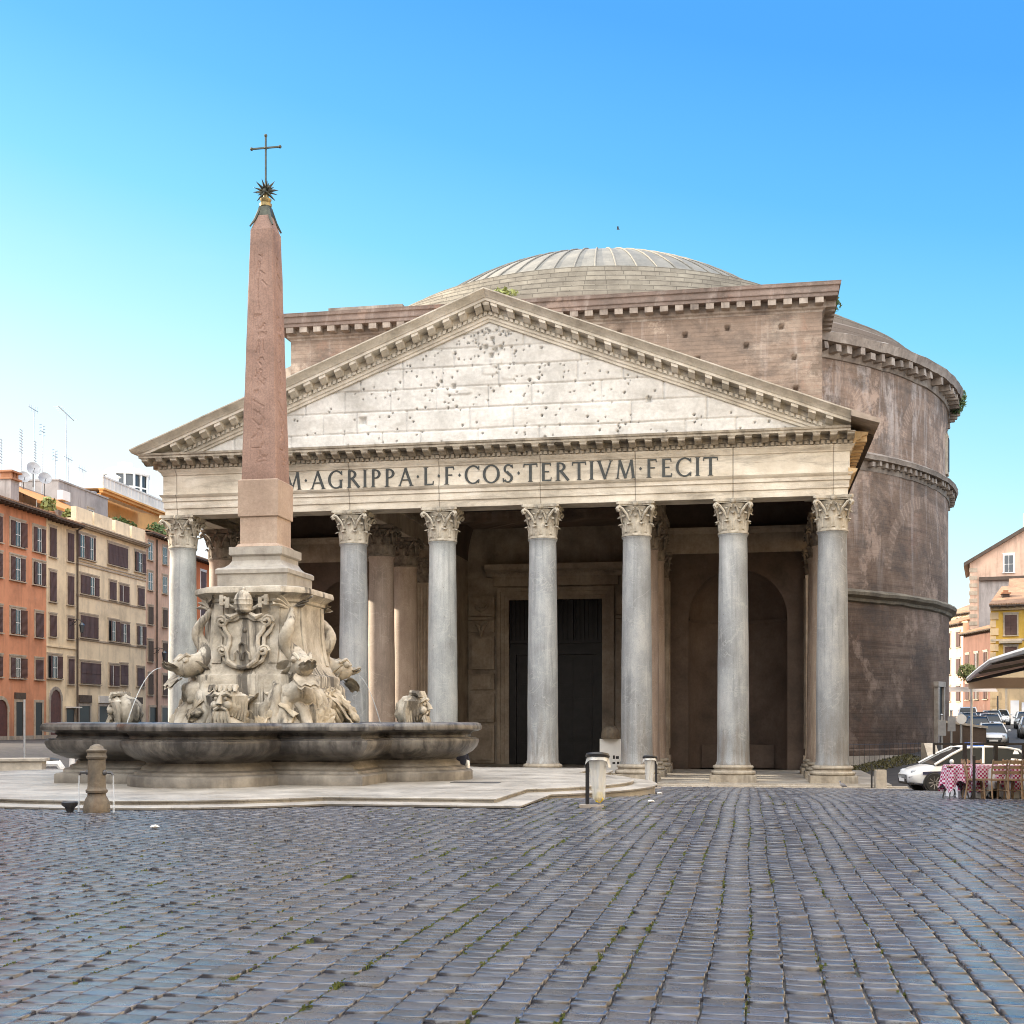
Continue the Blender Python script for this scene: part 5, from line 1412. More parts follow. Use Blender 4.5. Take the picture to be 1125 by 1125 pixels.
# ------------------------------------------------------------------ obelisk
obl = thing('obelisk', 'tall red granite obelisk carved with hieroglyphs, crowned by a bronze star and cross', 'obelisk', (FX, FY, 7.705))
obl.scale = (FS, FS, FS * 0.984)
m = MB(); sq(m, [(0.3, 0.0), (0.54, 0.0), (0.5, 0.06), (0.46, 0.08), (0.46, 0.74), (0.3, 0.745)]); m.build('lower_block', MT['pedestal_pink'], obl, 20)
m = MB(); sq(m, [(0.3, 0.72), (0.485, 0.725), (0.5, 0.74), (0.5, 1.6), (0.46, 1.63), (0.2, 1.64)]); m.build('upper_block', MT['pedestal_pink'], obl, 20)
def shaft_grid():
    # four faces with shallow cut signs on the front and right
    m = MB()
    z0, z1, h0, h1 = 1.62, 7.72, 0.445, 0.282
    prng = random.Random(11)
    nu, nv = 36, 300
    glyph = np.zeros((nv, nu))
    zc = 18
    def stroke(x0, y0, x1, y1):
        n = int(max(abs(x1 - x0) , abs(y1 - y0) / 2) * 3) + 2
        for q in range(n):
            i, j = int(round(x0 + (x1 - x0) * q / (n - 1))), int(round(y0 + (y1 - y0) * q / (n - 1)))
            for dj in (0, 1):
                if 10 <= i < 27 and 0 <= j + dj < nv: glyph[j + dj, i] = 1
    while zc < nv - 34:
        hgt = prng.choice([7, 9, 12, 15, 18])
        for _q in range(prng.choice([1, 2, 2, 3])):
            cx = prng.uniform(13, 23); t = prng.randrange(6); w_ = prng.uniform(2, 6)
            if t == 0: stroke(cx - w_, zc + hgt * prng.random(), cx + w_, zc + hgt * prng.random() * .4)
            elif t == 1: stroke(cx, zc, cx + prng.uniform(-2, 2), zc + hgt)
            elif t == 2:
                p = [(cx + w_ * .6 * math.cos(k), zc + hgt * .5 + hgt * .35 * math.sin(k)) for k in np.linspace(0, prng.choice([3.2, 4.5, 6.3]), 12)]
                for u_, v_ in zip(p, p[1:]): stroke(*u_, *v_)
            elif t == 3:
                p = [(cx - w_ + 2 * w_ * k / 8, zc + hgt * .5 + 2.2 * (-1) ** k) for k in range(9)]
                for u_, v_ in zip(p, p[1:]): stroke(*u_, *v_)
            elif t == 4:
                p = [(cx - w_, zc + 1), (cx - w_ * .2, zc + hgt * .5), (cx + w_ * .1, zc + hgt), (cx + w_ * .7, zc + hgt * .8), (cx + w_ * .3, zc + hgt * .4), (cx + w_ * .4, zc)]
                for u_, v_ in zip(p, p[1:]): stroke(*u_, *v_)
            else:
                for k in range(prng.choice([1, 2, 3])): stroke(cx + 3 * k - 3, zc + 1, cx + 3 * k - 3, zc + hgt * .6)
        zc += hgt + prng.choice([2, 3, 4])
    for j in range(nv):
        for i in (8, 28): glyph[j, i] = max(glyph[j, i], 0.5) if 14 < j < nv - 20 else 0
    for k in range(4):
        m.M = Matrix.Rotation(k * PI / 2, 4, 'Z')
        def fn(i, j):
            t = j / (nv - 1); h = h0 + (h1 - h0) * t; u = i / (nu - 1) * 2 - 1
            e = 0.012 if i in (0, nu - 1) else 0.0
            wear = 0.012 * mnoise.noise(Vector((u * 2, k * 5, t * 9)))
            if i in (0, nu - 1): wear = 0.0
            return (u * (h - e), -h + e + 0.014 * glyph[j, i] + wear, z0 + (z1 - z0) * t)
        m.grid(fn, nu, nv)
    m.M = None
    for k in range(4):   # pyramidion
        m.M = Matrix.Rotation(k * PI / 2, 4, 'Z')
        m.add([(-h1 + .012, -h1 + .012, z1), (h1 - .012, -h1 + .012, z1), (0.1, -0.1, z1 + 0.56), (-0.1, -0.1, z1 + 0.56)], [(0, 1, 2, 3)])
    return m
shaft_grid().build('shaft', MT['red_granite'], obl, 25)
m = MB()
m.cbox(0, 0, 8.22, 0.24, 0.24, 0.12)
for k in range(4):
    m.M = Matrix.Rotation(k * PI / 2, 4, 'Z')
    m.add([(-0.2, -0.2, 8.0), (-0.13, -0.16, 8.05), (0.13, -0.16, 8.05), (0.2, -0.2, 8.0), (0.12, -0.125, 8.34), (-0.12, -0.125, 8.34)], [(0, 1, 2, 3, 4, 5)])
    m.tube([(-0.1, -0.1, 8.3), (-0.19, -0.19, 8.0), (-0.285, -0.285, 7.8)], [0.04, 0.035, 0.02], 6)
m.M = None
cap = m.build('bronze_cap', MT['bronze'], obl, 30)
m = MB(); m.lathe([(0.09, 8.33), (0.14, 8.36), (0.15, 8.42), (0.1, 8.46), (0.13, 8.5), (0.14, 8.54), (0.07, 8.58), (0.04, 8.7)], 16); m.build('orb', MT['gilt'], obl)
m = MB(); m.ball((0, 0, 8.74), 0.11, 10, 8)
for k in range(16):
    a = k * PI / 8; L = 0.32 if k % 2 == 0 else 0.22
    m.tube([(0, 0, 8.74), (L * math.cos(a), 0, 8.74 + L * math.sin(a))], [0.06, 0.004], 5)
    if k % 2 == 0: m.tube([(0, 0, 8.74), (0.2 * math.cos(a), -0.26, 8.74 + 0.2 * math.sin(a))], [0.05, 0.004], 5); m.tube([(0, 0, 8.74), (0.2 * math.cos(a), 0.26, 8.74 + 0.2 * math.sin(a))], [0.05, 0.004], 5)
m.build('star', MT['bronze'], obl, 0)
m = MB(); m.bar((0, 0, 8.8), (0, 0, 10.08), 0.036); m.bar((-0.34, 0, 9.8), (0.34, 0, 9.8), 0.036)
for p in ((0, 0, 10.1), (-0.36, 0, 9.8), (0.36, 0, 9.8)): m.ball(p, 0.042, 8, 6)
m.ball((0, 0, 9.8), 0.045, 8, 6)
m.build('cross', MT['bronze'], obl)

# ------------------------------------------------------------------ plaza furniture
zN = gzf(1.5, -43.8)
nas = thing('drinking_fountain', 'squat rusty cast iron drinking fountain with two side spouts in front of the steps', 'drinking fountain', (1.5, -43.82, zN))
m = MB(); m.lathe([(0.22, -0.04), (0.235, 0.0), (0.235, 0.12), (0.215, 0.22), (0.2, 0.26), (0.165, 0.32), (0.16, 0.36), (0.19, 0.38), (0.195, 0.42), (0.165, 0.45), (0.16, 0.5), (0.155, 0.98), (0.18, 1.0), (0.185, 1.03), (0.17, 1.05), (0.165, 1.1), (0.18, 1.12), (0.185, 1.15), (0.14, 1.17), (0.11, 1.22), (0.05, 1.255), (0.0, 1.265)], 28)
m.build('body', MT['nasone'], nas, 40)
for sg, nm in ((-1, 'a'), (1, 'b')):
    m = MB(); m.tube([(sg * 0.14, 0, 0.74), (sg * 0.3, -0.02, 0.74), (sg * 0.33, -0.02, 0.7)], 0.022, 7); m.ball((sg * 0.165, -0.02, 0.74), 0.05, 8, 6)
    sp = m.build('spout', MT['iron'], nas)
    MB().tube([(sg * 0.335, -0.02, 0.69), (sg * 0.345, -0.02, 0.35), (sg * 0.345, -0.02, 0.02)], [0.012, 0.014, 0.02], 6).build('water_stream', MT['jet'], sp)
m = MB(); m.lathe([(0.05, 0.0), (0.09, 0.1), (0.14, 0.14), (0.16, 0.2), (0.13, 0.21), (0.1, 0.16), (0.0, 0.14)], 14, -0.52, -0.02); m.build('drip_cup', MT['iron'], nas)

def litter_bin(x, y, label, lit, side):
    z = gzf(x, y) + 0.012
    t = thing('litter_bin', label, 'litter bin', (x, y, z), 0, 'clear bag litter bins')
    MB().cbox(0.12 * side, 0, 0, 0.46, 0.3, 0.05).build('base', MT['trim_grey'], t)
    MB().box(-0.035 + side * 0.2, 0.035 + side * 0.2, -0.03, 0.03, 0.06, 1.0).build('post', MT['black'], t)
    m = MB(); m.M = Matrix.Translation((0, 0, 1.0)) @ Matrix.Rotation(R(-12), 4, 'X')
    m.lathe([(0.16, -0.04), (0.225, -0.04), (0.24, 0.0), (0.225, 0.04), (0.16, 0.045), (0.15, 0.0), (0.16, -0.04)], 24); m.M = None
    m.build('ring', MT['black'], t)
    def bag(i, j):
        v = j / 15; a = 2 * PI * i / 40
        r = (0.185 - 0.085 * v ** 0.7) * (1 + 0.13 * math.sin(a * 4 + v * 3 + side) * (.3 + v) + 0.08 * math.sin(a * 9 + 4 * v))
        if j == 15: r *= 0.35
        return (r * math.cos(a) - side * 0.03 * v, r * math.sin(a), 0.98 - 0.88 * v)
    m = MB().grid(bag, 40, 16, True)
    def flap(i, j):
        a = 2 * PI * i / 40; v = j / 3
        r = 0.21 + 0.03 * v + 0.02 * math.sin(a * 6) * v
        return (r * math.cos(a), r * math.sin(a), 0.99 - (0.06 + 0.16 * abs(math.cos(a)) ** 6) * v)
    m.grid(flap, 40, 4, True)
    b = m.build('bag', MT['bag'], t, 60)
    if lit: MB().ball((0.0 - side * 0.03, 0, 0.19), 0.085, 10, 8, (1, 1, 1.3), 0.5, 3).build('litter', MT['yellow'], b)
litter_bin(10.28, -40.5, 'clear litter bag on a black post by the rounded fountain steps with yellow litter inside', True, -1)
litter_bin(10.05, -24.2, 'half empty clear litter bag on a black post farther away in front of the columns', False, 1)

# notice board by the door
nb = thing('notice_board', 'white notice board with a dark top standing near the temple door', 'notice board', (5.3, 8.2, 0))
MB().box(-0.62, 0.62, -0.05, 0.05, 0.05, 2.0).build('panel', MT['white'], nb)
m = MB(); m.lathe([(0.5, 2.0), (0.55, 2.1), (0.5, 2.5), (0.35, 2.7), (0.1, 2.75), (0, 2.76)], 14); m.build('top', MT['nasone'], nb)
for x, z, w_, h_ in ((0.2, 0.85, 0.12, 0.2), (0.4, 0.85, 0.18, 0.16), (0.2, 0.55, 0.16, 0.12), (0.45, 0.55, 0.14, 0.14)): MB().box(x - w_ / 2, x + w_ / 2, -0.056, -0.05, z, z + h_).build('pictogram', MT['black'], nb)
# black post and pale marker stone by the kerb
z0 = gzf(19.0, -2.5)
mk = thing('marker_stone', 'short pale stone block with a thin black post at the end of the porch kerb', 'marker stone', (19.15, -2.9, z0))
MB().cbox(0.1, 0, -0.05, 0.5, 0.4, 0.95, 0.2, 0.96, 0.96).build('block', MT['kerb'], mk)
MB().box(-0.33, -0.25, -0.04, 0.04, 0, 1.15).build('post', MT['black'], mk)

# pigeons and scraps
def pigeon(x, y, rz, label):
    t = thing('pigeon', label, 'pigeon', (x, y, gzf(x, y) + 0.01), rz, 'pigeons on the paving')
    m = MB(); m.tube([(-0.2, 0, 0.1), (-0.1, 0, 0.13), (0, 0, 0.15), (0.08, 0, 0.18), (0.12, 0, 0.24), (0.14, 0, 0.28), (0.17, 0, 0.285), (0.2, 0, 0.275)], [0.02, 0.05, 0.075, 0.065, 0.035, 0.04, 0.03, 0.005], 9)
    for sg in (-1, 1): m.tube([(0.0, sg * 0.03, 0.1), (0.01, sg * 0.03, 0.0)], 0.008, 5)
    m.build('body', MT['pigeon'], t)
pigeon(16.9, -12.0, 2.4, 'small dark pigeon on the paving in front of the rightmost column')
bird = MB(); bird.tube([(-0.25, 0, 0), (0, 0, 0.03), (0.25, 0, 0)], [0.02, 0.08, 0.02], 7); bird.grid(lambda i, j: (0.1 - 0.12 * j, -0.55 + 0.275 * i, 0.25 * abs(i / 2 - 1)), 5, 3)
b_ = bird.build('bird', MT['pigeon'], None, 60, (4.6, 19.5, 35.7)); b_.scale = (.45, .45, .45); tag(b_, 'tiny dark bird flying above the dome', 'bird')
for x, y, l in ((11.0, -33.5, 'paper scrap on the dark paving to the right of the near litter bin'), (11.2, -38.9, 'crumpled paper scrap on the paving right of the steps'), (4.2, -47.0, 'lone white paper scrap on the paving in front of the steps')):
    m = MB().ball((0, 0, 0.03), 0.05, 7, 5, (1.4, 1, 0.6), 0.6, 3); tag(m.build('paper_scrap', MT['white'], None, 0, (x, y, gzf(x, y) + 0.02)), 'white ' + l if 'white' not in l else l, 'paper scrap', 'paper scraps')

# person sitting in the crook of the basin, mostly hidden
def person_seated(x, y, z, rz, label):
    t = thing('person', label, 'person', (x, y, z), rz)
    V = [(0, 0, .13), (0, 0, .38), (0, 0, .58), (0, .02, .68), (0, .03, .83), (-.18, 0, .56), (-.24, .14, .34), (-.12, .32, .36), (.18, 0, .56), (.24, .14, .34), (.12, .32, .36),
         (-.1, .04, .12), (-.13, .42, .4), (-.13, .5, .06), (-.13, .62, .04), (.1, .04, .12), (.13, .42, .4), (.13, .5, .06), (.13, .62, .04)]
    E = [(0, 1), (1, 2), (2, 3), (3, 4), (2, 5), (5, 6), (6, 7), (2, 8), (8, 9), (9, 10), (0, 11), (11, 12), (12, 13), (13, 14), (0, 15), (15, 16), (16, 17), (17, 18)]
    rd = [.15, .15, .14, .06, .1, .07, .05, .035, .07, .05, .035, .1, .07, .05, .04, .1, .07, .05, .04]
    me = bpy.data.meshes.new('body'); me.from_pydata(V, E, []); o = bpy.data.objects.new('body', me); C.objects.link(o); o.parent = t
    me.materials.append(MT['navy_cloth'])
    md = o.modifiers.new('skin', 'SKIN'); sb = o.modifiers.new('sub', 'SUBSURF'); sb.levels = 1; sb.render_levels = 2
    for v, r_ in zip(me.skin_vertices[0].data, rd): v.radius = (r_, r_)
    me.skin_vertices[0].data[0].use_root = True
    MB().ball((0, .05, .9), .105, 12, 10, (.9, 1, 1.15)).build('head', MT['skin'], t)
    MB().ball((0, .02, .94), .118, 12, 10, (.9, 1, 1.0)).build('hair', MT['black'], t)
    MB().ball((.2, .06, .28), .13, 10, 8, (.6, 1, 1.4), .2).build('bag', MT['white'], t)
person_seated(5.36, -31.05, 1.6, R(8), 'person in a dark navy jacket sitting low behind the right lobe of the basin')

# ------------------------------------------------------------------ houses
def window(par, x0, x1, z0, z1, style='o', trim='trim', y=0.0, shut='shutter'):
    w_, h_ = x1 - x0, z1 - z0
    m = MB(); b = 0.14
    m.box(-b, 0, -0.07, 0.02, -b * .4, h_ + b); m.box(w_, w_ + b, -0.07, 0.02, -b * .4, h_ + b); m.box(-b * 1.3, w_ + b * 1.3, -0.1, 0.02, h_ + b * .999, h_ + b * 1.9)
    m.box(0, w_, -0.069, 0.02, h_, h_ + b); m.box(-b * 1.4, w_ + b * 1.4, -0.17, 0.02, -b, -b * .41)
    fr = m.build('window', MT[trim], par, 0, (x0, y, z0))
    lv = []
    if style == 'c': lv = [(0, .5), (.5, 1)]; gl = []
    elif style == 'o': lv = [(0, .3), (.7, 1)]; gl = [(.3, .7)]
    elif style == 'h': lv = [(0, .3), (.45, .72), (.72, 1)]; gl = [(.3, .45)]
    elif style == 'd2': lv = [(0, .1), (.4, .68), (.92, 1)]; gl = [(.1, .4), (.68, .92)]
    elif style == 'dd': lv = [(0, .25), (.25, .5), (.5, .75), (.75, 1)]; gl = []
    elif style == 'dh': lv = [(0, .25), (.25, .52), (.78, 1)]; gl = [(.52, .78)]
    else: gl = [(0, 1)]
    m = MB().box(0.0, w_, -0.03, 0.0, 0, h_); m.build('pane', MT['glass'], fr, 0)
    for a, b_ in gl:
        m = MB(); xa, xb = a * w_, b_ * w_; t = 0.05
        m.box(xa, xa + t, -0.055, -0.031, 0, h_); m.box(xb - t, xb, -0.055, -0.031, 0, h_)
        xm = (xa + xb) / 2; m.box(xm - t / 2, xm + t / 2, -0.055, -0.031, 0, h_)
        m.box(xa + t, xb - t, -0.0552, -0.031, h_ - t, h_); m.box(xa + t, xb - t, -0.0552, -0.031, h_ * .45, h_ * .45 + t)
        m.build('sash', MT['white'], fr, 0)
    for a, b_ in lv:
        xa, xb = a * w_ + .012, b_ * w_ - .012; lw_ = xb - xa
        left = style in 'odh2' and a < .4
        m = MB(); p0, p1 = (-lw_, 0) if left else (0, lw_)
        m.box(p0, p1, -0.03, 0.015, 0.01, h_ - 0.01)
        for f in (0.0, .47, .94): m.box(p0, p1, -0.045, -0.0301, h_ * f + .01, h_ * (f + .05))
        sh = m.build('shutter', MT[shut], fr, 0, (xb if left else xa, -0.09, 0))
        th = random.choice([0, 0, .05, .12, .3]) if style in ('o', 'h') else random.choice([0, 0, 0, .05])
        sh.rotation_euler.z = th if left else -th
    return fr
def doorway(par, x0, x1, z0, z1, y=0.0, mat='black', arch=False, trim='trim'):
    w_ = x1 - x0; m = MB(); b = 0.22
    m.box(-b, 0, -0.08, 0.02, 0, z1 - z0); m.box(w_, w_ + b, -0.08, 0.02, 0, z1 - z0)
    if arch:
        n = 12; r = w_ / 2; hz = z1 - z0
        for k in range(n):
            a, a2 = PI * k / n, PI * (k + 1) / n
            q = [(r + rr * math.cos(t), hz + rr * math.sin(t)) for rr, t in ((r, a), (r + b * 1.3, a), (r + b * 1.3, a2), (r, a2))]
            m.prism(q, 'y', -0.09 - 0.02 * (k % 2), 0.02)
    else: m.box(-b, w_ + b, -0.1, 0.02, z1 - z0 + .001, z1 - z0 + b)
    fr = m.build('doorway', MT[trim], par, 0, (x0, y, z0))
    m = MB().box(0, w_, -0.04, 0.0, 0, z1 - z0)
    if arch: m.prism([(w_ / 2 + w_ / 2 * math.cos(PI * k / 12), z1 - z0 + w_ / 2 * math.sin(PI * k / 12)) for k in range(13)], 'y', -0.035, 0.0)
    m.build('door', MT[mat], fr, 0)
    return fr
def house(name, label, frame, x0, x1, depth, zb, zt, mat, roof='tiles', eave=0.5, rise=1.6, cat='house', group=None, plinth='trim_grey'):
    (ox, oy), rz = frame
    t = thing(name, label, cat, (ox, oy, 0), rz, group)
    m = MB(); m.box(x0, x1, 0.0, depth, zb, zt); m.build('wall', MT[mat], t, 0)
    if plinth: MB().box(x0, x1, -0.05, 0.0, zb, zb + 1.0 + (2.2 - zb if zb < 0 else 0.6)).build('plinth', MT[plinth], t, 0)
    if roof:
        m = MB(); m.cur = 0
        m.prism([(-eave, zt + .12), (depth * .5, zt + rise), (depth + eave, zt + .12), (depth + eave, zt), (depth * .5, zt + rise - .2), (-eave, zt)], 'x', x0 - .02, x1 + .02)
        m.cur = 1; m.box(x0, x1, -eave * .98, 0.0, zt - .14, zt - .001)
        k = x0 + .3
        while k < x1: m.box(k - .06, k + .06, -eave * .9, 0, zt - .28, zt - .141); k += .7
        m.build('roof', [MT[roof], MT['eave']], t, 0)
    return t
def course(par, x0, x1, z, h=0.22, mat='trim', d=0.08): MB().box(x0, x1, -d, 0.0, z, z + h).build('string_course', MT[mat], par, 0)

FL = ((-44.0, 25.0), R(93))
# burnt orange house
hs = house('town_house', 'burnt orange plaster house with brown shutters at the left edge of the square', FL, -6.0, 7.18, 12, 0.2, 20.1, 'p_orange', eave=0.9)
for z0, z1 in ((16.9, 18.85), (14.2, 16.0), (9.9, 11.85), (6.45, 8.0)):
    for x0, x1, s_ in ((-5.3, -3.4, 'o'), (-1.75, 0.1, 'o'), (1.4, 3.6, 'o'), (4.95, 6.85, 'o')):
        if z0 < 12: s_ = 'dh' if x0 < 0 else ('c' if x0 > 4 and z0 > 9 else s_)
        if z0 < 12 and x0 > 4: x0, x1, s_ = 5.3, 6.5, 'c'
        window(hs, x0, x1, z0, z1, s_)
doorway(hs, -1.0, 0.9, 1.2, 3.7, mat='door_wood', arch=True); doorway(hs, 2.2, 3.3, 1.3, 4.5, mat='black'); doorway(hs, 5.3, 6.4, 1.3, 4.5); doorway(hs, -4.6, -2.6, 1.2, 4.2)
for x0, x1, z in ((2.0, 3.6, 4.75),): MB().box(x0, x1, -.14, 0, z, z + .5).build('shop_sign', MT['eave'], hs, 0)
# narrow cream house
hs = house('town_house', 'narrow cream house with closed brown shutters and an arched stone doorway beside the orange one', FL, 7.2, 12.38, 12, 0.2, 20.0, 'p_cream', eave=0.9)
for z0, z1 in ((16.8, 19.2), (13.05, 15.5), (10.1, 11.85)):
    window(hs, 7.7, 8.75, z0, z1, 'c'); window(hs, 10.85, 11.9, z0, z1, 'c')
window(hs, 7.4, 9.7, 6.6, 8.45, 'o'); window(hs, 10.95, 11.95, 6.2, 8.35, 'c')
doorway(hs, 7.8, 9.6, 1.2, 4.7, mat='door_wood', arch=True, trim='trim_grey'); doorway(hs, 10.6, 12.0, 1.2, 4.0)
m = MB(); m.box(10.4, 12.2, -0.7, 0, 4.1, 4.2); m.build('canopy', MT['canvas_white'], hs); course(hs, 7.2, 12.38, 9.2, 0.15, 'p_cream')
# broad pale yellow house with parapet
hs = house('town_house', 'broad pale yellow house with a parapet of low piers and brown shutters', FL, 12.4, 27.1, 12, 0.2, 20.0, 'p_cream2', roof=None)
for z, h, d in ((20.0, .12, .35), (20.12, .14, .5), (20.26, .1, .58)): course(hs, 12.4, 27.1, z, h, 'trim', d)
m = MB()
for x0, x1 in ((12.5, 15.6), (15.95, 19.6), (20.3, 23.4), (23.9, 27.0)): m.box(x0, x1, 0.0, 0.5, 20.36, 21.75)
m.box(12.4, 27.1, 0.1, 11.9, 19.99, 20.75); m.build('parapet', MT['p_cream2'], hs, 0)
for z in (16.72, 17.0, 13.95, 10.1): course(hs, 12.4, 27.1, z, .16 if z != 17.0 else .1, 'trim', .07)
for x0, x1, z0, z1, s_ in ((12.75, 16.0, 17.4, 19.4, 'd2'), (18.65, 22.8, 17.5, 19.35, 'dd'), (24.5, 26.9, 17.5, 19.35, 'o'), (13.2, 16.7, 14.25, 15.85, 'dh'), (18.95, 20.3, 14.25, 15.85, 'c'), (21.1, 23.0, 14.25, 15.75, 'h'), (25.2, 26.6, 14.25, 15.9, 'c'),
                           (13.2, 16.5, 10.4, 12.3, 'dd'), (18.8, 20.9, 10.4, 12.25, 'o'), (21.2, 23.2, 10.4, 12.15, 'o'), (25.0, 26.9, 10.4, 12.2, 'o'), (13.2, 17.0, 6.3, 8.15, 'dd'), (18.95, 20.9, 6.25, 8.1, 'h'), (21.25, 22.8, 6.4, 8.25, 'c'), (25.0, 26.6, 6.35, 8.1, 'c')):
    window(hs, x0, x1, z0, z1, s_)
for x0, x1 in ((13.0, 15.0), (16.9, 19.3), (23.9, 25.9)): doorway(hs, x0, x1, 1.2, 4.3, trim='trim_grey')
for x0, x1, mt in ((12.9, 15.2, 'eave'), (16.7, 19.5, 'p_white'), (23.7, 26.1, 'eave')): MB().box(x0, x1, -.16, 0, 4.6, 5.25).build('shop_sign', MT[mt], hs, 0)
m = MB(); m.grid(lambda i, j: (19.9 + 3.4 * i / 6, -.05 - 1.1 * j / 3, 4.9 - .3 * j), 7, 4); m.build('shop_awning', MT['canvas'], hs, 0)
MB().tube([(12.45, -0.14, 1.0), (12.45, -0.14, 19.6), (13.6, -0.2, 20.1)], 0.09, 7).build('drainpipe', MT['eave'], hs)
# pinkish house
hs = house('town_house', 'dull pinkish house with small bare windows just left of the first column', FL, 27.12, 36.9, 12, 0.2, 21.6, 'p_pink', eave=0.7)
for z0, z1 in ((19.0, 20.7), (16.0, 17.7), (12.6, 14.3), (8.9, 10.9), (5.6, 7.6)):
    for x0 in (27.6, 31.2, 34.6): window(hs, x0, x0 + 1.1, z0, z1, 'g' if z0 > 15 else 'c', shut='eave')
for x0 in (28.0, 31.0, 34.2): doorway(hs, x0, x0 + 1.6, 1.2, 4.3)
MB().tube([(29.6, -0.12, 1.0), (29.6, -0.12, 21.2)], 0.08, 7).build('drainpipe', MT['eave'], hs)
# brick red house seen between the columns
hs = house('town_house', 'brick red house with white framed windows seen between the leftmost columns', FL, 36.95, 62, 12, 0.2, 20.6, 'p_red', eave=0.8)
for z0 in (17.3, 13.6, 9.9, 6.2):
    for x0 in (38.3, 41.6, 44.9, 48.2, 51.5, 54.8, 58.1): window(hs, x0, x0 + 1.5, z0, z0 + 2.1, 'c', trim='white')
hs = house('town_house', 'pale upper storey house showing above the brick red roof between the columns', FL, 38, 62, 12, 0.2, 26.0, 'p_white'); hs.location = (-58, 25, 0)
for x0 in (39.5, 43.0, 46.5, 50.0): window(hs, x0, x0 + 1.4, 22.6, 24.4, 'o')
# apricot house with a white glazed lantern on its terrace
hs = house('roof_house', 'apricot terrace house with a white glazed lantern rising behind the pinkish house', ((-58.0, 25.0), R(93)), 46, 66, 14, 0.2, 29.2, 'p_apricot', roof=None, plinth=None)
course(hs, 45.6, 66.4, 29.2, .3, 'p_apricot', .45); course(hs, 45.4, 66.6, 29.5, .2, 'p_apricot', .7)
m = MB(); m.box(45.6, 66.4, -.5, 14, 29.72, 29.9)
for k in range(22): m.box(45.8 + k * .95, 45.95 + k * .95, -.45, -.3, 29.9, 31.0)
m.box(45.6, 66.4, -.48, -.27, 31.0, 31.2); m.box(45.6, 66.4, -.4, -.33, 29.9, 31.0); m.build('balustrade', MT['p_white'], hs, 0)
window(hs, 62.0, 63.6, 25.5, 27.8, 'c')
m = MB(); m.lathe([(3.0, 29.9), (3.0, 31.0)], 8, 62.5, 4.5, cap=False); m.lathe([(3.2, 34.2), (3.3, 34.4), (2.2, 35.2), (1.0, 35.4), (1.0, 36.0), (0, 36.1)], 8, 62.5, 4.5)
for k in range(16):
    a = 2 * PI * k / 16; m.cbox(62.5 + 3 * math.cos(a) * (1 if k % 2 == 0 else .924), 4.5 + 3 * math.sin(a) * (1 if k % 2 == 0 else .924), 31.0, .22, .22, 3.2, a)
m.lathe([(2.95, 32.5), (2.95, 32.7)], 8, 62.5, 4.5, cap=False)
lan = m.build('lantern', MT['white'], hs, 0); MB().lathe([(2.8, 31.0), (2.8, 34.2)], 8, 62.5, 4.5, cap=False).build('lantern_pane', MT['glass'], lan, 0)
m = MB(); m.lathe([(.8, 29.9), (.8, 33.2), (1.1, 33.3), (0, 33.9)], 10, 57.6, 4.0); m.build('turret', MT['white'], hs)

# roof clutter above the left row (local frame of the row)
def lw(a, d, z):
    (ox, oy), rz = FL; return (ox + a * math.cos(rz) - d * math.sin(rz), oy + a * math.sin(rz) + d * math.cos(rz), z)
def on_roof(o): (ox, oy), rz = FL; o.location = (ox, oy, 0); o.rotation_euler = (0, 0, rz); return o
ph = thing('roof_hut', 'grey rooftop hut with a small window and an air conditioner above the pale yellow house', 'roof hut', (-44, 25, 0), R(93))
MB().box(21.0, 31.5, 6, 11, 20.4, 25.7).box(20.9, 31.6, 5.9, 11.1, 25.7, 25.85).build('wall', MT['p_grey'], ph, 0)
window(ph, 27.0, 28.2, 22.6, 24.0, 'g', y=6.0); MB().lathe([(.55, 0), (.55, .2)], 12).build('vent', MT['zinc'], ph, 30, (29.0, 6.6, 25.85))
tag(on_roof(MB().box(20.4, 22.0, 5.3, 5.8, 23.8, 24.7).lathe([(.4, 0), (.4, .06)], 14, 0, 0).build('air_conditioner', MT['white'], None, 0)), 'white air conditioner box hung on the grey rooftop hut', 'air conditioner')
tag(on_roof(MB().box(13.4, 19.2, 6, 10, 20.5, 23.9).build('roof_shed', MT['p_grey'], None, 0)), 'low grey concrete shed on the roof beneath the satellite dishes', 'shed')
aw = thing('roof_awning', 'wide orange canvas awning sloping over a roof terrace on the left', 'awning', (-44, 25, 0), R(93))
m = MB(); m.grid(lambda i, j: (8.6 + 13.4 * i / 12, 6.2 - 4.6 * j / 4, 23.9 - .55 * j - .06 * math.sin(PI * j / 4)), 13, 5); m.grid(lambda i, j: (8.6 + 13.4 * i / 12, 1.6 + .01 * j, 21.7 - .25 * j), 13, 2); m.build('canvas', MT['canvas_orange'], aw)
m = MB()
for a in (8.7, 15.2, 21.9): m.tube([(a, 1.65, 20.3), (a, 1.65, 21.7)], .05, 6)
m.build('post', MT['iron'], aw)
ch = thing('chimney', 'square plaster chimney with a tiled cap on the orange house roof', 'chimney', (-44, 25, 0), R(93))
MB().box(6.2, 7.5, 2.6, 3.6, 20.2, 23.0).build('stack', MT['p_grey'], ch, 0); m = MB(); m.box(6.0, 7.7, 2.4, 3.8, 23.0, 23.15)
for a in (6.3, 6.75, 7.2): m.box(a, a + .22, 2.6, 3.6, 23.15, 23.6)
m.box(6.0, 7.7, 2.4, 3.8, 23.6, 23.75); m.build('cap', MT['terracotta'], ch, 0)
tag(on_roof(MB().box(-2, 5.5, 4, 9, 20.5, 22.6).build('roof_shed', MT['p_white'], None, 0)), 'pale low roof shed at the far left beside the chimney', 'shed')
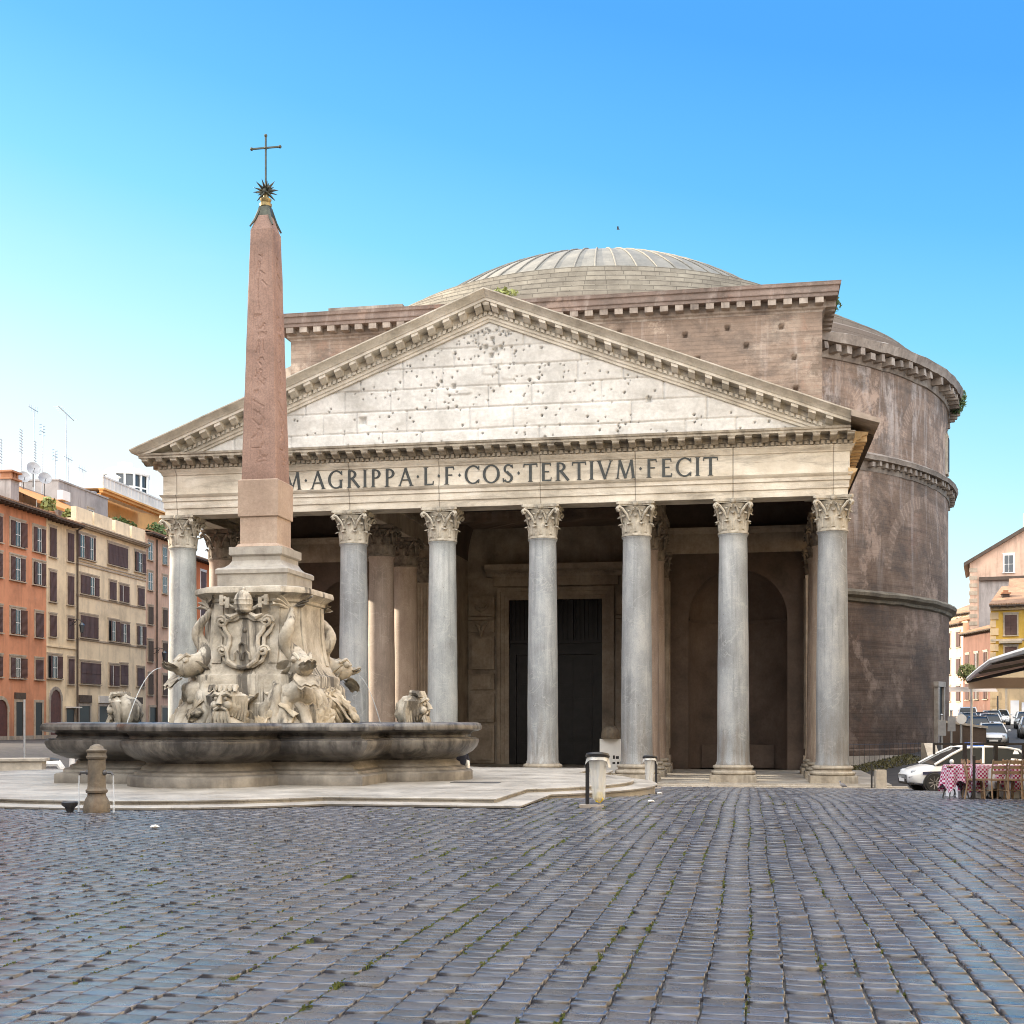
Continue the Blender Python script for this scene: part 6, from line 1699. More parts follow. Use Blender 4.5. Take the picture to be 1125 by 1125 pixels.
for a, z, rr, lab in ((13.8, 24.6, .55, 'lowest and leftmost satellite dish of the three on the left roofs'), (15.5, 25.7, .62, 'highest satellite dish, between the other two on the roof shed'), (17.6, 25.2, .6, 'dark rightmost satellite dish on the roof shed')):
    t = thing('satellite_dish', lab, 'satellite dish', lw(a, 5.6, z), R(93 - 50), 'satellite dishes on the left roofs')
    m = MB(); m.M = Matrix.Rotation(R(70), 4, 'X'); m.lathe([(0.0, 0.0), (rr * .5, .04), (rr, .16), (rr * 1.02, .17), (rr, .19), (rr * .5, .07), (0.0, .03)], 18); m.build('dish', MT['zinc'], t, 50)
    m = MB(); m.tube([(0, 0.05, 0), (0, 0.1, -1.6)], .05, 6); m.tube([(0, -.1, -.3), (0, -.6, .0)], .025, 5); m.build('arm', MT['iron'], t)
def antenna(a, d, zb, zt, kind, lab):
    t = thing('antenna', lab, 'antenna', lw(a, d, zb), R(93), 'aerials on the left roofs')
    h = zt - zb; MB().tube([(0, 0, 0), (0.02 * h, 0, h)], .045, 6).build('mast', MT['steel'], t)
    m = MB()
    if kind == 0:
        for k in range(9): m.bar((-.3, 0, h - .25 * k), (.3, 0, h - .25 * k - .1), .045)
    elif kind == 1:
        m.bar((-1.6, 0, h + .35), (1.7, 0, h - .35), .06)
        for k in range(8): x = -1.5 + k * .42; m.bar((x, -.5, h - x * .21), (x, .5, h - x * .21), .035)
    elif kind == 2:
        for sx in (-.35, .35):
            for k in range(4): m.bar((sx - .2, 0, h - .3 * k), (sx + .2, 0, h - .3 * k + .12), .05)
        m.bar((-.4, 0, h - .5), (.4, 0, h - .5), .05)
    else:
        m.bar((-.9, 0, h), (.9, 0, h - .1), .05)
        for k in range(5): m.bar((-.7 + .35 * k, 0, h - .35), (-.7 + .35 * k, 0, h + .3), .04)
    m.build('rods', MT['steel'], t)
for args in ((5.5, 6, 22.6, 26.4, 0, 'slim aerial at the far left edge of the roofs'), (10.6, 6, 21.2, 27.4, 0, 'lone thin aerial left of the satellite dishes'), (15.0, 6.5, 23.9, 29.2, 0, 'short ladder aerial just left of the tallest mast'), (17.2, 6.5, 23.9, 31.6, 3, 'tallest thin mast above the satellite dishes'),
             (18.4, 7, 23.9, 28.9, 0, 'middle aerial close to the right of the tallest mast'), (19.8, 7, 23.9, 30.6, 2, 'aerial with paired rods right of the tallest mast'), (24.2, 8, 25.8, 29.2, 2, 'small paired rod aerial on the left of the grey hut'), (26.4, 8, 25.8, 33.4, 1, 'tall leaning mast with a long slanted top aerial'),
             (27.9, 8.5, 25.8, 29.3, 3, 'low aerial right of the leaning mast'), (32.0, 9, 25.0, 29.0, 3, 'broken looking aerial next to the white lantern')):
    antenna(*args)

def leaves_mb(c, r, n, size, seed):
    q = random.Random(seed); m = MB()
    for _ in range(n):
        while True:
            p = Vector((q.uniform(-1, 1), q.uniform(-1, 1), q.uniform(-1, 1)))
            if p.length < 1 and mnoise.noise(p * 2.3 + Vector((seed, 0, 0))) > -.25: break
        p = Vector((c[0] + p.x * r[0], c[1] + p.y * r[1], c[2] + p.z * r[2]))
        u = Vector((q.gauss(0, 1), q.gauss(0, 1), q.gauss(0, 1))).normalized(); v = u.orthogonal().normalized(); s_ = size * q.uniform(.6, 1.3)
        m.add([p - u * s_, p + v * s_ * .45, p + u * s_, p - v * s_ * .45], [(0, 1, 2, 3)])
    return m
def shrub(name, label, pos, r, n, size, mat, seed, cat='plant', pot=None, group=None):
    t = thing(name, label, cat, pos, 0, group)
    leaves_mb((0, 0, r[2]), r, n, size, seed).build('foliage', MT[mat], t, 0)
    m = MB(); q = random.Random(seed)
    for k in range(4): m.tube([(0, 0, 0), (q.uniform(-.5, .5) * r[0], q.uniform(-.5, .5) * r[1], r[2] * 1.2)], [.04, .015], 5)
    m.build('stem', MT['eave'], t)
    if pot: MB().lathe([(pot * .7, -.5), (pot, 0), (pot * 1.1, .02), (pot * 1.1, .1), (pot * .9, .1)], 14).build('pot', MT['terracotta'], t)
shrub('potted_plant', 'pale spiky potted plant under the orange awning, the taller one', lw(9.5, 1.0, 20.7), (.7, .5, .7), 90, .3, 'leaf_pale', 3, pot=.5, group='roof terrace plants')
shrub('potted_plant', 'smaller pale potted plant at the right under the orange awning', lw(13.0, 1.0, 20.6), (.55, .4, .5), 70, .28, 'leaf_pale', 4, pot=.45, group='roof terrace plants')
shrub('roof_hedge', 'dark green hedge along the terrace above the pale yellow parapet', lw(30.5, 4.2, 21.6), (1.2, 3.6, 1.0), 900, .22, 'leaf', 5, 'hedge')
shrub('roof_hedge', 'brighter green bush next to the column capital on the pinkish roof', lw(37.6, 3.0, 22.1), (1.1, 2.4, 1.0), 600, .22, 'leaf', 6, 'hedge')
ta = thing('roof_awning', 'pale blue grey awning strip over the hedge terrace', 'awning', (-44, 25, 0), R(93))
MB().grid(lambda i, j: (31.5 + 11 * i / 8, 7.5 - 1.8 * j, 26.2 - .35 * j), 9, 2).build('canvas', MT['canvas_white'], ta); MB().box(31.5, 42.5, 7.6, 11, 21.6, 26.1).build('back_wall', MT['p_apricot'], ta, 0)
# wall lanterns
for a, z, lab in ((11.2, 11.3, 'ornate black wall lantern by the drainpipe of the cream house'), (28.9, 9.8, 'ornate black wall lantern on the pinkish house')):
    t = thing('wall_lantern', lab, 'wall lantern', lw(a, 0, z), R(93), 'wall lanterns')
    m = MB(); m.tube([(-.2, -.02, .3), (-.1, -.6, .45), (0, -1.1, .35), (0, -1.15, .1)], .035, 6); m.tube([(-.2, -.02, -.2), (-.1, -.4, .0), (0, -.7, .38)], .03, 6)
    for k in range(9): m.tube([(0, -.45 + .16 * math.cos(k * .8), .1 + .16 * math.sin(k * .8)), (0, -.45 + .16 * math.cos(k * .8 + .8), .1 + .16 * math.sin(k * .8 + .8))], .022, 5)
    m.build('bracket', MT['black'], t)
    m = MB(); m.lathe([(.05, -.75), (.12, -.7), (.22, -.1), (.26, -.08), (.12, .1), (.03, .18)], 6, 0, -1.15); m.build('lamp_glass', MT['glass'], t, 0)

# houses along the near sides of the square, outside the picture: they shade it and throw light back
def plain_house(label, frame, wd, zt, mat, rows, step, depth=12, grp=None):
    h = house('town_house', label, frame, 0, wd, depth, 0.2, zt, mat, eave=.8)
    n = int(wd // step); fr = None
    for z0 in rows:
        for k in range(n):
            if fr is None: fr = window(h, step * .5 - .7, step * .5 + .7, z0, z0 + 2.2, 'o'); continue
            c = copy_tree(fr, h); c.location = (step * (k + .5) - .7, 0, z0)
    return h
FLn = lambda y: ((-28.5, y), R(90))
plain_house('tall ochre house on the left side of the square nearest the camera', FLn(-82), 26, 25.5, 'p_ochre', (7, 11.5, 16, 20.5), 4.3)
plain_house('tall cream house in the middle of the left side of the square', FLn(-55.9), 27, 26.5, 'p_cream', (7, 11.5, 16, 20.5), 4.4)
plain_house('tall orange house at the far end of the left side of the square', FLn(-28.8), 26.3, 26.0, 'p_orange', (7, 11.5, 16, 20.5), 4.3)
FRn = lambda y, x=27.0: ((x, y), R(-90))
plain_house('sunlit cream house on the right side of the square near the camera', FRn(-46), 26, 23, 'p_cream', (7, 11.5, 16, 19.5), 4.3)
plain_house('sunlit pale yellow house behind the restaurant tables', FRn(-12), 33.9, 24, 'p_cream2', (7, 11.5, 16, 20), 4.2)
plain_house('sunlit ochre house beyond the restaurant on the right', FRn(20, 34), 30, 22, 'p_ochre', (7, 11.5, 16), 4.2)

FB = lambda x: ((x, -86.0), R(180))
plain_house('grey house closing the square behind the camera, right of the middle', FB(40), 26, 23, 'p_grey', (7, 11.5, 16), 4.3)
plain_house('cream house closing the square behind the camera', FB(13.9), 24, 24, 'p_cream', (7, 11.5, 16), 4.3)
plain_house('pink house closing the square behind the camera, left of the middle', FB(-10.2), 24, 23, 'p_pink', (7, 11.5, 16), 4.3)

# ------------------------------------------------------------------ street on the right
FY_ = ((37.2, 70.8), R(-19))
hs = house('corner_house', 'golden yellow corner house with brown shutters and a tiled roof on the right street', FY_, 0, 16, 14, 1.0, 14.6, 'p_yellow', eave=.9, rise=2.6, plinth=None)
MB().box(-.02, 16, -.06, 0, 1.0, 8.2).build('lower_wall', MT['p_ochre'], hs, 0)
m = MB()
for k in range(17):
    zz = 1.2 + k * .8
    if zz < 13.9: m.box(-.05, .75 if k % 2 else .5, -.1, .3, zz, zz + .7)
m.build('corner_stone', MT['p_ochre'], hs, 0)
course(hs, 0, 16, 8.2, .2, 'p_ochre', .12); course(hs, 0, 16, 11.0, .2, 'trim', .12); course(hs, 0, 16, 14.1, .35, 'p_ochre', .3)
for x0 in (1.35, 5.0, 8.7, 12.4):
    window(hs, x0, x0 + 1.15, 11.6, 13.6, 'c'); window(hs, x0, x0 + 1.15, 8.7, 10.4, 'c'); MB().box(x0 - .5, x0 + 1.65, -.5, 0, 10.75, 10.98).build('hood', MT['trim'], hs, 0)
doorway(hs, 1.6, 4.0, 2.0, 6.2, mat='glass')
m = MB(); m.box(1.9, 2.7, -.13, -.09, 2.4, 5.0); m.box(2.95, 3.8, -.13, -.09, 2.3, 4.8); m.build('shop_poster', MT['cloth_white'], hs, 0)
MB().box(4.2, 4.9, -.12, 0, 5.4, 6.2).build('wall_plate', MT['white'], hs, 0)
ch = thing('chimney', 'small brick chimney on the tiled roof of the yellow corner house', 'chimney', (38.9, 72.4, 14.7)); MB().cbox(0, 0, 0, .7, .7, 1.2).build('stack', MT['brick_red'], ch, 0); MB().cbox(0, 0, 1.2, .95, .95, .15).cbox(0, 0, 1.35, .5, .5, .25).build('cap', MT['terracotta'], ch, 0)
hs = house('town_house', 'small orange attic house rising behind the yellow corner house', ((41.2, 83), R(-12)), 0, 12, 8, 1, 17.2, 'p_apricot', eave=.5, rise=1.8, plinth=None)
# grey gabled house
gh = thing('gabled_house', 'tall dull beige house with a sloping gable and a small arched niche window', 'house', (40.2, 102, 0), R(-10))
m = MB(); m.prism([(0, 1.0), (16, 1.0), (16, 22.6), (8, 27.3), (0, 22.6)], 'y', 0, 14); m.build('wall', MT['p_pink'], gh, 0)
m = MB()
m.prism([(-.7, 22.15), (8, 27.3), (8, 27.75), (-.7, 22.6)], 'y', -.6, 14); m.prism([(16.7, 22.15), (8, 27.3), (8, 27.75), (16.7, 22.6)], 'y', -.6, 14); m.build('roof', MT['eave'], gh, 0)
MB().box(1.1, 9, -.08, 0, 8, 20.3).build('patched_wall', MT['p_grey'], gh, 0); MB().box(1.1, 9, -.5, 0, 20.31, 20.75).build('ledge', MT['eave'], gh, 0)
window(gh, 4.0, 5.1, 21.3, 23.4, 'g', trim='white')
m = MB()
for k in range(22): m.box(-.06, .9, -.05, .2, 1.5 + k * .95, 1.5 + k * .95 + .5)
m.build('corner_stone', MT['trim'], gh, 0)
MB().box(6.3, 9.5, 2, 5, 27, 28.8).build('terrace', MT['p_ochre'], gh, 0)
shrub('roof_hedge', 'bright terrace bush on top of the gabled house', (47.6, 104.5, 25.6), (1.2, 1.0, .7), 200, .3, 'leaf_pale', 9, 'bush')
# far row closing the street
for k, (X, Y, wd, zt, mat, rz, lab) in enumerate(((37.0, 118, 12, 15.5, 'p_pink', -75, 'dim pink house with rows of windows in the shade of the far street'), (41.5, 134, 12, 18.5, 'p_ochre', -68, 'sunlit ochre house at the far end of the street'), (46, 150, 14, 20.5, 'p_grey', -40, 'grey house closing the far end of the street'), (38.8, 98, 14, 13.5, 'p_shaded', -80, 'shadowed house front running back along the street, shade put into its brown plaster'))):
    h = house('town_house', lab, ((X, Y), R(rz)), 0, wd, 10, 1, zt, mat, eave=.6, plinth=None)
    for z0 in (5.5, 9, 12.5, 16):
        if z0 + 2 > zt: continue
        for q in range(int(wd // 3)): window(h, 1 + q * 3, 2.2 + q * 3, z0, z0 + 1.9, 'c' if (q + k) % 2 else 'o')
h = house('town_house', 'shaded cream house front on the left of the far street beyond the drum', ((31.6, 172), R(0)), 0, 12, 10, 1, 17, 'p_cream', eave=.6, plinth=None)
for z0 in (5.5, 9, 12.5):
    for q in range(4): window(h, 1 + q * 3, 2.2 + q * 3, z0, z0 + 1.9, 'o')
shrub('street_plant', 'round green bush over the small street awning beside the drum', (33.6, 62.2, 6.6), (1.0, .9, .9), 420, .2, 'leaf_pale', 12, 'bush')
sa = thing('shop_awning', 'narrow pale shop awning beside the drum under the green bush', 'awning', (33.6, 62, 0))
MB().grid(lambda i, j: (-2.4 + 5.0 * i / 6, 1.0 - 1.5 * j / 3, 6.2 - .16 * j), 7, 4).build('canvas', MT['canvas'], sa)
m = MB()
for x in (-2.3, 2.5): m.tube([(x, -1.0, 1.7), (x, -1.0, 5.3)], .06, 6)
m.build('post', MT['iron'], sa)

# retaining wall and railings around the sunken strip by the drum
mw = thing('retaining_wall', 'dark low retaining wall with a pale coping beside the drum', 'wall', (0, 0, 0))
MB().add([(24.8, 17.2, -.2), (27.6, 17.9, -.2), (27.6, 17.9, 2.55), (24.8, 17.2, 2.95), (24.9, 17.7, -.2), (27.7, 18.4, -.2), (27.7, 18.4, 2.55), (24.9, 17.7, 2.95)], [(0, 1, 2, 3), (5, 4, 7, 6), (3, 2, 6, 7), (1, 5, 6, 2), (4, 0, 3, 7)]).build('wall', MT['inner_wall'], mw, 0)
MB().add([(24.7, 17.1, 2.96), (27.7, 17.8, 2.56), (27.8, 18.5, 2.56), (24.8, 17.8, 2.96), (24.7, 17.1, 3.1), (27.7, 17.8, 2.7), (27.8, 18.5, 2.7), (24.8, 17.8, 3.1)], [(0, 3, 2, 1), (4, 5, 6, 7), (0, 1, 5, 4), (1, 2, 6, 5), (2, 3, 7, 6), (3, 0, 4, 7)]).build('coping', MT['kerb'], mw, 0)
rp = MB(); rp.prism([(1.2, -.2), (7.0, -.2), (7.0, 1.85), (5.8, 1.85)], 'x', 22.35, 22.95)
tag(rp.build('ramp_parapet', MT['kerb'], None, 0), 'sloping pale stone parapet beside the drum behind the police car', 'parapet')
for x, y, h, lab in ((24.45, 14.2, 3.0, 'grey street post nearest the drum wall'), (25.05, 14.6, 3.2, 'pale taller street post right of the grey one'), (25.7, 15.2, 2.9, 'short signpost with a small round plate beside the drum')):
    t = thing('street_post', lab, 'post', (x, y, gzf(x, y)), 0, 'posts beside the drum')
    MB().lathe([(.12, 0), (.12, .2), (.07, .25), (.07, h), (.1, h + .04), (0, h + .12)], 10).build('pole', MT['steel'], t)
    if 'round' in lab: m = MB(); m.M = Matrix.Translation((0, -.1, h - .3)) @ Matrix.Rotation(R(90), 4, 'X'); m.lathe([(.3, 0), (.3, .03)], 16); m.build('plate', MT['white'], t)
    else: MB().cbox(0, -.1, h - 1.2, .45, .04, .9).build('plate', MT['zinc'], t)
ra = thing('railing', 'dark iron railing along the foot of the drum', 'railing')
m = MB()
for k in range(40):
    a = R(-58 + k * .95); x, y = on_drum(a, 31.0); m.tube([(x, y, .1), (x, y, 1.5)], .014, 5)
m.build('bar', MT['iron'], ra)
m = MB(); m.tube([on_drum(R(-58 + k * 2), 31.0) + (1.4,) for k in range(20)], .02, 5); m.build('rail', MT['iron'], ra)
# grass bank at the foot of the drum
gr = MB(); q = random.Random(2)
for _ in range(5200):
    a = R(q.uniform(-62, -20)); r_ = q.uniform(30.2, 38.5); x, y = math.cos(a) * r_, YC + math.sin(a) * r_
    if x < 18.4 or y > 30 or x > 24.3: continue
    z = gzf(x, y); h_ = q.uniform(.04, .14); b_ = q.uniform(0, PI); c_, s_ = math.cos(b_) * .07, math.sin(b_) * .07
    gr.add([(x - c_, y - s_, z - .02), (x + c_, y + s_, z - .02), (x + q.gauss(0, .06), y + q.gauss(0, .06), z + h_)], [(0, 1, 2)])
tag(gr.build('grass', MT['grass'], None, 0), 'dry grass growing in the sunken strip at the foot of the drum', 'grass', kind='stuff')
m = MB(); m.sweep([(.0, -.3), (.0, .55), (.5, .6), (.5, -.3)], [on_drum(R(-66 + k * 3), 30.0) for k in range(16)]); m.build('drum_plinth', MT['kerb'], temple, 0)

# weeds on the temple
for x, y, z, r_, n, mat, sd, lab in ((29.75, 43.2, 27.9, (.7, 1.3, 1.1), 700, 'leaf', 21, 'dark green bush growing out of the top cornice at the right of the drum'), (.7, -1.2, 24.7, (.9, .4, .22), 150, 'leaf_pale', 22, 'yellow green weeds growing on the apex of the pediment'),
                                     (18.6, 19.6, 29.4, (.4, .4, .5), 90, 'leaf', 23, 'small weeds where the brick block meets the drum cornice')):
    shrub('weed', lab, (x, y, z), r_, n, .16, mat, sd, 'weeds')

# ------------------------------------------------------------------ cars
def car_parts(t, paint, L=4.0, W=1.74, H=1.47, van=False, police=False):
    s_ = L / 4.0; hw = W / 2 / .87; hh = H / 1.47
    st = [(-2.0, .45, .74, .60), (-1.97, .33, .9, .72), (-1.8, .25, .98, .81), (-1.4, .2, .99, .86), (-.6, .19, .96, .87), (.3, .19, .93, .87), (.9, .19, .9, .86), (1.25, .2, .86, .84), (1.6, .22, .78, .79), (1.85, .26, .68, .7), (1.97, .3, .58, .58), (2.0, .36, .5, .48)]
    if van: st = [(x, a, b * 1.12, c) for x, a, b, c in st]
    m = MB(); n = 14
    def sec(x, zl, zb, w_):
        pts = [(0, zl), (.78 * w_, zl), (.96 * w_, zl + .07), (w_, zl + .2), (w_ * 1.005, zl + (zb - zl) * .6), (.975 * w_, zb - .1), (.93 * w_, zb - .03), (.82 * w_, zb)]
        full = pts + [(0, zb + .015)] + [(-y, z) for y, z in pts[:0:-1]]
        return [(x * s_, y * hw, z * hh) for y, z in full]
    vs = []; k = 0
    for q in st: sct = sec(*q); k = len(sct); vs += sct
    fs = [(i * k + j, i * k + (j + 1) % k, (i + 1) * k + (j + 1) % k, (i + 1) * k + j) for i in range(len(st) - 1) for j in range(k)]
    fs += [tuple(range(k - 1, -1, -1)), tuple((len(st) - 1) * k + j for j in range(k))]
    m.add(vs, fs)
    prof = [(-1.88, .95), (-1.78, 1.16), (-1.55, 1.37), (-1.2, 1.44), (-.7, 1.47), (-.1, 1.46), (.2, 1.42), (.62, 1.22), (1.2, .89)]
    if van: prof = [(-1.93, 1.0), (-1.9, 1.4), (-1.8, 1.75), (-1.4, 1.82), (-.5, 1.84), (.3, 1.82), (.5, 1.76), (.85, 1.4), (1.3, 1.0)]
    ztop = max(z for _, z in prof)
    def gw(z): return (.83 - .22 * (max(0.0, z - .9) / (ztop - .9)) ** 1.2) * hw
    # roof skin and pillars
    roof = [(x, z) for x, z in prof if z > ztop - .12]
    m.grid(lambda i, j: (roof[i][0] * s_, gw(roof[i][1]) * 1.02 * (j / 6 * 2 - 1), (roof[i][1] + .025 - .03 * (j / 6 * 2 - 1) ** 2) * hh), len(roof), 7)
    for sg in (-1, 1):
        for seg in (prof[-3:], prof[:3] if not van else prof[:4]):
            m.tube([(x * s_, sg * gw(z) * .99, z * hh + .01) for x, z in seg], .045, 6)
        m.tube([(x * s_, sg * gw(z) * 1.0, z * hh) for x, z in roof], .04, 6)
        for xb in ((-.35,) if not van else (-.3, -1.1)):
            m.tube([(xb * s_, sg * gw(.93) * 1.005, .93 * hh), ((xb - .08) * s_, sg * gw(ztop - .04) * 1.005, (ztop - .02) * hh)], .045, 6)
        # rear quarter
        m.add([(-1.88 * s_, sg * gw(.95) * 1.004, .95 * hh), (-1.2 * s_, sg * gw(.95) * 1.004, .95 * hh), (-1.42 * s_, sg * gw(1.36) * 1.006, 1.36 * hh), (-1.6 * s_, sg * gw(1.36) * 1.006, 1.34 * hh)], [(0, 1, 2, 3)])
    body = m.build('body', MT[paint], t, 40)
    m = MB(); nn = len(prof)
    m.grid(lambda i, j: (prof[i][0] * s_, gw(prof[i][1]) * (j / 4 * 2 - 1), prof[i][1] * hh), nn, 5)
    for sg in (-1, 1): m.add([(x * s_, sg * gw(z), z * hh) for x, z in prof], [tuple(range(nn))])
    m.build('window', MT['carglass'], t, 30)
    m = MB()
    for x in (-1.25, 1.22):
        for sg in (-1, 1):
            m.M = Matrix.Translation((x * s_, sg * .74 * hw, .31)) @ Matrix.Rotation(R(90), 4, 'X'); m.lathe([(.35, -.135 * hw), (.35, .132 * hw)], 24); m.M = None
    m.build('wheel_arch', MT['black'], t, 40)
    for x in (-1.25, 1.22):
        for sg in (-1, 1):
            m = MB(); m.lathe([(.225, -.1), (.295, -.1), (.315, -.06), (.315, .06), (.295, .1), (.225, .1)], 28)
            wh = m.build('wheel', MT['tyre'], t, 40); wh.matrix_local = Matrix.Translation((x * s_, sg * .815 * hw, .315)) @ Matrix.Rotation(R(90), 4, 'X')
            m = MB(); m.lathe([(.23, -.07), (.232, .09), (.215, .1), (.2, .07), (.05, .075), (0, .09)] if sg < 0 else [(.23, .07), (.232, -.09), (.215, -.1), (.2, -.07), (.05, -.075), (0, -.09)], 24)
            zs = .085 if sg < 0 else -.085
            for k2 in range(9):
                a = 2 * PI * k2 / 9; m.bar((.04 * math.cos(a), .04 * math.sin(a), zs), (.21 * math.cos(a), .21 * math.sin(a), zs), .03, .03)
            m.build('rim', MT['rim'], wh, 30)
    for sg in (-1, 1):
        m = MB(); m.ball((1.74 * s_, sg * .58 * hw, .66 * hh), .17, 12, 8, (1.0, .6, .42)); m.build('headlight', MT['lamp_glass'], t)
        m = MB(); m.ball((-1.93 * s_, sg * .66 * hw, .84 * hh), .15, 10, 8, (.5, .8, 1.2)); m.build('tail_light', MT['tail_red'], t)
        m = MB(); m.ball((.72 * s_, sg * 1.0 * hw, 1.0 * hh), .1, 10, 8, (.7, 1.1, .8)); m.build('mirror', MT[paint], t)
    m = MB(); m.box(1.93 * s_, 2.02 * s_, -.42 * hw, .42 * hw, .3, .42); m.box(1.8 * s_, 1.94 * s_, -.62 * hw, .62 * hw, .24, .3); m.build('grille', MT['black'], t, 0)
    MB().box(2.02 * s_, 2.03 * s_, -.26, .26, .33, .44).build('number_plate', MT['white'], t, 0)
    if police:
        for sg in (-1, 1):
            m = MB()
            m.grid(lambda i, j: ((-1.7 + 3.3 * i / 10) * s_, sg * (.885 - .04 * max(0, (i - 8) / 2)) * hw, .62 + .1 * j - .05 * abs(i - 5) / 5), 11, 2); m.build('stripe', MT['car_navy'], t)
        m = MB(); m.box(-.5, -.22, -.5, .5, 1.49, 1.59); m.build('beacon', MT['blue_light'], t, 0)
def car(label, x, y, rz, paint, name='parked_car', cat='car', group='cars parked along the street', **kw):
    t = thing(name, label, cat, (x, y, gzf(x, y) + .012), rz, group); car_parts(t, paint, **kw); return t
pc = car('white municipal police car with a dark stripe parked behind the red checked tables', 20.1, -21.3, R(190.5), 'car_white', 'police_car', 'police car', None, police=True)
protos = {}
for lab, x, y, rz, paint, van in (
        ('dull beige car seen right behind the police car roof', 25.3, 9.5, R(-100), 'car_beige', False),
        ('white car half hidden behind the beige one', 28.4, 20.5, R(-97), 'car_white', False),
        ('large silver car with a wide windscreen at the right edge of the street', 32.2, 27.0, R(-98), 'car_silver', False),
        ('white compact car in the middle of the row of parked cars', 31.4, 38.5, R(-98), 'car_white', False),
        ('dark car between the white ones in the street', 32.2, 47.5, R(-98), 'car_dark', False),
        ('white van facing the square beside the drum', 31.9, 51.5, R(-100), 'car_white', True),
        ('silver car right of the white van', 35.0, 58.0, R(-98), 'car_silver', False),
        ('white car far up the street right of the van', 37.2, 66.0, R(-98), 'car_white', False),
        ('white hatchback beside the large silver car', 34.0, 33.5, R(-98), 'car_white', False),
        ('small dark car just left of the white compact one', 29.6, 33.0, R(-98), 'car_dark', False),
        ('silver estate car under the shop awning beside the drum', 30.6, 43.5, R(-99), 'car_silver', False),
        ('white car in front of the yellow corner house', 36.4, 50.0, R(-98), 'car_white', False),
        ('silver car farthest up the street above the van', 40.0, 103.0, R(-98), 'car_silver', False)):
    key = (paint, van)
    if key not in protos: protos[key] = car(lab, x, y, rz, paint, name='parked_van' if van else 'parked_car', cat='van' if van else 'car', van=van)
    else:
        o = copy_tree(protos[key]); o.location = (x, y, gzf(x, y) + .012); o.rotation_euler.z = rz; o['label'] = lab

# ------------------------------------------------------------------ restaurant corner on the right
ux, uy = .983, .183          # along the row of tables
def rp_(s, d=0.0): return (17.74 + s * ux - d * uy, -33.97 + s * uy + d * ux)
def cloth_table(s, d, label, r=.36, mat='check', over=False, sq_=False):
    x, y = rp_(s, d); z = gzf(x, y) + .015
    t = thing('table', label, 'table', (x, y, z), R(10.5), 'restaurant tables')
    m = MB(); m.cbox(0, 0, .745, r * 1.95, r * 1.95, .03); m.build('tabletop', MT['straw_wood'], t, 0)
    for a in (-1, 1):
        for b in (-1, 1): MB().tube([(a * r * .55, b * r * .55, .745), (a * r * .62, b * r * .62, .35), (a * r * .85, b * r * .85, .0)], .016, 6).build('leg', MT['iron'], t)
    def drape(i, j, off=0.0, ln=.5, seed=0):
        a = 2 * PI * i / 64; c_, s_ = math.cos(a), math.sin(a)
        k = r / max(abs(c_), abs(s_)) if sq_ else r * (1.0 + .06 * abs(math.sin(2 * a)))
        if j < 3: return (c_ * k * j / 2.0 * .99, s_ * k * j / 2.0 * .99, .785 + off)
        v = (j - 2) / 8; w_ = .06 * math.sin(a * 8 + seed) * v + .03 * math.sin(a * 5 + 1 + seed) * v
        lnn = ln * (1 + .28 * math.cos(4 * a + PI)) if not sq_ else ln * (1 + .25 * math.cos(4 * a + PI))
        return (c_ * (k + .02 + w_ + .03 * v + off), s_ * (k + .02 + w_ + .03 * v + off), .78 + off - lnn * v)
    MB().grid(lambda i, j: drape(i, j), 64, 11, True).build('tablecloth', MT[mat], t, 60)
    if over: MB().grid(lambda i, j: drape(i, j, -.012, .68, 2.0), 64, 11, True).build('under_cloth', MT['cloth_white'], t, 60)
cloth_table(.27, .15, 'small round table under a red and white checked cloth, leftmost of the tables', .27)
cloth_table(1.15, .5, 'table with a white cloth under a red checked one in the middle', .37, 'check', True, True)
cloth_table(1.95, .45, 'rightmost table with a red checked cloth over a white one', .37, 'check', True, True)
cloth_table(2.6, .9, 'far table under a red checked cloth cut off by the picture edge', .37, 'check', True, True)
cloth_table(.95, 1.25, 'table with a red checked cloth standing behind the middle one', .33, 'check', True, True)
def make_chair():
    t = thing('bistro_chair', '', 'chair', (0, 0, 0), 0, 'wooden restaurant chairs')
    MB().cbox(0, 0, .43, .4, .4, .035).build('seat', MT['straw_wood'], t, 0)
    for a in (-1, 1):
        MB().tube([(a * .175, .175, .43), (a * .19, .2, 0)], .02, 6).build('leg', MT['straw_wood'], t)
        MB().tube([(a * .185, -.24, 0), (a * .18, -.18, .44), (a * .18, -.21, .7), (a * .17, -.26, .92)], .021, 6).build('leg', MT['straw_wood'], t)
    m = MB()
    for z in (.62, .74, .86): m.grid(lambda i, j: ((-.17 + .34 * i / 6), -.21 - .045 * (z - .62) / .24 - .03 * math.sin(PI * i / 6), z - .035 + .07 * j), 7, 2)
    for z in (.62, .74, .86): m.grid(lambda i, j: ((-.17 + .34 * i / 6), -.225 - .045 * (z - .62) / .24 - .03 * math.sin(PI * i / 6), z - .035 + .07 * j), 7, 2)
    m.build('backrest', MT['straw_wood'], t)
    m = MB()
    for a in (-1, 1): m.tube([(a * .185, .19, .2), (a * .183, -.21, .2)], .012, 5)
    m.tube([(-.185, .0, .2), (.185, .0, .2)], .012, 5); m.build('stretcher', MT['straw_wood'], t)
    return t
ch0 = None
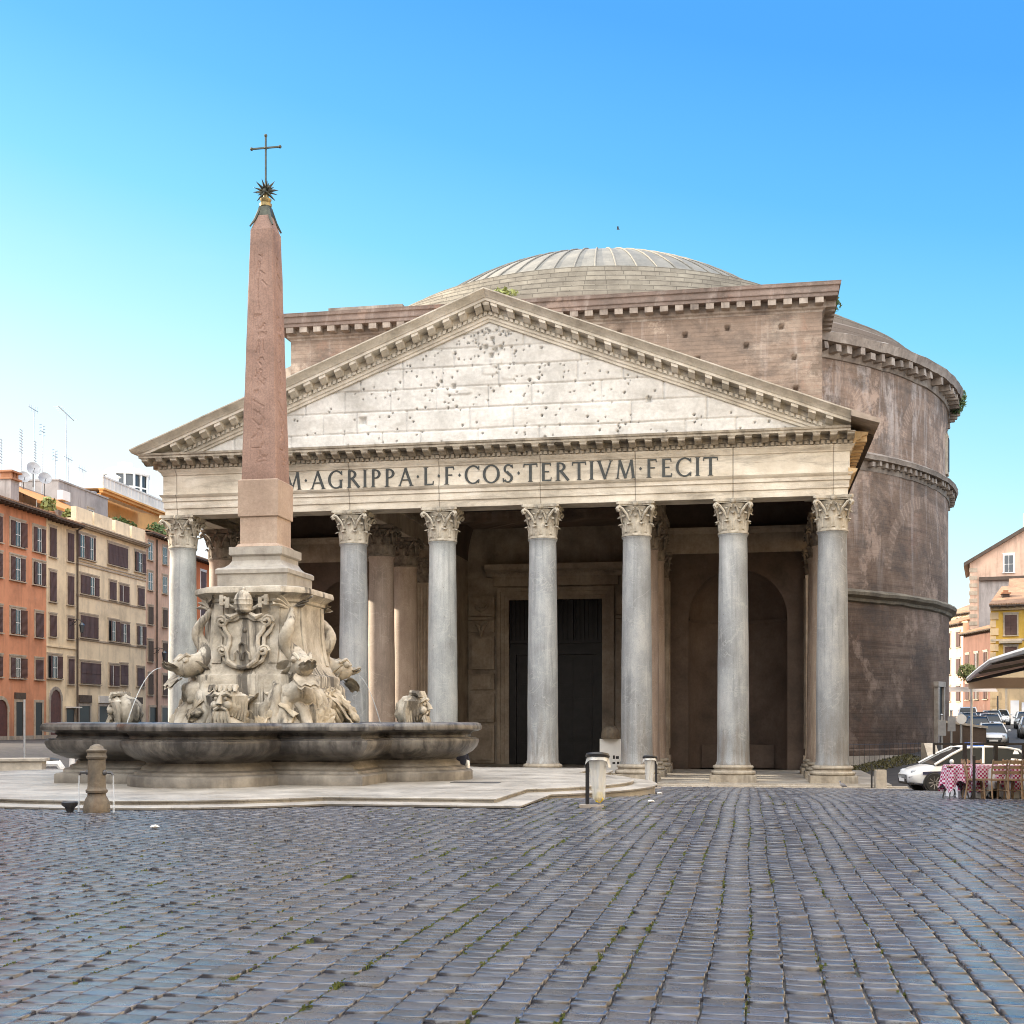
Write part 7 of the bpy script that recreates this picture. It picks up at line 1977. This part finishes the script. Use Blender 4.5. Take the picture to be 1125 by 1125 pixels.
for s, d, rz, lab in ((.62, -.1, -100, 'leftmost wooden chair, turned sideways between the first two tables'), (1.05, -.22, 8, 'wooden chair with its back to the square at the middle table, the left one'), (1.38, -.28, 14, 'wooden chair pushed against the middle table, second from the left with its back outwards'),
                      (1.72, -.3, 6, 'wooden chair in front of the gap between the middle and right tables'), (2.1, -.35, 12, 'wooden chair at the right table next to the picture edge'), (1.55, .25, 95, 'wooden chair turned sideways between the middle and right tables'), (2.35, -.15, -8, 'wooden chair at the extreme right of the tables'), (1.2, 1.2, 185, 'wooden chair on the far side of the middle table'), (2.0, 1.15, 170, 'wooden chair on the far side of the right table')):
    if ch0 is None: o = ch0 = make_chair()
    else: o = copy_tree(ch0)
    x, y = rp_(s, d); o.location = (x, y, gzf(x, y) + .015); o.rotation_euler.z = R(rz + 10.5); o['label'] = lab
wb = thing('windbreak', 'black metal windbreak frame behind the restaurant tables', 'windbreak')
zb = gzf(*rp_(1, 1.6))
for s in (.27, 1.03, 1.8, 2.5):
    x, y = rp_(s, 1.7); MB().cbox(x, y, zb if s > 1 else zb + 1.05, .09 if s > 1 else .05, .06, 1.32 if s > 1 else .27, R(10.5)).build('post', MT['black'], wb, 0)
m = MB(); a, b = rp_(.25, 1.7), rp_(2.6, 1.7); m.bar((*a, zb + 1.31), (*b, zb + 1.31), .05); m.bar((*rp_(1.03, 1.7), zb + .74), (*b, zb + .74), .05); m.build('rail', MT['black'], wb, 0)
fp = thing('iron_post', 'thin black post standing between the first table and the sideways chair', 'post', (*rp_(.52, -.35), gzf(*rp_(.52, -.35))))
MB().cbox(0, 0, 0, .06, .06, 1.02).cbox(0, 0, 0, .22, .22, .03).build('pole', MT['black'], fp, 0)
aw = thing('awning', 'large beige restaurant parasol canopy with dark ribs and a hanging valance', 'awning')
E0 = [(18.42, -32.8, 4.13), (18.36, -34.6, 4.28), (18.25, -36.8, 4.4), (17.95, -41.5, 4.36), (17.6, -46.5, 4.3)]
inner = [(24, -31.8, 5.2), (24, -34, 5.4), (24, -37, 5.5), (24, -41.5, 5.5), (24, -46.5, 5.5)]
m = MB(); m.grid(lambda i, j: tuple(Vector(E0[i]).lerp(Vector(inner[i]), j / 4)), 5, 5); m.grid(lambda i, j: tuple(Vector(E0[i]).lerp(Vector(inner[i]), j / 4) + Vector((0, 0, .05))), 5, 5)
m.build('canopy', MT['canvas'], aw); MB().tube(E0, .06, 6).build('hem', MT['canvas_white'], aw)
m = MB(); m.grid(lambda i, j: tuple(Vector(E0[0]).lerp(Vector((24, -31.8, 4.2)), i / 12) + Vector((0, .02 * math.sin(i * 2.1), -.26 * j + .02))), 13, 2); m.build('valance', MT['canvas'], aw)
for i, j in ((1, 1), (2, 2), (3, 3), (0, 2)): MB().bar(Vector(E0[i]) - Vector((0, 0, .06)), Vector(inner[j]) - Vector((0, 0, .06 if i else .1)), .07).build('rib', MT['black'], aw, 0)
m = MB(); m.tube([(18.5, -32.75, gzf(18.5, -32.75)), (18.5, -32.75, 4.1)], .028, 8); m.build('pole', MT['steel'], aw); MB().tube([(21.5, -36.5, 1.4), (21.5, -36.5, 5.0)], .06, 8).build('pole', MT['steel'], aw)

# ------------------------------------------------------------------ far left of the square
sb = thing('stone_bench', 'low stepped stone block behind the fountain at the far left', 'stone block', (-10.2, -27.2, gzf(-10.2, -27.2)), R(20))
MB().box(-1.1, 1.2, -.5, .5, -.1, .34).box(-1.25, 1.5, -.6, .6, .34, .42).build('lower_slab', MT['step_stone'], sb, 0); MB().box(-.8, .7, -.35, .4, .42, .75).box(-.9, .8, -.42, .47, .75, .84).build('upper_slab', MT['kerb'], sb, 0)
bp_ = thing('barrier_post', 'short yellow post with a red reflector at the left end of the stone block', 'post', (-11.55, -27.6, gzf(-11.5, -27.6)))
MB().cbox(.12, 0, 0, .32, .3, .62).build('block', MT['yellow'], bp_, 0); MB().cbox(-.12, -.02, .05, .12, .28, .55).build('reflector', MT['red_paint'], bp_, 0)
sp = thing('sign_post', 'slender grey pole standing at the left edge of the square', 'post', (-14.5, -20, gzf(-14.5, -20))); MB().tube([(0, 0, 0), (0, 0, 3.2)], .045, 8).build('pole', MT['steel'], sp)
sc = thing('scooter', 'parked motor scooter with a pale front shield half hidden behind the basin', 'scooter', (-13.3, -19.6, gzf(-13.3, -19.6)), R(15))
for x in (-.6, .65):
    m = MB(); m.M = Matrix.Translation((x, 0, .24)) @ Matrix.Rotation(R(90), 4, 'X'); m.lathe([(.1, -.05), (.22, -.06), (.24, 0), (.22, .06), (.1, .05)], 18); m.build('wheel', MT['tyre'], sc)
m = MB(); m.tube([(-.85, 0, .6), (-.5, 0, .72), (0, 0, .72), (.15, 0, .5), (.2, 0, .3), (.45, 0, .3), (.55, 0, .6), (.52, 0, .95)], [.08, .17, .17, .14, .12, .12, .14, .09], 10); m.build('body', MT['white'], sc); MB().tube([(-.8, 0, .82), (-.4, 0, .88), (.05, 0, .84)], [.08, .15, .1], 10, .6).build('seat', MT['black'], sc)
m = MB(); m.tube([(.5, -.32, 1.02), (.54, 0, 1.0), (.5, .32, 1.02)], .03, 6)
for sg in (-1, 1): m.tube([(.52, sg * .25, 1.02), (.55, sg * .33, 1.25)], .012, 5); m.ball((.55, sg * .34, 1.28), .07, 8, 6, (.4, 1, .8))
m.build('handlebar', MT['black'], sc)

bpy.context.view_layer.update()
